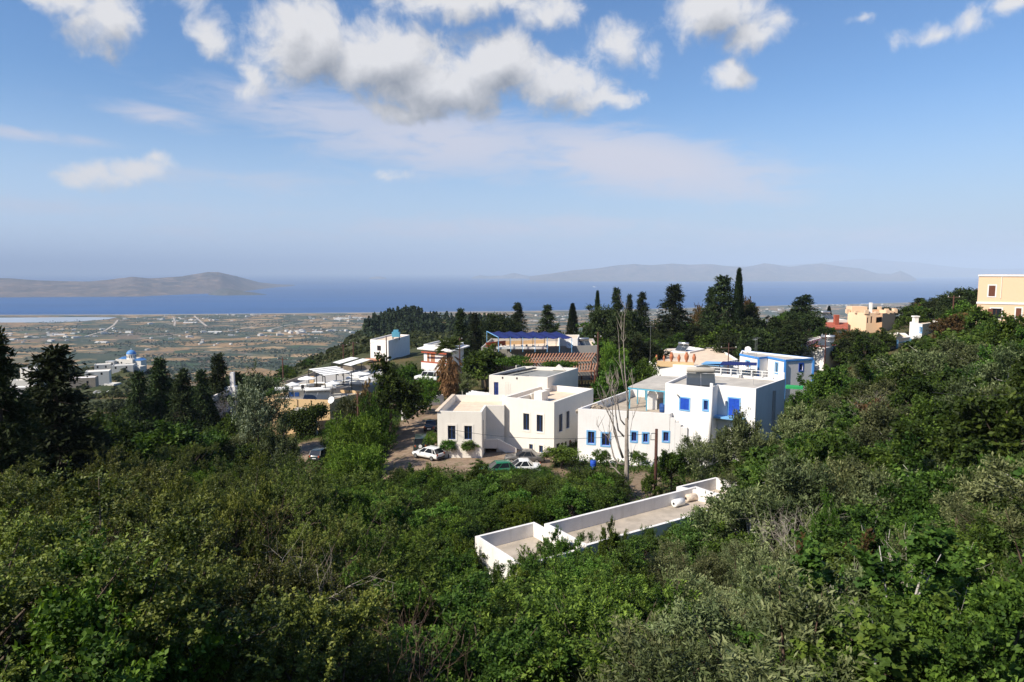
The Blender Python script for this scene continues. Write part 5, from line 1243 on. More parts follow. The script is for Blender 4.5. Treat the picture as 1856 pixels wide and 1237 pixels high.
    q = MB(); q.obox((hl + .0, 0, .40), (.05, 0, 0), (0, hw * .8, 0), (0, 0, .09)); q.obox((-hl, 0, .42), (.05, 0, 0), (0, hw * .8, 0), (0, 0, .09)); q.build('bumper', M['dark'], e)
    q = MB(); q.obox((-hl - .055, 0, .56), (.008, 0, 0), (0, .25, 0), (0, 0, .055)); q.build('number_plate', M['whitepaint'], e)
    if style == 'suv':
        q = MB(); q.tube([(-hl - .02, 0, .92), (-hl - .06, 0, .92), (-hl - .2, 0, .92), (-hl - .24, 0, .92)], [.3, .34, .34, .28], 20); w = q.build('spare_wheel', M['black'], e, True)
        q = MB(); q.tube([(-hl - .2, 0, .92), (-hl - .255, 0, .92)], .22, 18); q.build('wheel_cover', M['whitepaint'], w)
    return e
cars = 'cars parked by the white house'
def cg(px, py): p = WG(px, py); return (p.x, p.y, p.z + .03)
PW = paint('white_car_paint', (.80, .80, .78)); PG = paint('graphite_car_paint', (.09, .085, .08)); PK = paint('black_car_paint', (.018, .02, .022)); PGR = paint('green_car_paint', (.02, .15, .065)); PS = paint('dark_green_car_paint', (.03, .05, .045)); PB = paint('deep_teal_car_paint', (.02, .04, .05))
car('hatchback_car', 'white hatchback with its rear window facing the road corner, left of the white house', 'car', cg(776, 832), 146, PW, 3.9, 1.66, 1.42, 'hatch', cars)
car('off_road_car', 'dark off-road car with a white covered spare wheel on its tailgate', 'car', cg(763, 815), 96, PS, 4.1, 1.75, 1.85, 'suv', cars)
car('saloon_car', 'black saloon farthest up the dirt road beside the white house wall', 'car', cg(784, 779), 84, PK, 4.2, 1.7, 1.4, 'sedan', cars)
car('saloon_car', 'grey saloon parked below the outside stair of the white house', 'car', cg(951, 839), 176, PG, 4.5, 1.75, 1.42, 'sedan', cars)
car('small_car', 'bright green small car half hidden by bushes', 'car', cg(901, 862), 192, PGR, 3.7, 1.6, 1.42, 'hatch', cars)
car('saloon_car', 'white saloon behind bushes between green car and grey car', 'car', cg(944, 859), 184, PW, 4.3, 1.7, 1.45, 'sedan', cars)
car('parked_car', 'dark teal car half hidden by bright bushes beside the concrete yard', 'car', cg(582, 832), 80, PB, 4.0, 1.68, 1.5, 'hatch', cars)
p = WY(775, 692, 118); car('delivery_van', 'white van whose roof shows above the hedge beside the palm', 'van', (p.x, p.y, p.z), 160, PW, 4.4, 1.8, 1.9, 'suv')

# ================================================================== poles, wires, lamps
PG_ = 'wooden power poles of the village'
def pole(label, px, ptop, pbase, Y=None, arm=None, rad=.13, z0=None):
    if Y is None: g_ = WG(px, pbase); Y = g_.y
    t = WY(px, ptop, Y); zg = G(t.x, Y) - .4
    e = empty('power_pole', label, 'pole', (t.x, Y, zg), 0, PG_)
    h = t.z - zg
    q = MB(); q.tube([(0, 0, 0), (0, 0, h * .5), (0, 0, h)], [rad * 1.15, rad, rad * .85], 10); q.build('pole_shaft', M['polewood'], e, True)
    if arm:
        q = MB(); a, n, dz = arm; q.bar((-a, 0, h - dz), (a, 0, h - dz), .1, .1); am = q.build('crossarm', M['wood'], e)
        q = MB()
        for k in range(n): x = -a * .9 + 1.8 * a * k / max(1, n - 1); q.tube([(x, 0, h - dz + .05), (x, 0, h - dz + .2), (x, 0, h - dz + .26)], [.03, .05, .02], 8)
        q.build('insulator', M['whitepaint'], am)
    return Vector((t.x, Y, t.z))
T1 = pole('dark red brown wooden pole standing right of the bleached dead tree', 1190, 778, 902, 61.0, None, .15)
q = MB(); e = empty('pole_bracket', 'black wire bracket fixed to the pole right of the dead tree', 'bracket', (T1.x, T1.y, T1.z - .4))
q.bar((0, 0, 0), (-.55, 0, 0), .05, .05); q.bar((-.5, 0, 0), (-.5, 0, -.55), .04, .04); q.bar((0, 0, -.6), (-.55, 0, -.6), .05, .05); q.build('arm', M['dark'], e); q = MB(); q.tube([(-.52, -.06, .05), (-.52, -.06, -.1)], .06, 8); q.build('insulator', M['whitepaint'], e)
T2 = pole('plain dark pole rising from bushes left of the dirt road', 648, 712, 790, 84.0, (.35, 2, .3), .13)
T3 = pole('thin pole with a crossarm above the dining pergolas', 512, 648, 700, 125.0, (1.0, 3, .4), .13)
T4 = pole('left one of the two poles on the slope under the ridge', 622, 624, 660, 168.0, (1.0, 3, .3), .15)
T5 = pole('right one of the two poles on the slope under the ridge', 640, 620, 658, 160.0, (1.0, 3, .3), .15)
T6 = pole('dark pole in front of the white box house corner', 700, 610, 665, 150.0, None, .13)
T7 = pole('tall slim pole between orange pergola and dead tree top', 1084, 602, 690, 104.0, (.5, 2, .8), .12)
T8 = pole('slim pole with a lamp arm behind the tall conifers left of the church slope', 404, 660, 705, 150.0, (.8, 2, .3), .12)
T9 = pole('pale pole with long side arm behind the blue trimmed cottage', 1321, 622, 680, 108.0, (1.3, 2, .8), .08)
T10 = pole('dark pole leaning against the red tiled cottage wall', 1497, 606, 655, 117.0, (.7, 2, .2), .12)
T11 = pole('pole with two crossarms among trees left of the yellow house', 1729, 536, 560, 112.0, (1.0, 3, .3), .11)
T12 = pole('slim pole with crossarm above the trees right of the palm', 833, 612, 640, 130.0, (.5, 2, .3), .11)
e = empty('street_lamp', 'slim street lamp with a curved arm before the dark wood', 'street lamp', (WY(1389, 640, 140).x, 140, -20))
t = WY(1389, 603, 140); h = t.z + 20
q = MB(); q.tube([(0, 0, 0), (0, 0, h - .5), (.2, 0, h - .1), (.9, 0, h)], [.1, .08, .06, .05], 8); q.build('lamp_post', M['grey'], e); q = MB(); q.obox((1.1, 0, h), (.4, 0, .04), (0, .15, 0), (0, 0, .08)); q.build('lamp_head', M['whitepaint'], e)
aerial('tall thin aerial mast standing left of the cream house', WY(1178, 662, 116), 6.8, .2)
aerial('thin mast on the edge of the cream house terrace', WY(1368, 650, 102), 3.0, .9)
aerial('low aerial on the sheet roof of the blue-windowed house', (U[3].x + 1.2, U[3].y + 4.2, zU - .3), 1.5, .4)
def wire(label, a, b, sag, r=.018):
    pts = [a.lerp(b, k / 18) - Vector((0, 0, sag * 4 * (k / 18) * (1 - k / 18))) for k in range(19)]
    q = MB(); q.tube(pts, r, 5); return tag(q.build('power_cable', M['dark']), label, 'cable', 'power cables')
wire('black cable sagging across the white house front to the pole right of the dead tree', WY(728, 757, 84), T1 + Vector((-.5, 0, -.4)), 1.4, .022)
wire('black cable from the road bend pole out to the left bushes', WY(728, 757, 84), T2 + Vector((0, 0, -.3)), .4)
wire('thin cable between the two poles under the ridge and the strip pergola pole', T3, T4, 1.5)
wire('thin cable joining the two close poles under the ridge', T4 + Vector((.5, 0, -.2)), T5, .3)
wire('thin cable from the slope pole to the box house pole', T5, T6, 1.0)
wire('thin cable crossing the dark trees left to the strip pergola pole', T8, T3, 1.2)
wire('pale cable crossing the tree slope at the right edge', WY(1690, 711, 40), WY(1900, 704, 34), .3, .012)
wire('thin cable from slim pole over the cream house roof', T7, T9, 1.0)
wire('thin cable from the pale pole to the red tiled cottage pole', T9, T10, .8)

# ================================================================== bits and pieces
def barrel(label, p, r=.3, h=.9, m='blue', lying=False):
    e = empty('barrel', label, 'barrel', p, 0, 'blue plastic barrels')
    q = MB(); q.lathe((0, 0, 0), [(r * .85, 0), (r, .06), (r, h * .3), (r * 1.04, h * .33), (r, h * .36), (r, h * .63), (r * 1.04, h * .66), (r, h * .69), (r, h - .06), (r * .9, h)], 16); q.build('drum', M[m], e, True)
    q = MB(); q.lathe((0, 0, h), [(r * .7, 0), (r * .7, .05), (r * .2, .06)], 14); q.build('lid', M['dblue'], e)
    return e
p = WG(1075, 851); barrel('blue barrel standing at the foot of the blue-windowed house', p, .32, .95)
p = WY(1201.5, 731, 80); barrel('dark blue barrel on the roof terrace under the sheet pergola', (p.x, p.y, zD - .95), .4, 1.0, 'dblue')
e = empty('rubble_heap', 'heap of broken stone and rubble on the roof corner of the blue-windowed house', 'rubble', (L0.x + 2.2, L0.y + 2.6, zD - .95))
q = MB(); rng = np.random.default_rng(4)
for k in range(160):
    a = rng.uniform(0, 6.28); r = rng.uniform(0, 1) ** .5; x, y = r * 2.2 * math.cos(a), r * 1.3 * math.sin(a); z = (1 - r) * .9 + .05; s = rng.uniform(.08, .24)
    m3 = Matrix.Rotation(rng.uniform(0, 3), 3, Vector(rng.normal(size=3))); q.obox((x, y, z), m3 @ Vector((s, 0, 0)), m3 @ Vector((0, s * .8, 0)), m3 @ Vector((0, 0, s * .6)))
q.prism([(2.1 * math.cos(a), 1.25 * math.sin(a)) for a in np.linspace(0, 6.28, 13)[:-1]], 0, .35)
q.build('stones', M['stone'], e)
heater('wide solar heater with two grey collectors on the blue-windowed house', (U[1].x - .3, U[1].y + 2.6, zU - .3), R(-14), 3.1, 'sheet', 1.25)
rng = np.random.default_rng(14)
def chair_mb():
    q = MB()
    return q
def make_chair(label, loc, yaw, m, grp):
    e = empty('terrace_chair', label, 'chair', loc, yaw, grp)
    q = MB(); q.box(-.23, -.23, .42, .23, .23, .46); q.build('seat', M[m], e); q = MB(); q.box(-.23, .2, .46, .23, .24, .9); q.build('backrest', M[m], e)
    for sx in (-.2, .2):
        for sy in (-.2, .2): q = MB(); q.bar((sx, sy, 0), (sx, sy, .42), .05, .05); q.build('leg', M[m], e)
    return e
cp = None
for k, (px, py) in enumerate(((899, 631), (906, 629), (918, 630), (930, 628.5), (944, 630), (953, 628.5), (966, 630), (974, 629), (984, 630), (992, 629))):
    p = WZ(px, py, zf + .5)
    if cp is None: cp = make_chair('small white chair on the terrace under the navy blue canopy', (p.x, p.y, zf), .4, 'whitepaint', 'chairs under the navy canopy')
    else: c = copy_tree(cp); c.location = (p.x, p.y, zf); c.rotation_euler.z = rng.uniform(0, 6)
t = None
for px, py in ((912, 629), (937, 629), (960, 629), (980, 629)):
    p = WZ(px, py, zf + .75)
    if t is None: t = make_table('white clothed table on the terrace under the navy canopy', (p.x, p.y, zf), .2); t['group'] = 'tables under the navy canopy'
    else: c = copy_tree(t); c.location = (p.x, p.y, zf)
p = WZ(1322, 672, zU + .2); 
cw = make_chair('white plastic chair by the railing of the blue-windowed house roof', (U[5].x + 2.6, U[5].y - 2.3, zU - .3), .8, 'whitepaint', None)
# ================================================================== vegetation
def unit(v): return v / np.maximum(np.linalg.norm(v, axis=-1, keepdims=True), 1e-9)
def leaves_mesh(name, P, D, N, Ln, W, tint, fold=0.18, lobes=False):
    D = unit(D); S = unit(np.cross(N, D)); N = unit(np.cross(D, S)); Ln = Ln[:, None]; W = W[:, None]
    V = np.stack([P, P + D * Ln * .5 + S * W * .5 + N * W * fold, P + D * Ln, P + D * Ln * .5 - S * W * .5 + N * W * fold], 1).reshape(-1, 3)
    if lobes:
        V = []
        for a in (-.95, 0., .95):
            d = D * math.cos(a) + S * math.sin(a); s_ = np.cross(N, d); l = Ln * (1 if a == 0 else .8); w = W * .42
            V.append(np.stack([P, P + d * l * .55 + s_ * w - N * l * .06, P + d * l - N * l * .2, P + d * l * .55 - s_ * w - N * l * .06], 1))
        V = np.concatenate(V, 1).reshape(-1, 3); tint = np.repeat(tint, 3)
    n = len(V) // 4; b = np.arange(n, dtype=np.int32)[:, None] * 4
    f = np.concatenate([b + np.array([[0, 1, 2]]), b + np.array([[0, 2, 3]])], 1).reshape(-1, 3)
    return mesh_np(name, V, f, np.repeat(np.clip(tint, 0, 1), 4))
def crown_clumps(rng, rx, ry, rz, zc, n, lump=.3, low=-.55):
    d = unit(rng.normal(size=(n * 3, 3))); d = d[d[:, 2] > low][:n]
    ph = rng.uniform(0, 6.28, 6)
    lm = 1 + lump * (np.sin(3 * np.arctan2(d[:, 1], d[:, 0]) + ph[0]) * .4 + np.sin(5 * d[:, 2] + ph[1]) * .4 + np.sin(4 * d[:, 0] + 3 * d[:, 1] + ph[2]) * .5)
    r = rng.uniform(.30, 1, len(d)) ** .6 * lm * rng.uniform(.85, 1.08, len(d))
    return d * r[:, None] * np.array([rx, ry, rz]) + np.array([0, 0, zc]), d
def crown(name, seed, rx, ry, rz, zc, nc, twigs, leaves, L, W, rc=.28, up=.5, lump=.3, low=-.55, droop=0.0, nup=.7, spread=.6, tipy=.35, lobes=False):
    rng = np.random.default_rng(seed)
    C, d = crown_clumps(rng, rx, ry, rz, zc, nc, lump, low); nc = len(C)
    R_ = (rx + ry + rz) / 3
    T = nc * twigs; ci = np.repeat(np.arange(nc), twigs)
    td = unit(d[ci] * .75 + rng.normal(size=(T, 3)) * .75 + np.array([0, 0, up]))
    tl = R_ * rc * rng.uniform(.55, 1.35, T); ts = C[ci] + rng.normal(size=(T, 3)) * R_ * rc * .38
    N = T * leaves; ti = np.repeat(np.arange(T), leaves); s = rng.uniform(.1, 1, N)
    P = ts[ti] + td[ti] * (tl[ti] * s)[:, None] + np.array([0, 0, -1.0]) * (droop * tl[ti] * s * s)[:, None] + rng.normal(size=(N, 3)) * L * .35
    D = td[ti] * .55 + rng.normal(size=(N, 3)) * spread - np.array([0, 0, 1]) * droop * s[:, None]
    nn = np.array([0, 0, nup]) + d[ci[ti]] * .35 + rng.normal(size=(N, 3)) * .55
    ctint = rng.normal(size=nc) * .13
    tint = .36 + ctint[ci[ti]] + rng.normal(size=N) * .13 + tipy * s ** 3
    me = leaves_mesh(name, P, D, nn, L * rng.uniform(.6, 1.25, N), W * rng.uniform(.7, 1.2, N), tint, lobes=lobes)
    return me, C
def wood(name, seed, h, r0, C, zsplit, n=14, bark=None, rt=.018, lean=.0):
    rng = np.random.default_rng(seed); q = MB(); top = Vector((rng.normal() * lean, rng.normal() * lean, h))
    mid = Vector((rng.normal() * .12, rng.normal() * .12, zsplit))
    q.tube([(0, 0, -.8), (rng.normal() * .05, rng.normal() * .05, zsplit * .5), mid, mid.lerp(top, .5), top], [r0 * 1.3, r0, r0 * .8, r0 * .5, r0 * .15], 8)
    idx = rng.choice(len(C), min(n, len(C)), replace=False)
    for i in idx:
        c = Vector(C[i]); s = mid.lerp(top, rng.uniform(0, .6)); m_ = s.lerp(c, .5) + Vector(rng.normal(size=3)) * .12 * h * .3
        q.tube([s, m_, c, c + (c - m_) * .35], [r0 * .42, r0 * .24, rt, rt * .4], 5)
    me = bpy.data.meshes.new(name); me.from_pydata(q.v, [], q.f); me.polygons.foreach_set('use_smooth', [True] * len(me.polygons)); me.materials.append(bark or M['bark']); return me
def conifer(name, seed, h, rb, z0, tiers, per, sprays, nl, L, W, narrow=1.0, droop=.25, ragged=.35):
    rng = np.random.default_rng(seed); P, D, N_, Tn = [], [], [], []
    for k in range(tiers):
        t = (k + rng.uniform(-.3, .3)) / tiers; t = min(max(t, 0), .99); z = z0 + (h - z0) * t
        rad = rb * (1 - t) ** (.85 * narrow) * (0.45 + .55 * min(1, t * 5 + .35))
        m = max(3, int(per * (1 - .55 * t)))
        for j in range(m):
            a = rng.uniform(0, 6.283); rr_ = rad * rng.uniform(1 - ragged * 1.3, 1 + ragged * .5) + .1
            b = np.array([math.cos(a), math.sin(a), 0]); n = sprays
            s = rng.uniform(.15, 1, n)
            pz = z + rr_ * (.18 * s - droop * s * s * 1.3)
            p = b[None] * (rr_ * s)[:, None] + np.stack([0 * s, 0 * s, pz], 1)
            side = np.array([-b[1], b[0], 0]); w = rr_ * .35 * (1 - s * .7)
            for i in range(n):
                c = p[i] + side * rng.normal() * w[i] * .7
                q = c + rng.normal(size=(nl, 3)) * np.array([.18, .18, .12]) * (L / .4)
                P.append(q); D.append(b * .7 + rng.normal(size=(nl, 3)) * .55 + np.array([0, 0, -.1])); N_.append(np.array([0, 0, .9]) + rng.normal(size=(nl, 3)) * .5)
                Tn.append(.35 + .3 * (s[i] - .4) + rng.normal(size=nl) * .12)
    P = np.concatenate(P); n = len(P)
    return leaves_mesh(name, P, np.concatenate(D), np.concatenate(N_), L * rng.uniform(.6, 1.3, n), W * rng.uniform(.7, 1.2, n), np.concatenate(Tn))
def column(name, seed, h, rb, z0, n, L, W, pointy=1.2):
    rng = np.random.default_rng(seed); t = rng.uniform(0, 1, n) ** .9; a = rng.uniform(0, 6.283, n)
    prof = np.minimum(1, t * 4 + .3) * (1 - t) ** (.55 * pointy); lob = 1 + .16 * np.sin(a * 3 + t * 9) + .12 * np.sin(a * 5 - t * 21)
    r = rb * prof * lob * rng.uniform(.65, 1.05, n)
    P = np.stack([np.cos(a) * r, np.sin(a) * r, z0 + (h - z0) * t], 1); o = np.stack([np.cos(a), np.sin(a), 0 * a], 1)
    D = o * .35 + np.array([0, 0, .9]) + rng.normal(size=(n, 3)) * .3; N_ = o + rng.normal(size=(n, 3)) * .4
    return leaves_mesh(name, P, D, N_, L * rng.uniform(.6, 1.3, n), W * rng.uniform(.6, 1.2, n), .38 + rng.normal(size=n) * .16 + .1 * np.sin(a * 3 + t * 9))

LM = {
 'oak': leafmat('oak_scrub_leaves', (0.050, 0.074, 0.014), (0.155, 0.18, 0.036), .22, .42, .4, .25),
 'broad': leafmat('broad_leaves', (0.032, 0.076, 0.011), (0.105, 0.19, 0.026), .28, .5, .3, .3),
 'walnut': leafmat('pinnate_leaves', (0.040, 0.092, 0.013), (0.14, 0.235, 0.036), .3, .5, .3, .2),
 'fig': leafmat('fig_leaves', (0.040, 0.088, 0.014), (0.12, 0.195, 0.032), .3, .55, .3, .2),
 'olive': leafmat('olive_leaves', (0.056, 0.082, 0.028), (0.18, 0.215, 0.092), .12, .5, .35, .2),
 'bright': leafmat('bright_bush_leaves', (0.048, 0.108, 0.012), (0.14, 0.24, 0.032), .3, .55, .25, .25),
 'dark': leafmat('dark_needles', (0.020, 0.036, 0.012), (0.060, 0.085, 0.026), .12, .6, .2, .3),
 'cyp': leafmat('cypress_scales', (0.018, 0.033, 0.011), (0.044, 0.066, 0.02), .08, .65, .2, .2),
 'brush': leafmat('brushy_leaves', (0.040, 0.078, 0.016), (0.105, 0.16, 0.038), .2, .6, .2, .25),
 'brown': leafmat('russet_leaves', (0.085, 0.055, 0.022), (0.15, 0.095, 0.035), .2, .6, .2, .3, (.03, .485)),
 'citrus': leafmat('citrus_leaves', (0.050, 0.125, 0.016), (0.14, 0.26, 0.04), .3, .45, .35, .1),
 'silver': leafmat('silver_poplar_leaves', (0.055, 0.080, 0.040), (0.22, 0.26, 0.17), .15, .5, .35, .1),
 'dead': leafmat('dead_frond', (0.19, 0.105, 0.05), (0.30, 0.20, 0.11), .1, .8, .1, 0, (.01, .495)),
 'frond': leafmat('palm_frond', (0.050, 0.088, 0.022), (0.13, 0.17, 0.05), .15, .5, .3, 0),
}
# each kind: list of (crown mesh, wood mesh, nominal radius, nominal height)
KINDS = {}
def addkind(key, lm, me, wd, r, h): me.materials.append(LM[lm]); KINDS.setdefault(key, []).append((me, wd, r, h))
def mk(key, lm, n, r, h, seed, **kw):
    for i in range(n):
        zc = kw.get('zc', .55) * h; rz = kw.get('rz', .47) * h
        r_ = r * (.8 if key == 'citrus' else 1)
        args = {k: v for k, v in kw.items() if k not in ('zc', 'rz', 'trunk', 'limbs', 'bark', 'split', 'rt', 'tw')}
        me, C = crown(key + '_crown', seed + i, r_ * (1 + .12 * math.sin(i * 2.1)), r_ * (1 - .1 * math.sin(i * 1.3)), rz, zc, **args)
        wd = wood(key + '_trunk', seed + 50 + i, zc + rz * .5, kw.get('trunk', .11), C, kw.get('split', .3) * h, kw.get('limbs', 14), kw.get('bark'), kw.get('rt', .018))
        addkind(key, lm, me, wd, r, h)
# near kinds (leaf by leaf)
mk('oak_near', 'oak', 3, 2.2, 5.4, 100, nc=40, twigs=20, leaves=48, L=.078, W=.044, rc=.20, up=.9, lump=.5, tipy=.5, limbs=34, rt=.012)
mk('walnut_near', 'walnut', 2, 2.0, 4.6, 120, nc=44, twigs=15, leaves=42, L=.115, W=.055, rc=.23, up=.35, lump=.5, droop=.25, nup=1.0, spread=.45, tipy=.6, limbs=24, rt=.012)
mk('olive_near', 'olive', 2, 1.9, 4.4, 140, nc=44, twigs=17, leaves=38, L=.115, W=.034, rc=.22, up=.75, lump=.5, spread=.4, tipy=.5, limbs=26, bark=M['wood'], rt=.010)
mk('fig_near', 'fig', 2, 1.9, 3.8, 160, nc=46, twigs=13, leaves=32, L=.092, W=.08, rc=.24, up=.5, lump=.5, nup=1.1, spread=.7, tipy=.35, limbs=26, bark=M['grey'], rt=.014, lobes=True)
mk('brush_near', 'brush', 2, 1.7, 3.6, 180, nc=42, twigs=17, leaves=40, L=.13, W=.034, rc=.23, up=1.0, lump=.5, spread=.35, tipy=.4, limbs=26, rt=.012)
mk('broad_near', 'broad', 2, 1.8, 3.8, 200, nc=40, twigs=17, leaves=40, L=.10, W=.062, rc=.21, up=.55, lump=.5, tipy=.5, limbs=22, rt=.012)
# middle distance
mk('broad_mid', 'broad', 3, 2.4, 4.8, 220, nc=48, twigs=12, leaves=18, L=.22, W=.14, rc=.20, up=.5, lump=.48, tipy=.35, limbs=14)
mk('olive_mid', 'olive', 3, 2.4, 4.8, 240, nc=54, twigs=13, leaves=19, L=.22, W=.075, rc=.22, up=.7, lump=.46, spread=.45, tipy=.4, limbs=16, bark=M['grey'])
mk('brush_mid', 'brush', 2, 1.7, 2.9, 260, nc=60, twigs=8, leaves=16, L=.22, W=.07, rc=.34, up=1.0, lump=.38, spread=.35, tipy=.3, limbs=8)
mk('bright_mid', 'bright', 3, 2.2, 4.2, 280, nc=80, twigs=8, leaves=16, L=.21, W=.10, rc=.30, up=.8, lump=.36, spread=.45, tipy=.45, limbs=10)
mk('fig_mid', 'fig', 2, 2.2, 4.0, 300, nc=70, twigs=6, leaves=12, L=.24, W=.2, rc=.28, up=.5, lump=.36, nup=1.0, tipy=.25, limbs=12, bark=M['grey'], lobes=True)
mk('brown_mid', 'brown', 2, 1.6, 2.9, 320, nc=60, twigs=7, leaves=14, L=.20, W=.11, rc=.3, up=.8, lump=.4, tipy=.3, limbs=10)
mk('citrus', 'citrus', 3, 1.45, 2.9, 340, nc=44, twigs=7, leaves=16, L=.19, W=.10, rc=.34, up=.35, lump=.3, zc=.68, rz=.33, trunk=.09, limbs=10, split=.35, tipy=.4)
mk('silver_mid', 'silver', 1, 3.6, 8.5, 360, nc=120, twigs=8, leaves=18, L=.24, W=.15, rc=.24, up=.5, lump=.36, spread=.8, tipy=.55, limbs=14)
# far
mk('broad_far', 'broad', 3, 3.4, 7.5, 380, nc=54, twigs=9, leaves=12, L=.44, W=.28, rc=.19, up=.5, lump=.48, tipy=.3, limbs=8, trunk=.2)
mk('round_pine', 'dark', 2, 3.8, 10, 400, nc=90, twigs=6, leaves=13, L=.5, W=.22, rc=.2, up=.5, lump=.45, zc=.62, rz=.36, tipy=.3, limbs=10, trunk=.25)
mk('far_brown', 'brown', 1, 2.6, 6.5, 420, nc=60, twigs=6, leaves=10, L=.4, W=.24, rc=.24, up=.6, lump=.4, tipy=.3, limbs=8, trunk=.15)
def trunk_only(name, h, r0, seed, branches=0, bark=None):
    q = MB(); rng = np.random.default_rng(seed); q.tube([(0, 0, -1), (0, 0, h * .4), (.05, 0, h * .92)], [r0 * 1.25, r0, r0 * .15], 8)
    for k in range(branches):
        z = h * rng.uniform(.15, .85); a = rng.uniform(0, 6.28); l = (1 - z / h) * h * .2 + .4; q.tube([(0, 0, z), (math.cos(a) * l, math.sin(a) * l, z - l * .1)], [r0 * .25, .02], 5)
    me = bpy.data.meshes.new(name); me.from_pydata(q.v, [], q.f); me.materials.append(bark or M['bark']); return me
for i in range(3): addkind('fir', 'dark', conifer('fir_crown', 500 + i, 15, 4.4, 1.0, 26, 10, 10, 5, .62, .22, .85, .24 + .05 * i, .4), trunk_only('fir_trunk', 15, .28, i, 24), 3.6, 15)
for i in range(2): addkind('cypress', 'cyp', column('cypress_crown', 520 + i, 13, 1.35, .5, 7000, .5, .16), trunk_only('cypress_trunk', 13, .2, i), 1.35, 13)

def tree(kind, label, cat, p, h, group=None, rz=None, wide=1.0, var=None, name=None):
    me, wd, r, h0 = KINDS[kind][var if var is not None else random.randrange(len(KINDS[kind]))]
    nm = name or {'broad_near': 'leafy_shrub', 'broad_far': 'broadleaf_tree', 'far_brown': 'russet_tree'}.get(kind) or {'oak': 'oak_bush', 'walnut': 'walnut_tree', 'olive': 'olive_tree', 'fig': 'fig_tree', 'brush': 'lentisk_bush', 'broad': 'leafy_tree', 'bright': 'bright_bush', 'brown': 'russet_bush', 'citrus': 'citrus_tree', 'silver': 'silver_poplar', 'round': 'pine_tree', 'far': 'russet_tree', 'fir': 'fir_tree', 'cypress': 'cypress_tree'}[kind.split('_')[0]]
    e = empty(nm, label, cat, p, random.uniform(0, 6.28) if rz is None else rz, group)
    s = h / h0; e.scale = (s * wide, s * wide, s)
    a = bpy.data.objects.new('crown', me); a.parent = e; COL.objects.link(a)
    b = bpy.data.objects.new('trunk', wd); b.parent = e; COL.objects.link(b)
    return e
def tree_px(kind, label, cat, px, ptop, pbase=None, Y=None, wpx=None, **kw):
    # a tree whose top shows at ptop and whose foot stands on the ground at forward distance Y
    if Y is None: Y = WG(px, pbase).y
    t = WY(px, ptop, Y); zg = G(t.x, Y); h = max(.8, t.z - zg) / (1.0 if kind in ('fir', 'cypress') else 1.14)
    wide = 1.0
    if wpx:
        hs = KINDS[kind][0]; wide = (wpx / F * Y / 2) / (hs[2] * h / hs[3]) / (1.0 if kind in ('fir', 'cypress') else 1.12)
    return tree(kind, label, cat, (t.x, Y, zg), h, wide=wide, **kw)

# ---- trees one can point to
cf = 'conifers standing behind the houses'
CON = [('fir', 835, 560, 152, 34, 'dark ragged conifer rising just right of the palm crown'), ('fir', 860, 567, 158, 34, 'dark conifer close behind the one at the palm'), ('round_pine', 905, 556, 190, 50, 'broad dark pine above the left end of the navy canopy'),
       ('fir', 938, 549, 196, 36, 'dark fir with a spiky top above the navy canopy'), ('fir', 992, 553, 190, 38, 'solitary dense conifer above the middle of the navy canopy'), ('cypress', 1038, 552, 200, 22, 'small pointed cypress above the white stair cabin'),
       ('cypress', 1083, 530, 170, 16, 'slim dark spire at the left of the tall grove behind the dead tree'), ('fir', 1118, 521, 172, 32, 'tall fir behind the tip of the dead tree'), ('fir', 1141, 533, 178, 22, 'short fir right of the dead tree tip'), ('fir', 1164, 530, 180, 34, 'fir with drooping right side right of the dead tree tip'),
       ('fir', 1222, 515, 160, 62, 'big layered fir standing alone against the sea in the middle'), ('fir', 1312, 499, 152, 66, 'massive dark fir reaching above the sea left of the cypress'), ('cypress', 1340, 491, 150, 24, 'tallest narrow cypress breaking above the sea horizon'), ('fir', 1290, 520, 156, 40, 'lower fir shoulder left of the massive dark fir'),
       ('fir', 1362, 548, 158, 40, 'dark conifer low right of the tall cypress'), ('fir', 1458, 534, 162, 60, 'solitary dark fir left of the red tiled house'), ('round_pine', 1095, 545, 150, 64, 'rounded dark pine left in the grove behind the dead tree'), ('round_pine', 1135, 556, 145, 60, 'rounded pine directly behind the dead tree'), ('round_pine', 1185, 575, 150, 50, 'low dark pine between the grove and the big layered fir'),
       ('far_brown', 1272, 548, 175, 34, 'brownish thin crowned tree left of the massive dark fir'), ('far_brown', 1357, 535, 185, 28, 'russet topped tree right of the tall cypress'), ('cypress', 1503, 556, 200, 12, 'tiny cypress left of the crenellated house'), ('round_pine', 1600, 552, 215, 55, 'dark pine behind the crenellated house'), ('fir', 1668, 540, 205, 40, 'dark tree on the ridge above the chimney house')]
for k, px, pt, Y, w, lab in CON: tree_px(k, lab, 'tree', px, pt, Y=Y, wpx=w * (1.3 if k != 'cypress' else 1.1), group=cf)
LC = [('fir', 95, 626, 58, 150, 'huge dark conifer in front of the far left village'), ('fir', -12, 596, 46, 120, 'black conifer cut off by the left edge'), ('fir', 288, 648, 112, 64, 'pointed dark conifer right of the church'), ('fir', 250, 672, 108, 54, 'dark conifer below the church terrace'), ('fir', 330, 668, 105, 60, 'broad dark conifer right of the pointed one near the church'), ('fir', 394, 640, 118, 58, 'dark conifer beside the slim lamp pole'),
      ('fir', 365, 672, 112, 50, 'dark conifer between two others left of the tall white chimney'), ('round_pine', 30, 690, 66, 110, 'dark pine mass at the foot of the left edge conifer'), ('broad_far', 150, 740, 74, 90, 'dark green tree behind the huge left conifer'),
      ('broad_far', 310, 748, 80, 130, 'rounded dark green tree below the church conifers'), ('broad_far', 232, 745, 84, 90, 'dark green tree low in the left valley'), ('fir', 55, 700, 62, 70, 'dark conifer left of the huge one')]
for k, px, pt, Y, w, lab in LC: tree_px(k, lab, 'tree', px, pt, Y=Y, wpx=w * 1.2, group='dark conifers of the left valley')
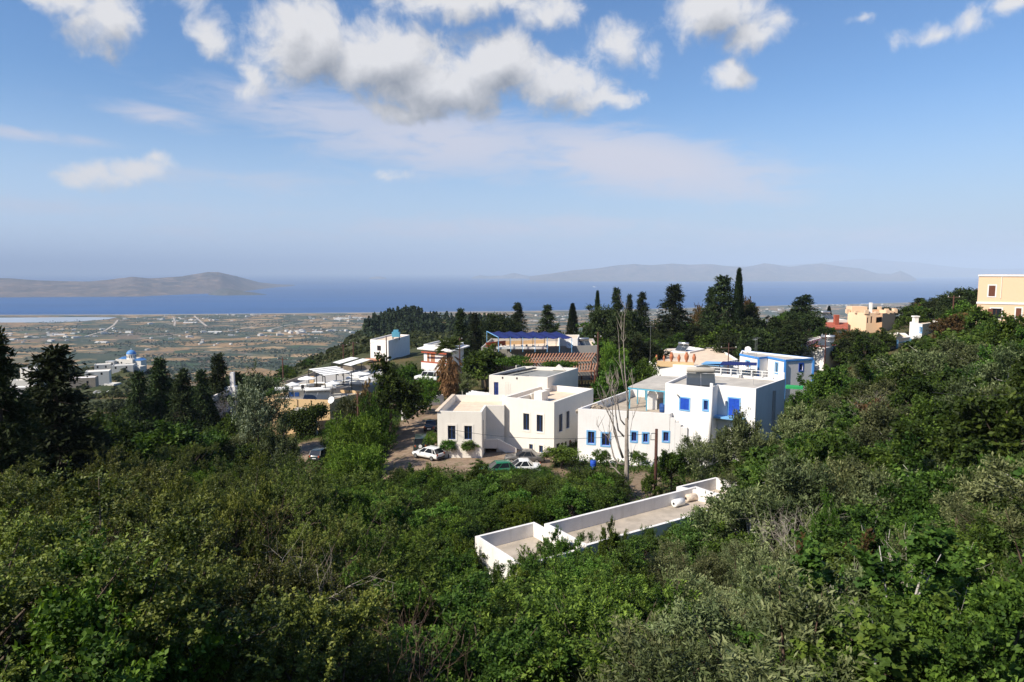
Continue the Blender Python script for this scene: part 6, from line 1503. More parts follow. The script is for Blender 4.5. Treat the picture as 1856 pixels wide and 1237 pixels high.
NAMED = [('silver_mid', 466, 671, 92, 96, 'silvery leaved poplar beside the apricot taverna wall'), ('olive_mid', 500, 752, 74, 82, 'grey brown olive at the left of the concrete yard'), ('broad_far', 705, 645, 92, 118, 'big round dark green tree left of the palm'), ('broad_far', 880, 622, 118, 110, 'dense green tree between palm and navy canopy'),
         ('olive_mid', 655, 695, 88, 88, 'brownish grey olive behind the plain dark pole'), ('bright_mid', 645, 745, 74, 90, 'bright green bush mass left of the dirt road'), ('bright_mid', 672, 722, 84, 66, 'bright feathery bush on the road bank'), ('bright_mid', 648, 800, 67, 95, 'low bright bush at the yard edge by the road'), ('bright_mid', 765, 680, 104, 70, 'fresh green bush before the white van'),
         ('bright_mid', 1108, 615, 112, 50, 'light green tree behind the tall slim pole'), ('broad_mid', 1110, 655, 94, 92, 'dark green tree between white house and sheet pergola'), ('broad_mid', 1165, 652, 96, 84, 'green tree behind the sheet pergola'), ('broad_far', 1310, 588, 140, 100, 'spreading green tree behind the blue trimmed cottage'), ('broad_far', 1215, 605, 140, 90, 'rounded green tree above the urn row'),
         ('citrus', 813, 794, 78.6, 36, 'left one of two clipped citrus trees before the white house'), ('citrus', 850, 794, 78.4, 42, 'right one of two clipped citrus trees before the white house'), ('citrus', 1018, 808, 73, 82, 'wide citrus tree hiding the corner of the white house'), ('citrus', 1089, 815, 74, 42, 'small citrus tree left of the dead tree trunk'), ('citrus', 1157, 818, 74, 38, 'small round citrus tree right of the dead tree trunk'),
         ('bright_mid', 785, 782, 82, 34, 'bright bush at the left wall of the white house'), ('olive_mid', 1350, 728, 62, 120, 'tall grey olive before the right end of the blue-windowed house'), ('olive_mid', 1268, 778, 63, 96, 'shadowy olive below the outside stair of the blue-windowed house'), ('broad_mid', 1218, 800, 62, 70, 'dark bush right of the red brown pole'), ('olive_mid', 1462, 722, 66, 120, 'big silvery olive right of the blue-windowed house'), ('olive_mid', 1555, 708, 72, 110, 'pale olive crown upper middle of the right slope'),
         ('olive_mid', 1385, 770, 60, 90, 'rounded grey olive between the two big olives'), ('broad_mid', 1180, 860, 60, 40, 'small dark tree at the foot of the red brown pole')]
NAMED += [('broad_near', 1010, 945, 42, 80, 'leafy bush overhanging the joint of the low outbuilding roofs'), ('broad_near', 1108, 925, 42.4, 56, 'dark bush rising over the middle of the low outbuilding parapet'), ('brush_near', 1165, 950, 44.2, 80, 'feathery bush along the low outbuilding front wall'), ('broad_near', 1230, 946, 46, 80, 'low leafy bush at the low outbuilding front wall near the tanks'), ('brush_near', 1055, 972, 43, 80, 'feathery bush before the low outbuilding roof joint'),
          ('broad_near', 965, 996, 39, 80, 'leafy bush hiding the foot of the left outbuilding room'), ('fig_mid', 1355, 872, 52, 80, 'fig tree at the right end of the low outbuilding'), ('broad_near', 1290, 930, 48, 60, 'bush under the right end parapet of the low outbuilding'), ('broad_mid', 882, 842, 70, 80, 'dark bush in front of the bright green small car'), ('broad_mid', 922, 845, 69.5, 80, 'dark bush in front of the white saloon'), ('brush_mid', 965, 845, 70, 70, 'brushy shrub right of the white saloon'),
          ('oak_near', 150, 800, 24, 110, 'slender oak shoot rising above the scrub at the left'), ('oak_near', 420, 812, 27, 190, 'rounded olive green oak crown topping the left foreground'), ('oak_near', 310, 838, 26, 170, 'olive green oak crown left of the highest one in the left foreground')]
for k, px, pt, Y, w, lab in NAMED: tree_px(k, lab, 'tree', px, pt, Y=Y, wpx=w)

for px, pt, Y, w, kd, lab in ((1560, 985, 27, 120, 'brown_mid', 'large russet tinged shrub in the middle of the right foreground'), (1460, 1000, 26, 90, 'brown_mid', 'smaller russet shrub left of the large one'), (1760, 930, 30, 110, 'brown_mid', 'russet and green shrub at right above the figs'), (662, 706, 88, 60, 'brown_mid', 'brownish shrub on the bank above the dirt road'), (1600, 720, 64, 80, 'brown_mid', 'reddish bush in the middle of the right slope'), (1500, 905, 34, 70, 'bright_mid', 'yellow green bush right of the low outbuilding'), (1700, 1000, 24, 120, 'bright_mid', 'yellow green bush above the figs'),
                              (1820, 880, 34, 120, 'bright_mid', 'yellow green bush on the right edge slope'), (1640, 800, 48, 110, 'broad_far', 'big dark round tree on the right slope'), (1500, 780, 50, 110, 'fig_mid', 'broad leaved dark green tree below the silvery olive'), (1780, 690, 66, 130, 'broad_far', 'large dark tree high on the right slope'), (1700, 640, 86, 110, 'broad_far', 'large round dark tree under the chimney house')):
    tree_px(kd, lab, 'tree', px, pt, Y=Y, wpx=w)

# ---- filling: many plants seen as a mass, each its own tree
PROT = [([(724, 768), (742, 722), (800, 700), (806, 735), (760, 748)], 96), ([(672, 872), (690, 835), (704, 800), (716, 780), (740, 800), (720, 860)], 72), ([(792, 742), (830, 712), (886, 676), (960, 660), (1076, 700), (1076, 812), (985, 830), (945, 812), (900, 830), (795, 832)], 78), ([(1046, 738), (1140, 700), (1208, 676), (1290, 676), (1424, 684), (1424, 735), (1345, 760), (1250, 800), (1185, 845), (1046, 838)], 72),
        ([(858, 968), (960, 940), (975, 975), (930, 1000), (900, 1030), (858, 1040)], 43), ([(1000, 948), (1222, 876), (1290, 862), (1326, 884), (1315, 912), (1180, 950), (1040, 985)], 46), ([(690, 850), (706, 815), (728, 765), (760, 735), (808, 735), (806, 832), (990, 838), (1000, 848), (830, 848), (740, 850)], 76),
        ([(498, 716), (600, 722), (600, 745), (570, 748), (500, 742)], 100), ([(505, 838), (535, 802), (586, 798), (580, 830)], 78), ([(555, 645), (690, 645), (690, 672), (640, 700), (505, 712)], 115), ([(664, 608), (748, 600), (748, 640), (672, 648)], 185), ([(762, 622), (815, 622), (815, 678), (762, 678)], 132), ([(880, 600), (1085, 600), (1085, 635), (905, 635)], 122), ([(930, 635), (1085, 632), (1085, 668), (940, 668)], 108),
        ([(1170, 632), (1340, 632), (1340, 664), (1200, 672)], 104), ([(1338, 632), (1476, 636), (1470, 672), (1424, 690), (1350, 680)], 92), ([(1426, 604), (1530, 606), (1505, 655), (1475, 672), (1465, 660)], 121), ([(1484, 575), (1625, 545), (1625, 592), (1490, 600)], 170), ([(1597, 602), (1650, 606), (1648, 632), (1600, 630)], 133), ([(1646, 570), (1704, 575), (1704, 604), (1650, 606)], 141),
        ([(1770, 495), (1960, 495), (1960, 560), (1850, 566), (1772, 575)], 98), ([(195, 630), (262, 630), (262, 672), (185, 690), (140, 705), (150, 670)], 300), ([(20, 665), (72, 660), (72, 690), (30, 712)], 280), ([(800, 622), (830, 622), (840, 720), (800, 720)], 90), ([(414, 672), (430, 672), (430, 702), (396, 716)], 112), ([(1125, 560), (1150, 560), (1150, 890), (1122, 890)], 60), ([(1180, 775), (1200, 775), (1200, 880), (1182, 880)], 60), ([(810, 792), (1170, 800), (1170, 840), (990, 850), (880, 846), (800, 834)], 72)]
PLACED = {}
def ok_place(x, y, z, r, h, tol=1, gap=1.0):
    cx, cyy = int(x // 6), int(y // 6)
    for i in range(cx - 1, cx + 2):
        for j in range(cyy - 1, cyy + 2):
            for (a, b, c) in PLACED.get((i, j), ()):
                if (a - x) ** 2 + (b - y) ** 2 < (gap * (r + c) * .5) ** 2: return False
    for poly, Y in PROT:
        if y >= Y: continue
        hit = 0
        for a in range(9):
            if a < 8: dx, dz = math.cos(a * .785) * r * .85, math.sin(a * .785) * h * .45 + h * .55
            else: dx, dz = 0, h * .55
            px, py = project((x + dx, y, z + dz))
            if inpoly(np.array([px]), np.array([py]), poly)[0]: hit += 1
        if hit >= tol: return False
    return True
def note(x, y, r): PLACED.setdefault((int(x // 6), int(y // 6)), []).append((x, y, r))
FILLED = []
FLAT = [ROAD, YARD, FRONT]
HOUSES = [[(p[0], p[1]) for p in q] for q in (A, B, C, D, U, M1, M2, M3, TV, Gp, Hp, IP, J, K, lp, Mp, o0, pp, Qp, dk)]
def fill(poly, n, mix_, labels, group, seed, gap=1.0, hmul=1.0, y0=8.5, tol=1, maxy=400, tries=60, over=14):
    rng = np.random.default_rng(seed); xs = [p[0] for p in poly]; ys = [p[1] for p in poly]; made = 0
    for _ in range(n * tries):
        if made >= n: break
        px, py = rng.uniform(min(xs), max(xs)), rng.uniform(min(ys), max(ys))
        if not inpoly(np.array([px]), np.array([py]), poly)[0]: continue
        u = rng.random(); s = 0
        for kind, wgt, h0, h1 in mix_:
            s += wgt
            if u <= s: break
        h = rng.uniform(h0, h1) * hmul; p = WG(px, py, h * .6, y0)
        if p is None or p.y > maxy: continue
        r = KINDS[kind][0][2] * h / KINDS[kind][0][3]
        tx, ty = project((p.x, p.y, p.z + h * 1.1)); edge = []
        for i in range(len(poly)):
            (xa, ya), (xb, yb) = poly[i - 1], poly[i]
            if min(xa, xb) <= tx <= max(xa, xb) and xa != xb: edge.append(ya + (yb - ya) * (tx - xa) / (xb - xa))
        if edge and ty < min(edge) - over: continue
        if any(inpoly(np.array([p.x]), np.array([p.y]), f)[0] for f in FLAT + HOUSES): continue
        if not ok_place(p.x, p.y, p.z, r, h, tol, gap): continue
        note(p.x, p.y, r); made += 1
        e = tree(kind, labels[kind], 'bush' if h < 3.2 else 'tree', (p.x, p.y, p.z), h, group, wide=rng.uniform(.92, 1.25)); FILLED.append((group, kind, e, h, project((p.x, p.y, p.z + h * .6))))
    return made
g1 = 'oak scrub filling the lower left'
cnt = []
cnt.append(fill([(-120, 880), (60, 890), (130, 830), (200, 862), (280, 850), (400, 836), (490, 862), (600, 890), (640, 1000), (600, 1330), (-120, 1330)], 90, [('oak_near', .78, 3.6, 7.6), ('brush_near', .14, 2.6, 3.6), ('broad_near', .08, 3, 4)],
     {'oak_near': 'olive green small leaved oak bush in the dim scrub at the lower left', 'brush_near': 'wispy lentisk bush among the oak scrub at the lower left', 'broad_near': 'leafy bush among the oak scrub at the lower left'}, g1, 1, .86, over=58))
cnt.append(fill([(140, 862), (420, 850), (500, 862), (640, 892), (660, 960), (480, 940), (140, 930)], 60, [('broad_mid', .6, 2.6, 4.2), ('bright_mid', .4, 2.4, 3.6)],
     {'broad_mid': 'dark green bush between the oak scrub and the road bank', 'bright_mid': 'light green bush between the oak scrub and the road bank'}, 'bushes behind the left oak scrub', 21, .7, y0=29))
cnt.append(fill([(560, 900), (680, 880), (700, 905), (860, 1060), (900, 1052), (960, 1010), (1100, 1000), (1180, 1060), (1180, 1330), (560, 1330)], 85, [('walnut_near', .5, 3.0, 5.4), ('brush_near', .2, 2.2, 3.6), ('broad_near', .3, 2.6, 4.6)],
     {'walnut_near': 'fresh green tree with layered leaf sprays in front of the low outbuilding', 'brush_near': 'feathery lentisk bush before the low outbuilding', 'broad_near': 'mid green leafy bush before the low outbuilding'}, 'green thicket in front of the low outbuilding', 2, .78, over=26))
cnt.append(fill([(1120, 1040), (1330, 1000), (1440, 1020), (1470, 1330), (1150, 1330)], 40, [('olive_near', .82, 3.0, 5.0), ('broad_near', .18, 2.6, 3.4)],
     {'olive_near': 'grey green narrow leaved olive in the lower right foreground', 'broad_near': 'leafy bush between the foreground olives'}, 'olives of the lower right foreground', 3, .8, over=26))
cnt.append(fill([(1440, 1010), (1650, 940), (1960, 900), (1960, 1330), (1470, 1330)], 60, [('fig_near', .5, 2.6, 3.8), ('broad_near', .25, 2.4, 3.6), ('brush_near', .15, 2.2, 3.2), ('olive_near', .1, 3, 4)],
     {'fig_near': 'broad leaved fig bush in the lower right corner thicket', 'broad_near': 'small leaved bush in the lower right corner thicket', 'brush_near': 'dark feathery bush in the lower right corner thicket', 'olive_near': 'olive shoot in the lower right corner thicket'}, 'thicket of the lower right corner', 4, .78, over=26))
cnt.append(fill([(1340, 905), (1330, 850), (1440, 790), (1480, 720), (1480, 660), (1600, 650), (1760, 600), (1960, 570), (1960, 930), (1650, 960), (1400, 1020), (1240, 1010), (1180, 985), (1320, 930)], 230, [('broad_mid', .40, 2.8, 7.2), ('olive_mid', .2, 3.0, 6.4), ('fig_mid', .16, 2.6, 4.8), ('brush_mid', .12, 1.8, 3.0), ('brown_mid', .05, 1.8, 2.6), ('bright_mid', .07, 2.4, 3.6)],
     {'broad_mid': 'mid green leafy tree in the dense wood of the right slope', 'olive_mid': 'grey green olive in the dense wood of the right slope', 'fig_mid': 'broad leaved fig in the dense wood of the right slope', 'brush_mid': 'low brushy shrub in the dense wood of the right slope', 'brown_mid': 'russet tinged bush in the dense wood of the right slope', 'bright_mid': 'bright yellowish green bush in the dense wood of the right slope'}, 'wood of the right slope', 5, .86))
cnt.append(fill([(640, 900), (690, 868), (760, 848), (870, 852), (1000, 856), (1130, 872), (1110, 925), (985, 942), (960, 938), (860, 965), (855, 1060), (760, 1010), (660, 960)], 150, [('brush_mid', .5, 0.9, 2.4), ('broad_mid', .2, 1.4, 3.0), ('bright_mid', .2, 1.2, 2.8), ('citrus', .1, 2.0, 2.8)],
     {'brush_mid': 'low feathery shrub in the garden before the white house', 'broad_mid': 'small dark bush in the garden before the white house', 'bright_mid': 'light green bush in the garden before the white house', 'citrus': 'small round fruit tree in the garden before the white house'}, 'shrubs of the garden before the white house', 6, .74))
cnt.append(fill([(612, 880), (606, 830), (612, 770), (620, 720), (690, 700), (715, 735), (690, 780), (664, 850), (655, 890)], 50, [('bright_mid', .75, 2.2, 3.6), ('broad_mid', .25, 2.6, 4.0)],
     {'bright_mid': 'bright green feathery bush on the bank left of the dirt road', 'broad_mid': 'dark leafy bush on the bank left of the dirt road'}, 'bushes left of the dirt road', 7, .66))
cnt.append(fill([(-80, 860), (-80, 760), (140, 760), (300, 745), (450, 735), (470, 770), (460, 830), (430, 820), (300, 840), (200, 850), (130, 820), (60, 880)], 110, [('broad_mid', .5, 3.4, 5.2), ('olive_mid', .15, 3.0, 4.4), ('broad_far', .15, 4.5, 6), ('bright_mid', .2, 3, 4)],
     {'broad_mid': 'dark green tree in the hollow left of the concrete yard', 'olive_mid': 'greyish olive in the hollow left of the concrete yard', 'broad_far': 'tall green tree in the hollow left of the concrete yard', 'bright_mid': 'lighter green bush in the hollow left of the concrete yard'}, 'trees in the hollow on the left', 8, .72))
cnt.append(fill([(130, 770), (250, 730), (290, 690), (420, 670), (520, 700), (480, 740), (300, 750)], 50, [('round_pine', .3, 7, 10), ('broad_far', .5, 5, 7), ('fir', .2, 8, 12)],
     {'round_pine': 'dark pine in the wood below the church', 'broad_far': 'dark green tree in the wood below the church', 'fir': 'small conifer in the wood below the church'}, 'wood below the church', 9, .7))
cnt.append(fill([(820, 612), (900, 590), (1090, 590), (1200, 600), (1300, 580), (1480, 570), (1480, 620), (1380, 640), (1300, 640), (1170, 650), (1090, 655), (1080, 610), (880, 600)], 100, [('broad_far', .5, 4.5, 7.0), ('round_pine', .25, 6, 9), ('fir', .1, 8, 11), ('broad_mid', .15, 3.5, 5)],
     {'broad_far': 'green tree in the belt behind the village houses', 'round_pine': 'dark pine in the belt behind the village houses', 'fir': 'young conifer in the belt behind the village houses', 'broad_mid': 'leafy bush in the belt behind the village houses'}, 'tree belt behind the village', 10, .66))
cnt.append(fill([(1480, 600), (1530, 590), (1640, 570), (1700, 545), (1770, 520), (1772, 590), (1700, 620), (1600, 650), (1500, 640)], 70, [('broad_far', .45, 4, 6), ('round_pine', .25, 5, 8), ('far_brown', .12, 4, 6), ('broad_mid', .18, 3, 4.6)],
     {'broad_far': 'green tree on the slope left of the yellow house', 'round_pine': 'dark pine on the slope left of the yellow house', 'far_brown': 'russet tree on the slope left of the yellow house', 'broad_mid': 'leafy bush on the slope left of the yellow house'}, 'trees left of the yellow house', 11, .66))
cnt.append(fill([(480, 720), (520, 660), (600, 640), (680, 650), (760, 640), (830, 640), (860, 700), (760, 730), (640, 720), (560, 760)], 45, [('broad_mid', .5, 3, 5), ('bright_mid', .3, 2.5, 4), ('olive_mid', .2, 3, 4.4)],
     {'broad_mid': 'green tree among the taverna terraces', 'bright_mid': 'bright bush among the taverna terraces', 'olive_mid': 'olive among the taverna terraces'}, 'greenery among the taverna terraces', 12, .66))
SHORT = {'oak_near': 'small leaved oak bush', 'walnut_near': 'fresh green leafy tree', 'olive_near': 'grey green olive', 'fig_near': 'broad leaved fig', 'brush_near': 'feathery lentisk bush', 'broad_near': 'leafy green shrub', 'broad_mid': 'mid green leafy tree', 'olive_mid': 'grey green olive', 'brush_mid': 'feathery shrub', 'bright_mid': 'bright green bush',
         'fig_mid': 'broad leaved fig', 'brown_mid': 'russet bush', 'broad_far': 'dark leafy tree', 'round_pine': 'dark round pine', 'fir': 'dark fir', 'far_brown': 'russet tree', 'citrus': 'round fruit tree'}
PLACE = {g1: 'lower left scrub', 'green thicket in front of the low outbuilding': 'bottom centre thicket', 'olives of the lower right foreground': 'foreground olive patch', 'thicket of the lower right corner': 'lower right thicket', 'wood of the right slope': 'right slope wood', 'shrubs of the garden before the white house': 'white house garden', 'bushes left of the dirt road': 'bank beside the road',
         'bushes behind the left oak scrub': 'strip behind the scrub', 'trees in the hollow on the left': 'left hollow', 'wood below the church': 'wood below the church', 'tree belt behind the village': 'belt behind the houses', 'trees left of the yellow house': 'slope by the yellow house', 'greenery among the taverna terraces': 'taverna terrace greenery'}
def third(v, vs): return 0 if v <= np.quantile(vs, .34) else (1 if v <= np.quantile(vs, .67) else 2)
cells = {}
for g_ in {f[0] for f in FILLED}:
    mem = [f for f in FILLED if f[0] == g_]; ys_ = [f[4][1] for f in mem]; xs_ = [f[4][0] for f in mem]
    for f in mem:
        hs_ = [m_[3] for m_ in mem if m_[1] == f[1]]
        key = (g_, f[1], third(f[3], hs_), third(f[4][1], ys_), third(f[4][0], xs_)); cells.setdefault(key, []).append(f)
ORD = ['leftmost', 'second from left', 'third from left', 'fourth from left', 'fifth from left', 'sixth from left', 'seventh from left', 'eighth from left']
for (g_, kd, hs_, r_, c_), mem in cells.items():
    mem.sort(key=lambda f: f[4][0]); n_ = len(mem)
    for k, f in enumerate(mem):
        o_ = '' if n_ == 1 else ', ' + (('left one', 'right one')[k] if n_ == 2 else ('rightmost' if k == n_ - 1 else ORD[min(k, 7)]))
        f[2]['label'] = '%s %s, %s %s of the %s%s' % (('low', 'middling', 'tall')[hs_], SHORT[kd], ('upper', 'middle', 'lower')[r_], ('left', 'centre', 'right')[c_], PLACE[g_], o_)
print('FILL', cnt, sum(cnt))

NTH = ['leftmost', 'second from left', 'third from left', 'fourth from left', 'fifth from left', 'sixth from left', 'seventh from left', 'eighth from left', 'ninth from left', 'tenth from left']
for g_ in ('dining tables on the taverna terrace', 'chairs under the navy canopy', 'tables under the navy canopy', 'pale greenhouses on the plain'):
    mem = sorted((o for o in COL.objects if o.get('group') == g_), key=lambda o: project(o.location)[0])
    for k, o in enumerate(mem): o['label'] = o['label'] + ', ' + ('rightmost' if k == len(mem) - 1 else NTH[min(k, 9)])

# ---- vine curtain on the shelter, creeper on the orange pergola
def greenery(name, label, boxes, lm, n, seed, L=.2, W=.15):
    rng = np.random.default_rng(seed); P = []
    for a, b, w, h in boxes:
        t = rng.random((n, 1)); P.append(np.array(a)[None] * (1 - t) + np.array(b)[None] * t + rng.normal(size=(n, 3)) * np.array([w, w, h]) * .5)
    P = np.concatenate(P); k = len(P)
    me = leaves_mesh(name, P, rng.normal(size=(k, 3)) + [0, 0, -.6], rng.normal(size=(k, 3)) * .7 + [0, -.5, .6], L * rng.uniform(.6, 1.3, k), W * rng.uniform(.6, 1.2, k), .4 + rng.normal(size=k) * .2)
    return tag(link(name, me, None, LM[lm]), label, 'climber')
greenery('vine', 'thick green vine curtain hanging from the lean-to shelter', [(WY(512, 762, 103), WY(560, 756, 102.5), .9, 1.3), (WY(540, 776, 103), WY(568, 764, 102.6), .9, 2.2), (WY(560, 752, 103), WY(585, 742, 104), .9, .8)], 'broad', 4200, 3, .3, .24)
greenery('creeper', 'green creeper spread over the top of the orange pergola', [(WY(905, 655, 114), WY(960, 659, 112), 1.0, .5), (WY(990, 660, 110), WY(1040, 660, 109), 1.0, .4), (WY(930, 650, 116), WY(955, 652, 114), .8, .4)], 'bright', 2600, 4, .26, .2)

# ---- the palm with its skirt of dead fronds
pY = 103.0; pt = WY(814, 626, pY); pz = G(pt.x, pY); pe = empty('palm_tree', 'shaggy fan palm with a long skirt of dead brown fronds', 'palm', (pt.x, pY, pz)); H_ = pt.z - pz
q = MB(); q.tube([(0, 0, -1), (.1, 0, H_ * .4), (0, 0, H_ - 1.2)], [.55, .5, .42], 12); q.build('trunk', M['bark'], pe, True)
rng = np.random.default_rng(8)
def fronds(n, zr, rr_, lens, elev, width, nl, L, W, hang):
    P, D, N_, Tn = [], [], [], []
    for k in range(n):
        a = rng.uniform(0, 6.28); z = H_ - 1.3 + rng.uniform(*zr); o = np.array([math.cos(a), math.sin(a), 0]); ev = rng.uniform(*elev); l = rng.uniform(*lens) * (1.0 if zr[1] > 1 else max(.45, 1 + (z - H_ + 1.3) / 9.0))
        s = rng.uniform(.25, 1, nl); d0 = o * math.cos(ev) + np.array([0, 0, math.sin(ev)])
        base = np.array([0, 0, z]) + o * rr_
        p = base + d0 * (l * s)[:, None] - np.array([0, 0, 1]) * (hang * l * s * s)[:, None]
        side = np.array([-o[1], o[0], 0]); p = p + side * (rng.normal(size=nl) * width * s)[:, None]
        P.append(p); D.append(d0 + side * rng.normal(size=(nl, 1)) * .6 - np.array([0, 0, hang]) * s[:, None] * 1.5); N_.append(rng.normal(size=(nl, 3)) * .5 + o * .5 + [0, 0, .4]); Tn.append(.4 + rng.normal(size=nl) * .15 + rng.normal() * .15)
    P = np.concatenate(P); k = len(P)
    return leaves_mesh('fronds', P, np.concatenate(D), np.concatenate(N_), L * rng.uniform(.7, 1.3, k), W * rng.uniform(.7, 1.3, k), np.concatenate(Tn))
link('green_fronds', fronds(60, (.2, 1.3), .3, (1.1, 1.8), (-.1, 1.4), .34, 40, .85, .08, .3), pe, LM['frond'])
link('dead_skirt', fronds(150, (-5.0, .3), .35, (1.2, 2.1), (-1.25, -.35), .26, 26, .8, .10, .45), pe, LM['dead'])

# ---- the bleached dead tree
dY = WG(1136, 906).y; db = WG(1136, 906)
de = empty('dead_tree', 'tall bleached bare dead tree standing in front of the houses', 'tree', db)
dead = [([(308, 1215), (310, 1090), (313, 980), (312, 860), (313, 712)], [.34, .29, .26, .21, .18], 0), ([(318, 720), (319, 640), (312, 540), (303, 450), (300, 400), (293, 250), (298, 120), (305, 25)], [.12, .11, .09, .07, .055, .04, .028, .010], 0),
        ([(298, 985), (262, 975), (236, 940), (222, 880), (208, 800), (212, 700)], [.13, .11, .09, .06, .04, .015], .8), ([(296, 1060), (262, 1030), (236, 1002), (212, 1000)], [.11, .08, .05, .02], .6), ([(290, 945), (266, 880), (244, 780), (212, 700), (180, 640), (160, 600)], [.15, .12, .09, .06, .03, .01], -.5),
        ([(268, 885), (236, 790), (230, 690), (222, 560), (228, 460)], [.09, .07, .055, .035, .01], -.9), ([(296, 820), (262, 782), (248, 690), (242, 580), (224, 520), (190, 500)], [.11, .09, .07, .045, .025, .01], .5), ([(300, 750), (276, 720), (262, 640), (244, 590), (252, 490)], [.09, .075, .05, .03, .01], -.3),
        ([(302, 540), (286, 455), (270, 350), (266, 255)], [.07, .05, .035, .01], .5), ([(318, 650), (336, 580), (346, 520), (362, 470)], [.05, .035, .022, .008], -.4), ([(318, 975), (336, 955), (344, 920)], [.05, .03, .012], .3), ([(294, 250), (284, 200), (276, 150)], [.03, .02, .008], .2), ([(236, 700), (206, 660), (186, 560)], [.045, .03, .01], -.6),
        ([(214, 860), (200, 820), (150, 780), (140, 745)], [.04, .03, .02, .008], .9), ([(240, 620), (214, 560), (204, 470)], [.035, .025, .008], -.7), ([(332, 800), (345, 720), (368, 660)], [.03, .02, .008], .4), ([(250, 560), (262, 520), (268, 470)], [.03, .02, .007], .3)]
sc = 1 / 3.256
for k, (pl, rad, dep) in enumerate(dead):
    q = MB(); n = len(pl); pts = [WY(1040 + a * sc, 540 + b * sc, dY + dep * i / max(1, n - 1)) - db for i, (a, b) in enumerate(pl)]
    if k == 0: pts[0].z = min(pts[0].z, -.3)
    q.tube(pts, [r_ * .82 for r_ in rad], 9); q.build('trunk' if k < 1 else 'branch', M['deadbark'], de, True)

rng = np.random.default_rng(19); q = MB()
for pl, rad, dep in dead[1:]:
    n = len(pl); P3 = [WY(1040 + a * sc, 540 + b * sc, dY + dep * i / max(1, n - 1)) - db for i, (a, b) in enumerate(pl)]
    for _ in range(7 if len(pl) > 4 else 4):
        k = rng.integers(max(0, n // 3), n - 1); s_ = P3[k].lerp(P3[k + 1], rng.random()); l = rng.uniform(.5, 1.7)
        d = (P3[k + 1] - P3[k]).normalized() * .5 + Vector((rng.normal() * .45, rng.normal() * .45, .75)); d.normalize()
        m_ = s_ + d * l * .5 + Vector(rng.normal(size=3)) * .08; q.tube([s_, m_, s_ + d * l + Vector((rng.normal() * .12, rng.normal() * .12, .2))], [.028, .02, .006], 5)
q.build('twigs', M['deadbark'], de)
def bare(seed, h):
    rng = np.random.default_rng(seed); q = MB()
    def grow(p, d, l, r, lev):
        m_ = p + d * l * .5 + Vector(rng.normal(size=3)) * l * .07; e_ = p + d * l + Vector(rng.normal(size=3)) * l * .1
        q.tube([p, m_, e_], [r, r * .8, r * .6], 6)
        if lev == 0: return
        for _ in range(rng.integers(2, 5)):
            nd = (d + Vector(rng.normal(size=3)) * .55 + Vector((0, 0, .12))).normalized(); grow(p.lerp(e_, rng.uniform(.45, 1)), nd, l * rng.uniform(.55, .85), r * .58, lev - 1)
    for _ in range(3): grow(Vector((rng.normal() * .1, rng.normal() * .1, -.3)), Vector((rng.normal() * .25, rng.normal() * .25, 1)).normalized(), h * .42, .020 * h / 4, 4)
    me = bpy.data.meshes.new('bare_branches'); me.from_pydata(q.v, [], q.f); return me
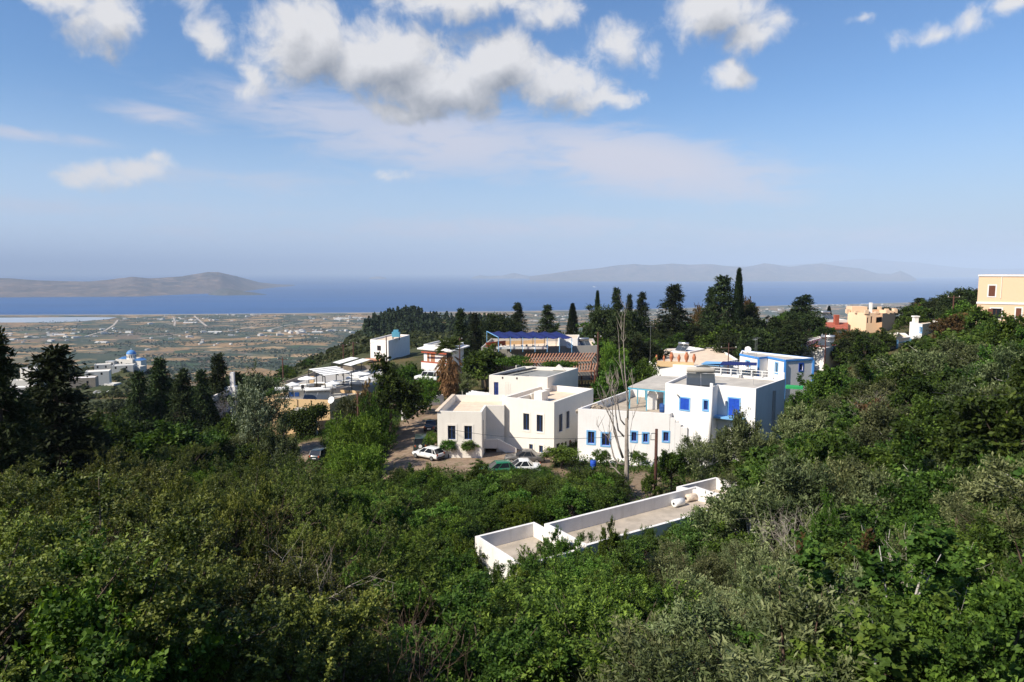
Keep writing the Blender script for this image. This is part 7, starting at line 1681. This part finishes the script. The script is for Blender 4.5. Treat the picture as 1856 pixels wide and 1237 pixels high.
for k, (px, ptop, Y, m_, lab) in enumerate([(1660, 985, 13.5, 'paleb', 'bare grey branched shrub rising through the fig leaves at lower right'), (1700, 1030, 12, 'grey', 'shorter bare shrub just right of the grey branched one among figs'), (720, 1085, 13, 'wood', 'dry brown branched shrub in the thicket at bottom centre'), (330, 870, 20, 'wood', 'bare reddish stems standing up through the left oak scrub'), (612, 950, 24, 'paleb', 'slim pale bare stems between oak scrub and fresh green thicket'),
                                            (1885, 1010, 16, 'grey', 'bare twiggy shrub at the right edge'), (270, 1000, 12, 'wood', 'dark bare branches in the lower left scrub'), (1420, 905, 34, 'paleb', 'bleached twiggy shrub right of the low outbuilding'), (60, 960, 14, 'wood', 'brown bare twigs near the left edge'), (1568, 700, 66, 'paleb', 'forked pale dead trunk in the wood of the right slope')]):
    t_ = WY(px, ptop, Y); zg = G(t_.x, Y); hh_ = t_.z - zg
    e = empty('bare_shrub', lab, 'dead shrub', (t_.x, Y, zg), random.uniform(0, 6)); me = bare(60 + k, hh_); me.materials.append(M[m_]); mx = max(v.co.z for v in me.vertices); o = bpy.data.objects.new('branches', me); o.parent = e; COL.objects.link(o); o.scale = (1, 1, hh_ / mx)

# ---- undergrowth nobody could count
def undergrowth(n, seed):
    rng = np.random.default_rng(seed); a = rng.uniform(TA(-120), TA(1980), n); r = 5 + 105 * rng.random(n) ** .75
    x, y = r * np.sin(a), r * np.cos(a); keep = np.ones(n, bool)
    for f in FLAT + HOUSES: keep &= ~inpoly(x, y, f)
    keep &= ~(inpoly(x, y, ORCH) & (rng.random(n) > .5)) & ~(inpoly(x, y, ORCH) & (fbm(x / 3, y / 3, 2, 5) < -.08))
    x, y, r = x[keep], y[keep], r[keep]; m = 9
    X = np.repeat(x, m) + rng.normal(size=len(x) * m) * .28; Y = np.repeat(y, m) + rng.normal(size=len(x) * m) * .28; z = gz(X, Y) + rng.random(len(X)) ** 1.5 * np.repeat(.25 + .45 * rng.random(len(x)), m)
    k = len(X); L = np.clip(np.repeat(r, m) * .0035, .07, .26) * rng.uniform(.6, 1.4, k)
    me = leaves_mesh('undergrowth', np.stack([X, Y, z], 1), rng.normal(size=(k, 3)) * .6 + [0, 0, .6], rng.normal(size=(k, 3)) * .6 + [0, -.2, .6], L, L * .5, np.repeat(.35 + rng.normal(size=len(x)) * .15, m) + rng.normal(size=k) * .1)
    return struct(link('undergrowth', me, None, LM['brush']), 'stuff')
undergrowth(42000, 77)
# ================================================================== the air
hz = MB(); hz.box(-79000, -14000, -312, 79000, 79000, 780)
ho = hz.build('haze', None); ho['kind'] = 'stuff'
m = bpy.data.materials.new('haze_air'); m.use_nodes = True; t = NT(m.node_tree); t.n.clear()
pv = t.new('ShaderNodeVolumePrincipled'); pv.inputs['Color'].default_value = (0.64, 0.785, 1.0, 1)
pv.inputs['Density'].default_value = HAZE_D; pv.inputs['Anisotropy'].default_value = -0.2
o = t.new('ShaderNodeOutputMaterial'); t.l.new(pv.outputs[0], o.inputs['Volume'])
ho.data.materials.clear(); ho.data.materials.append(m)
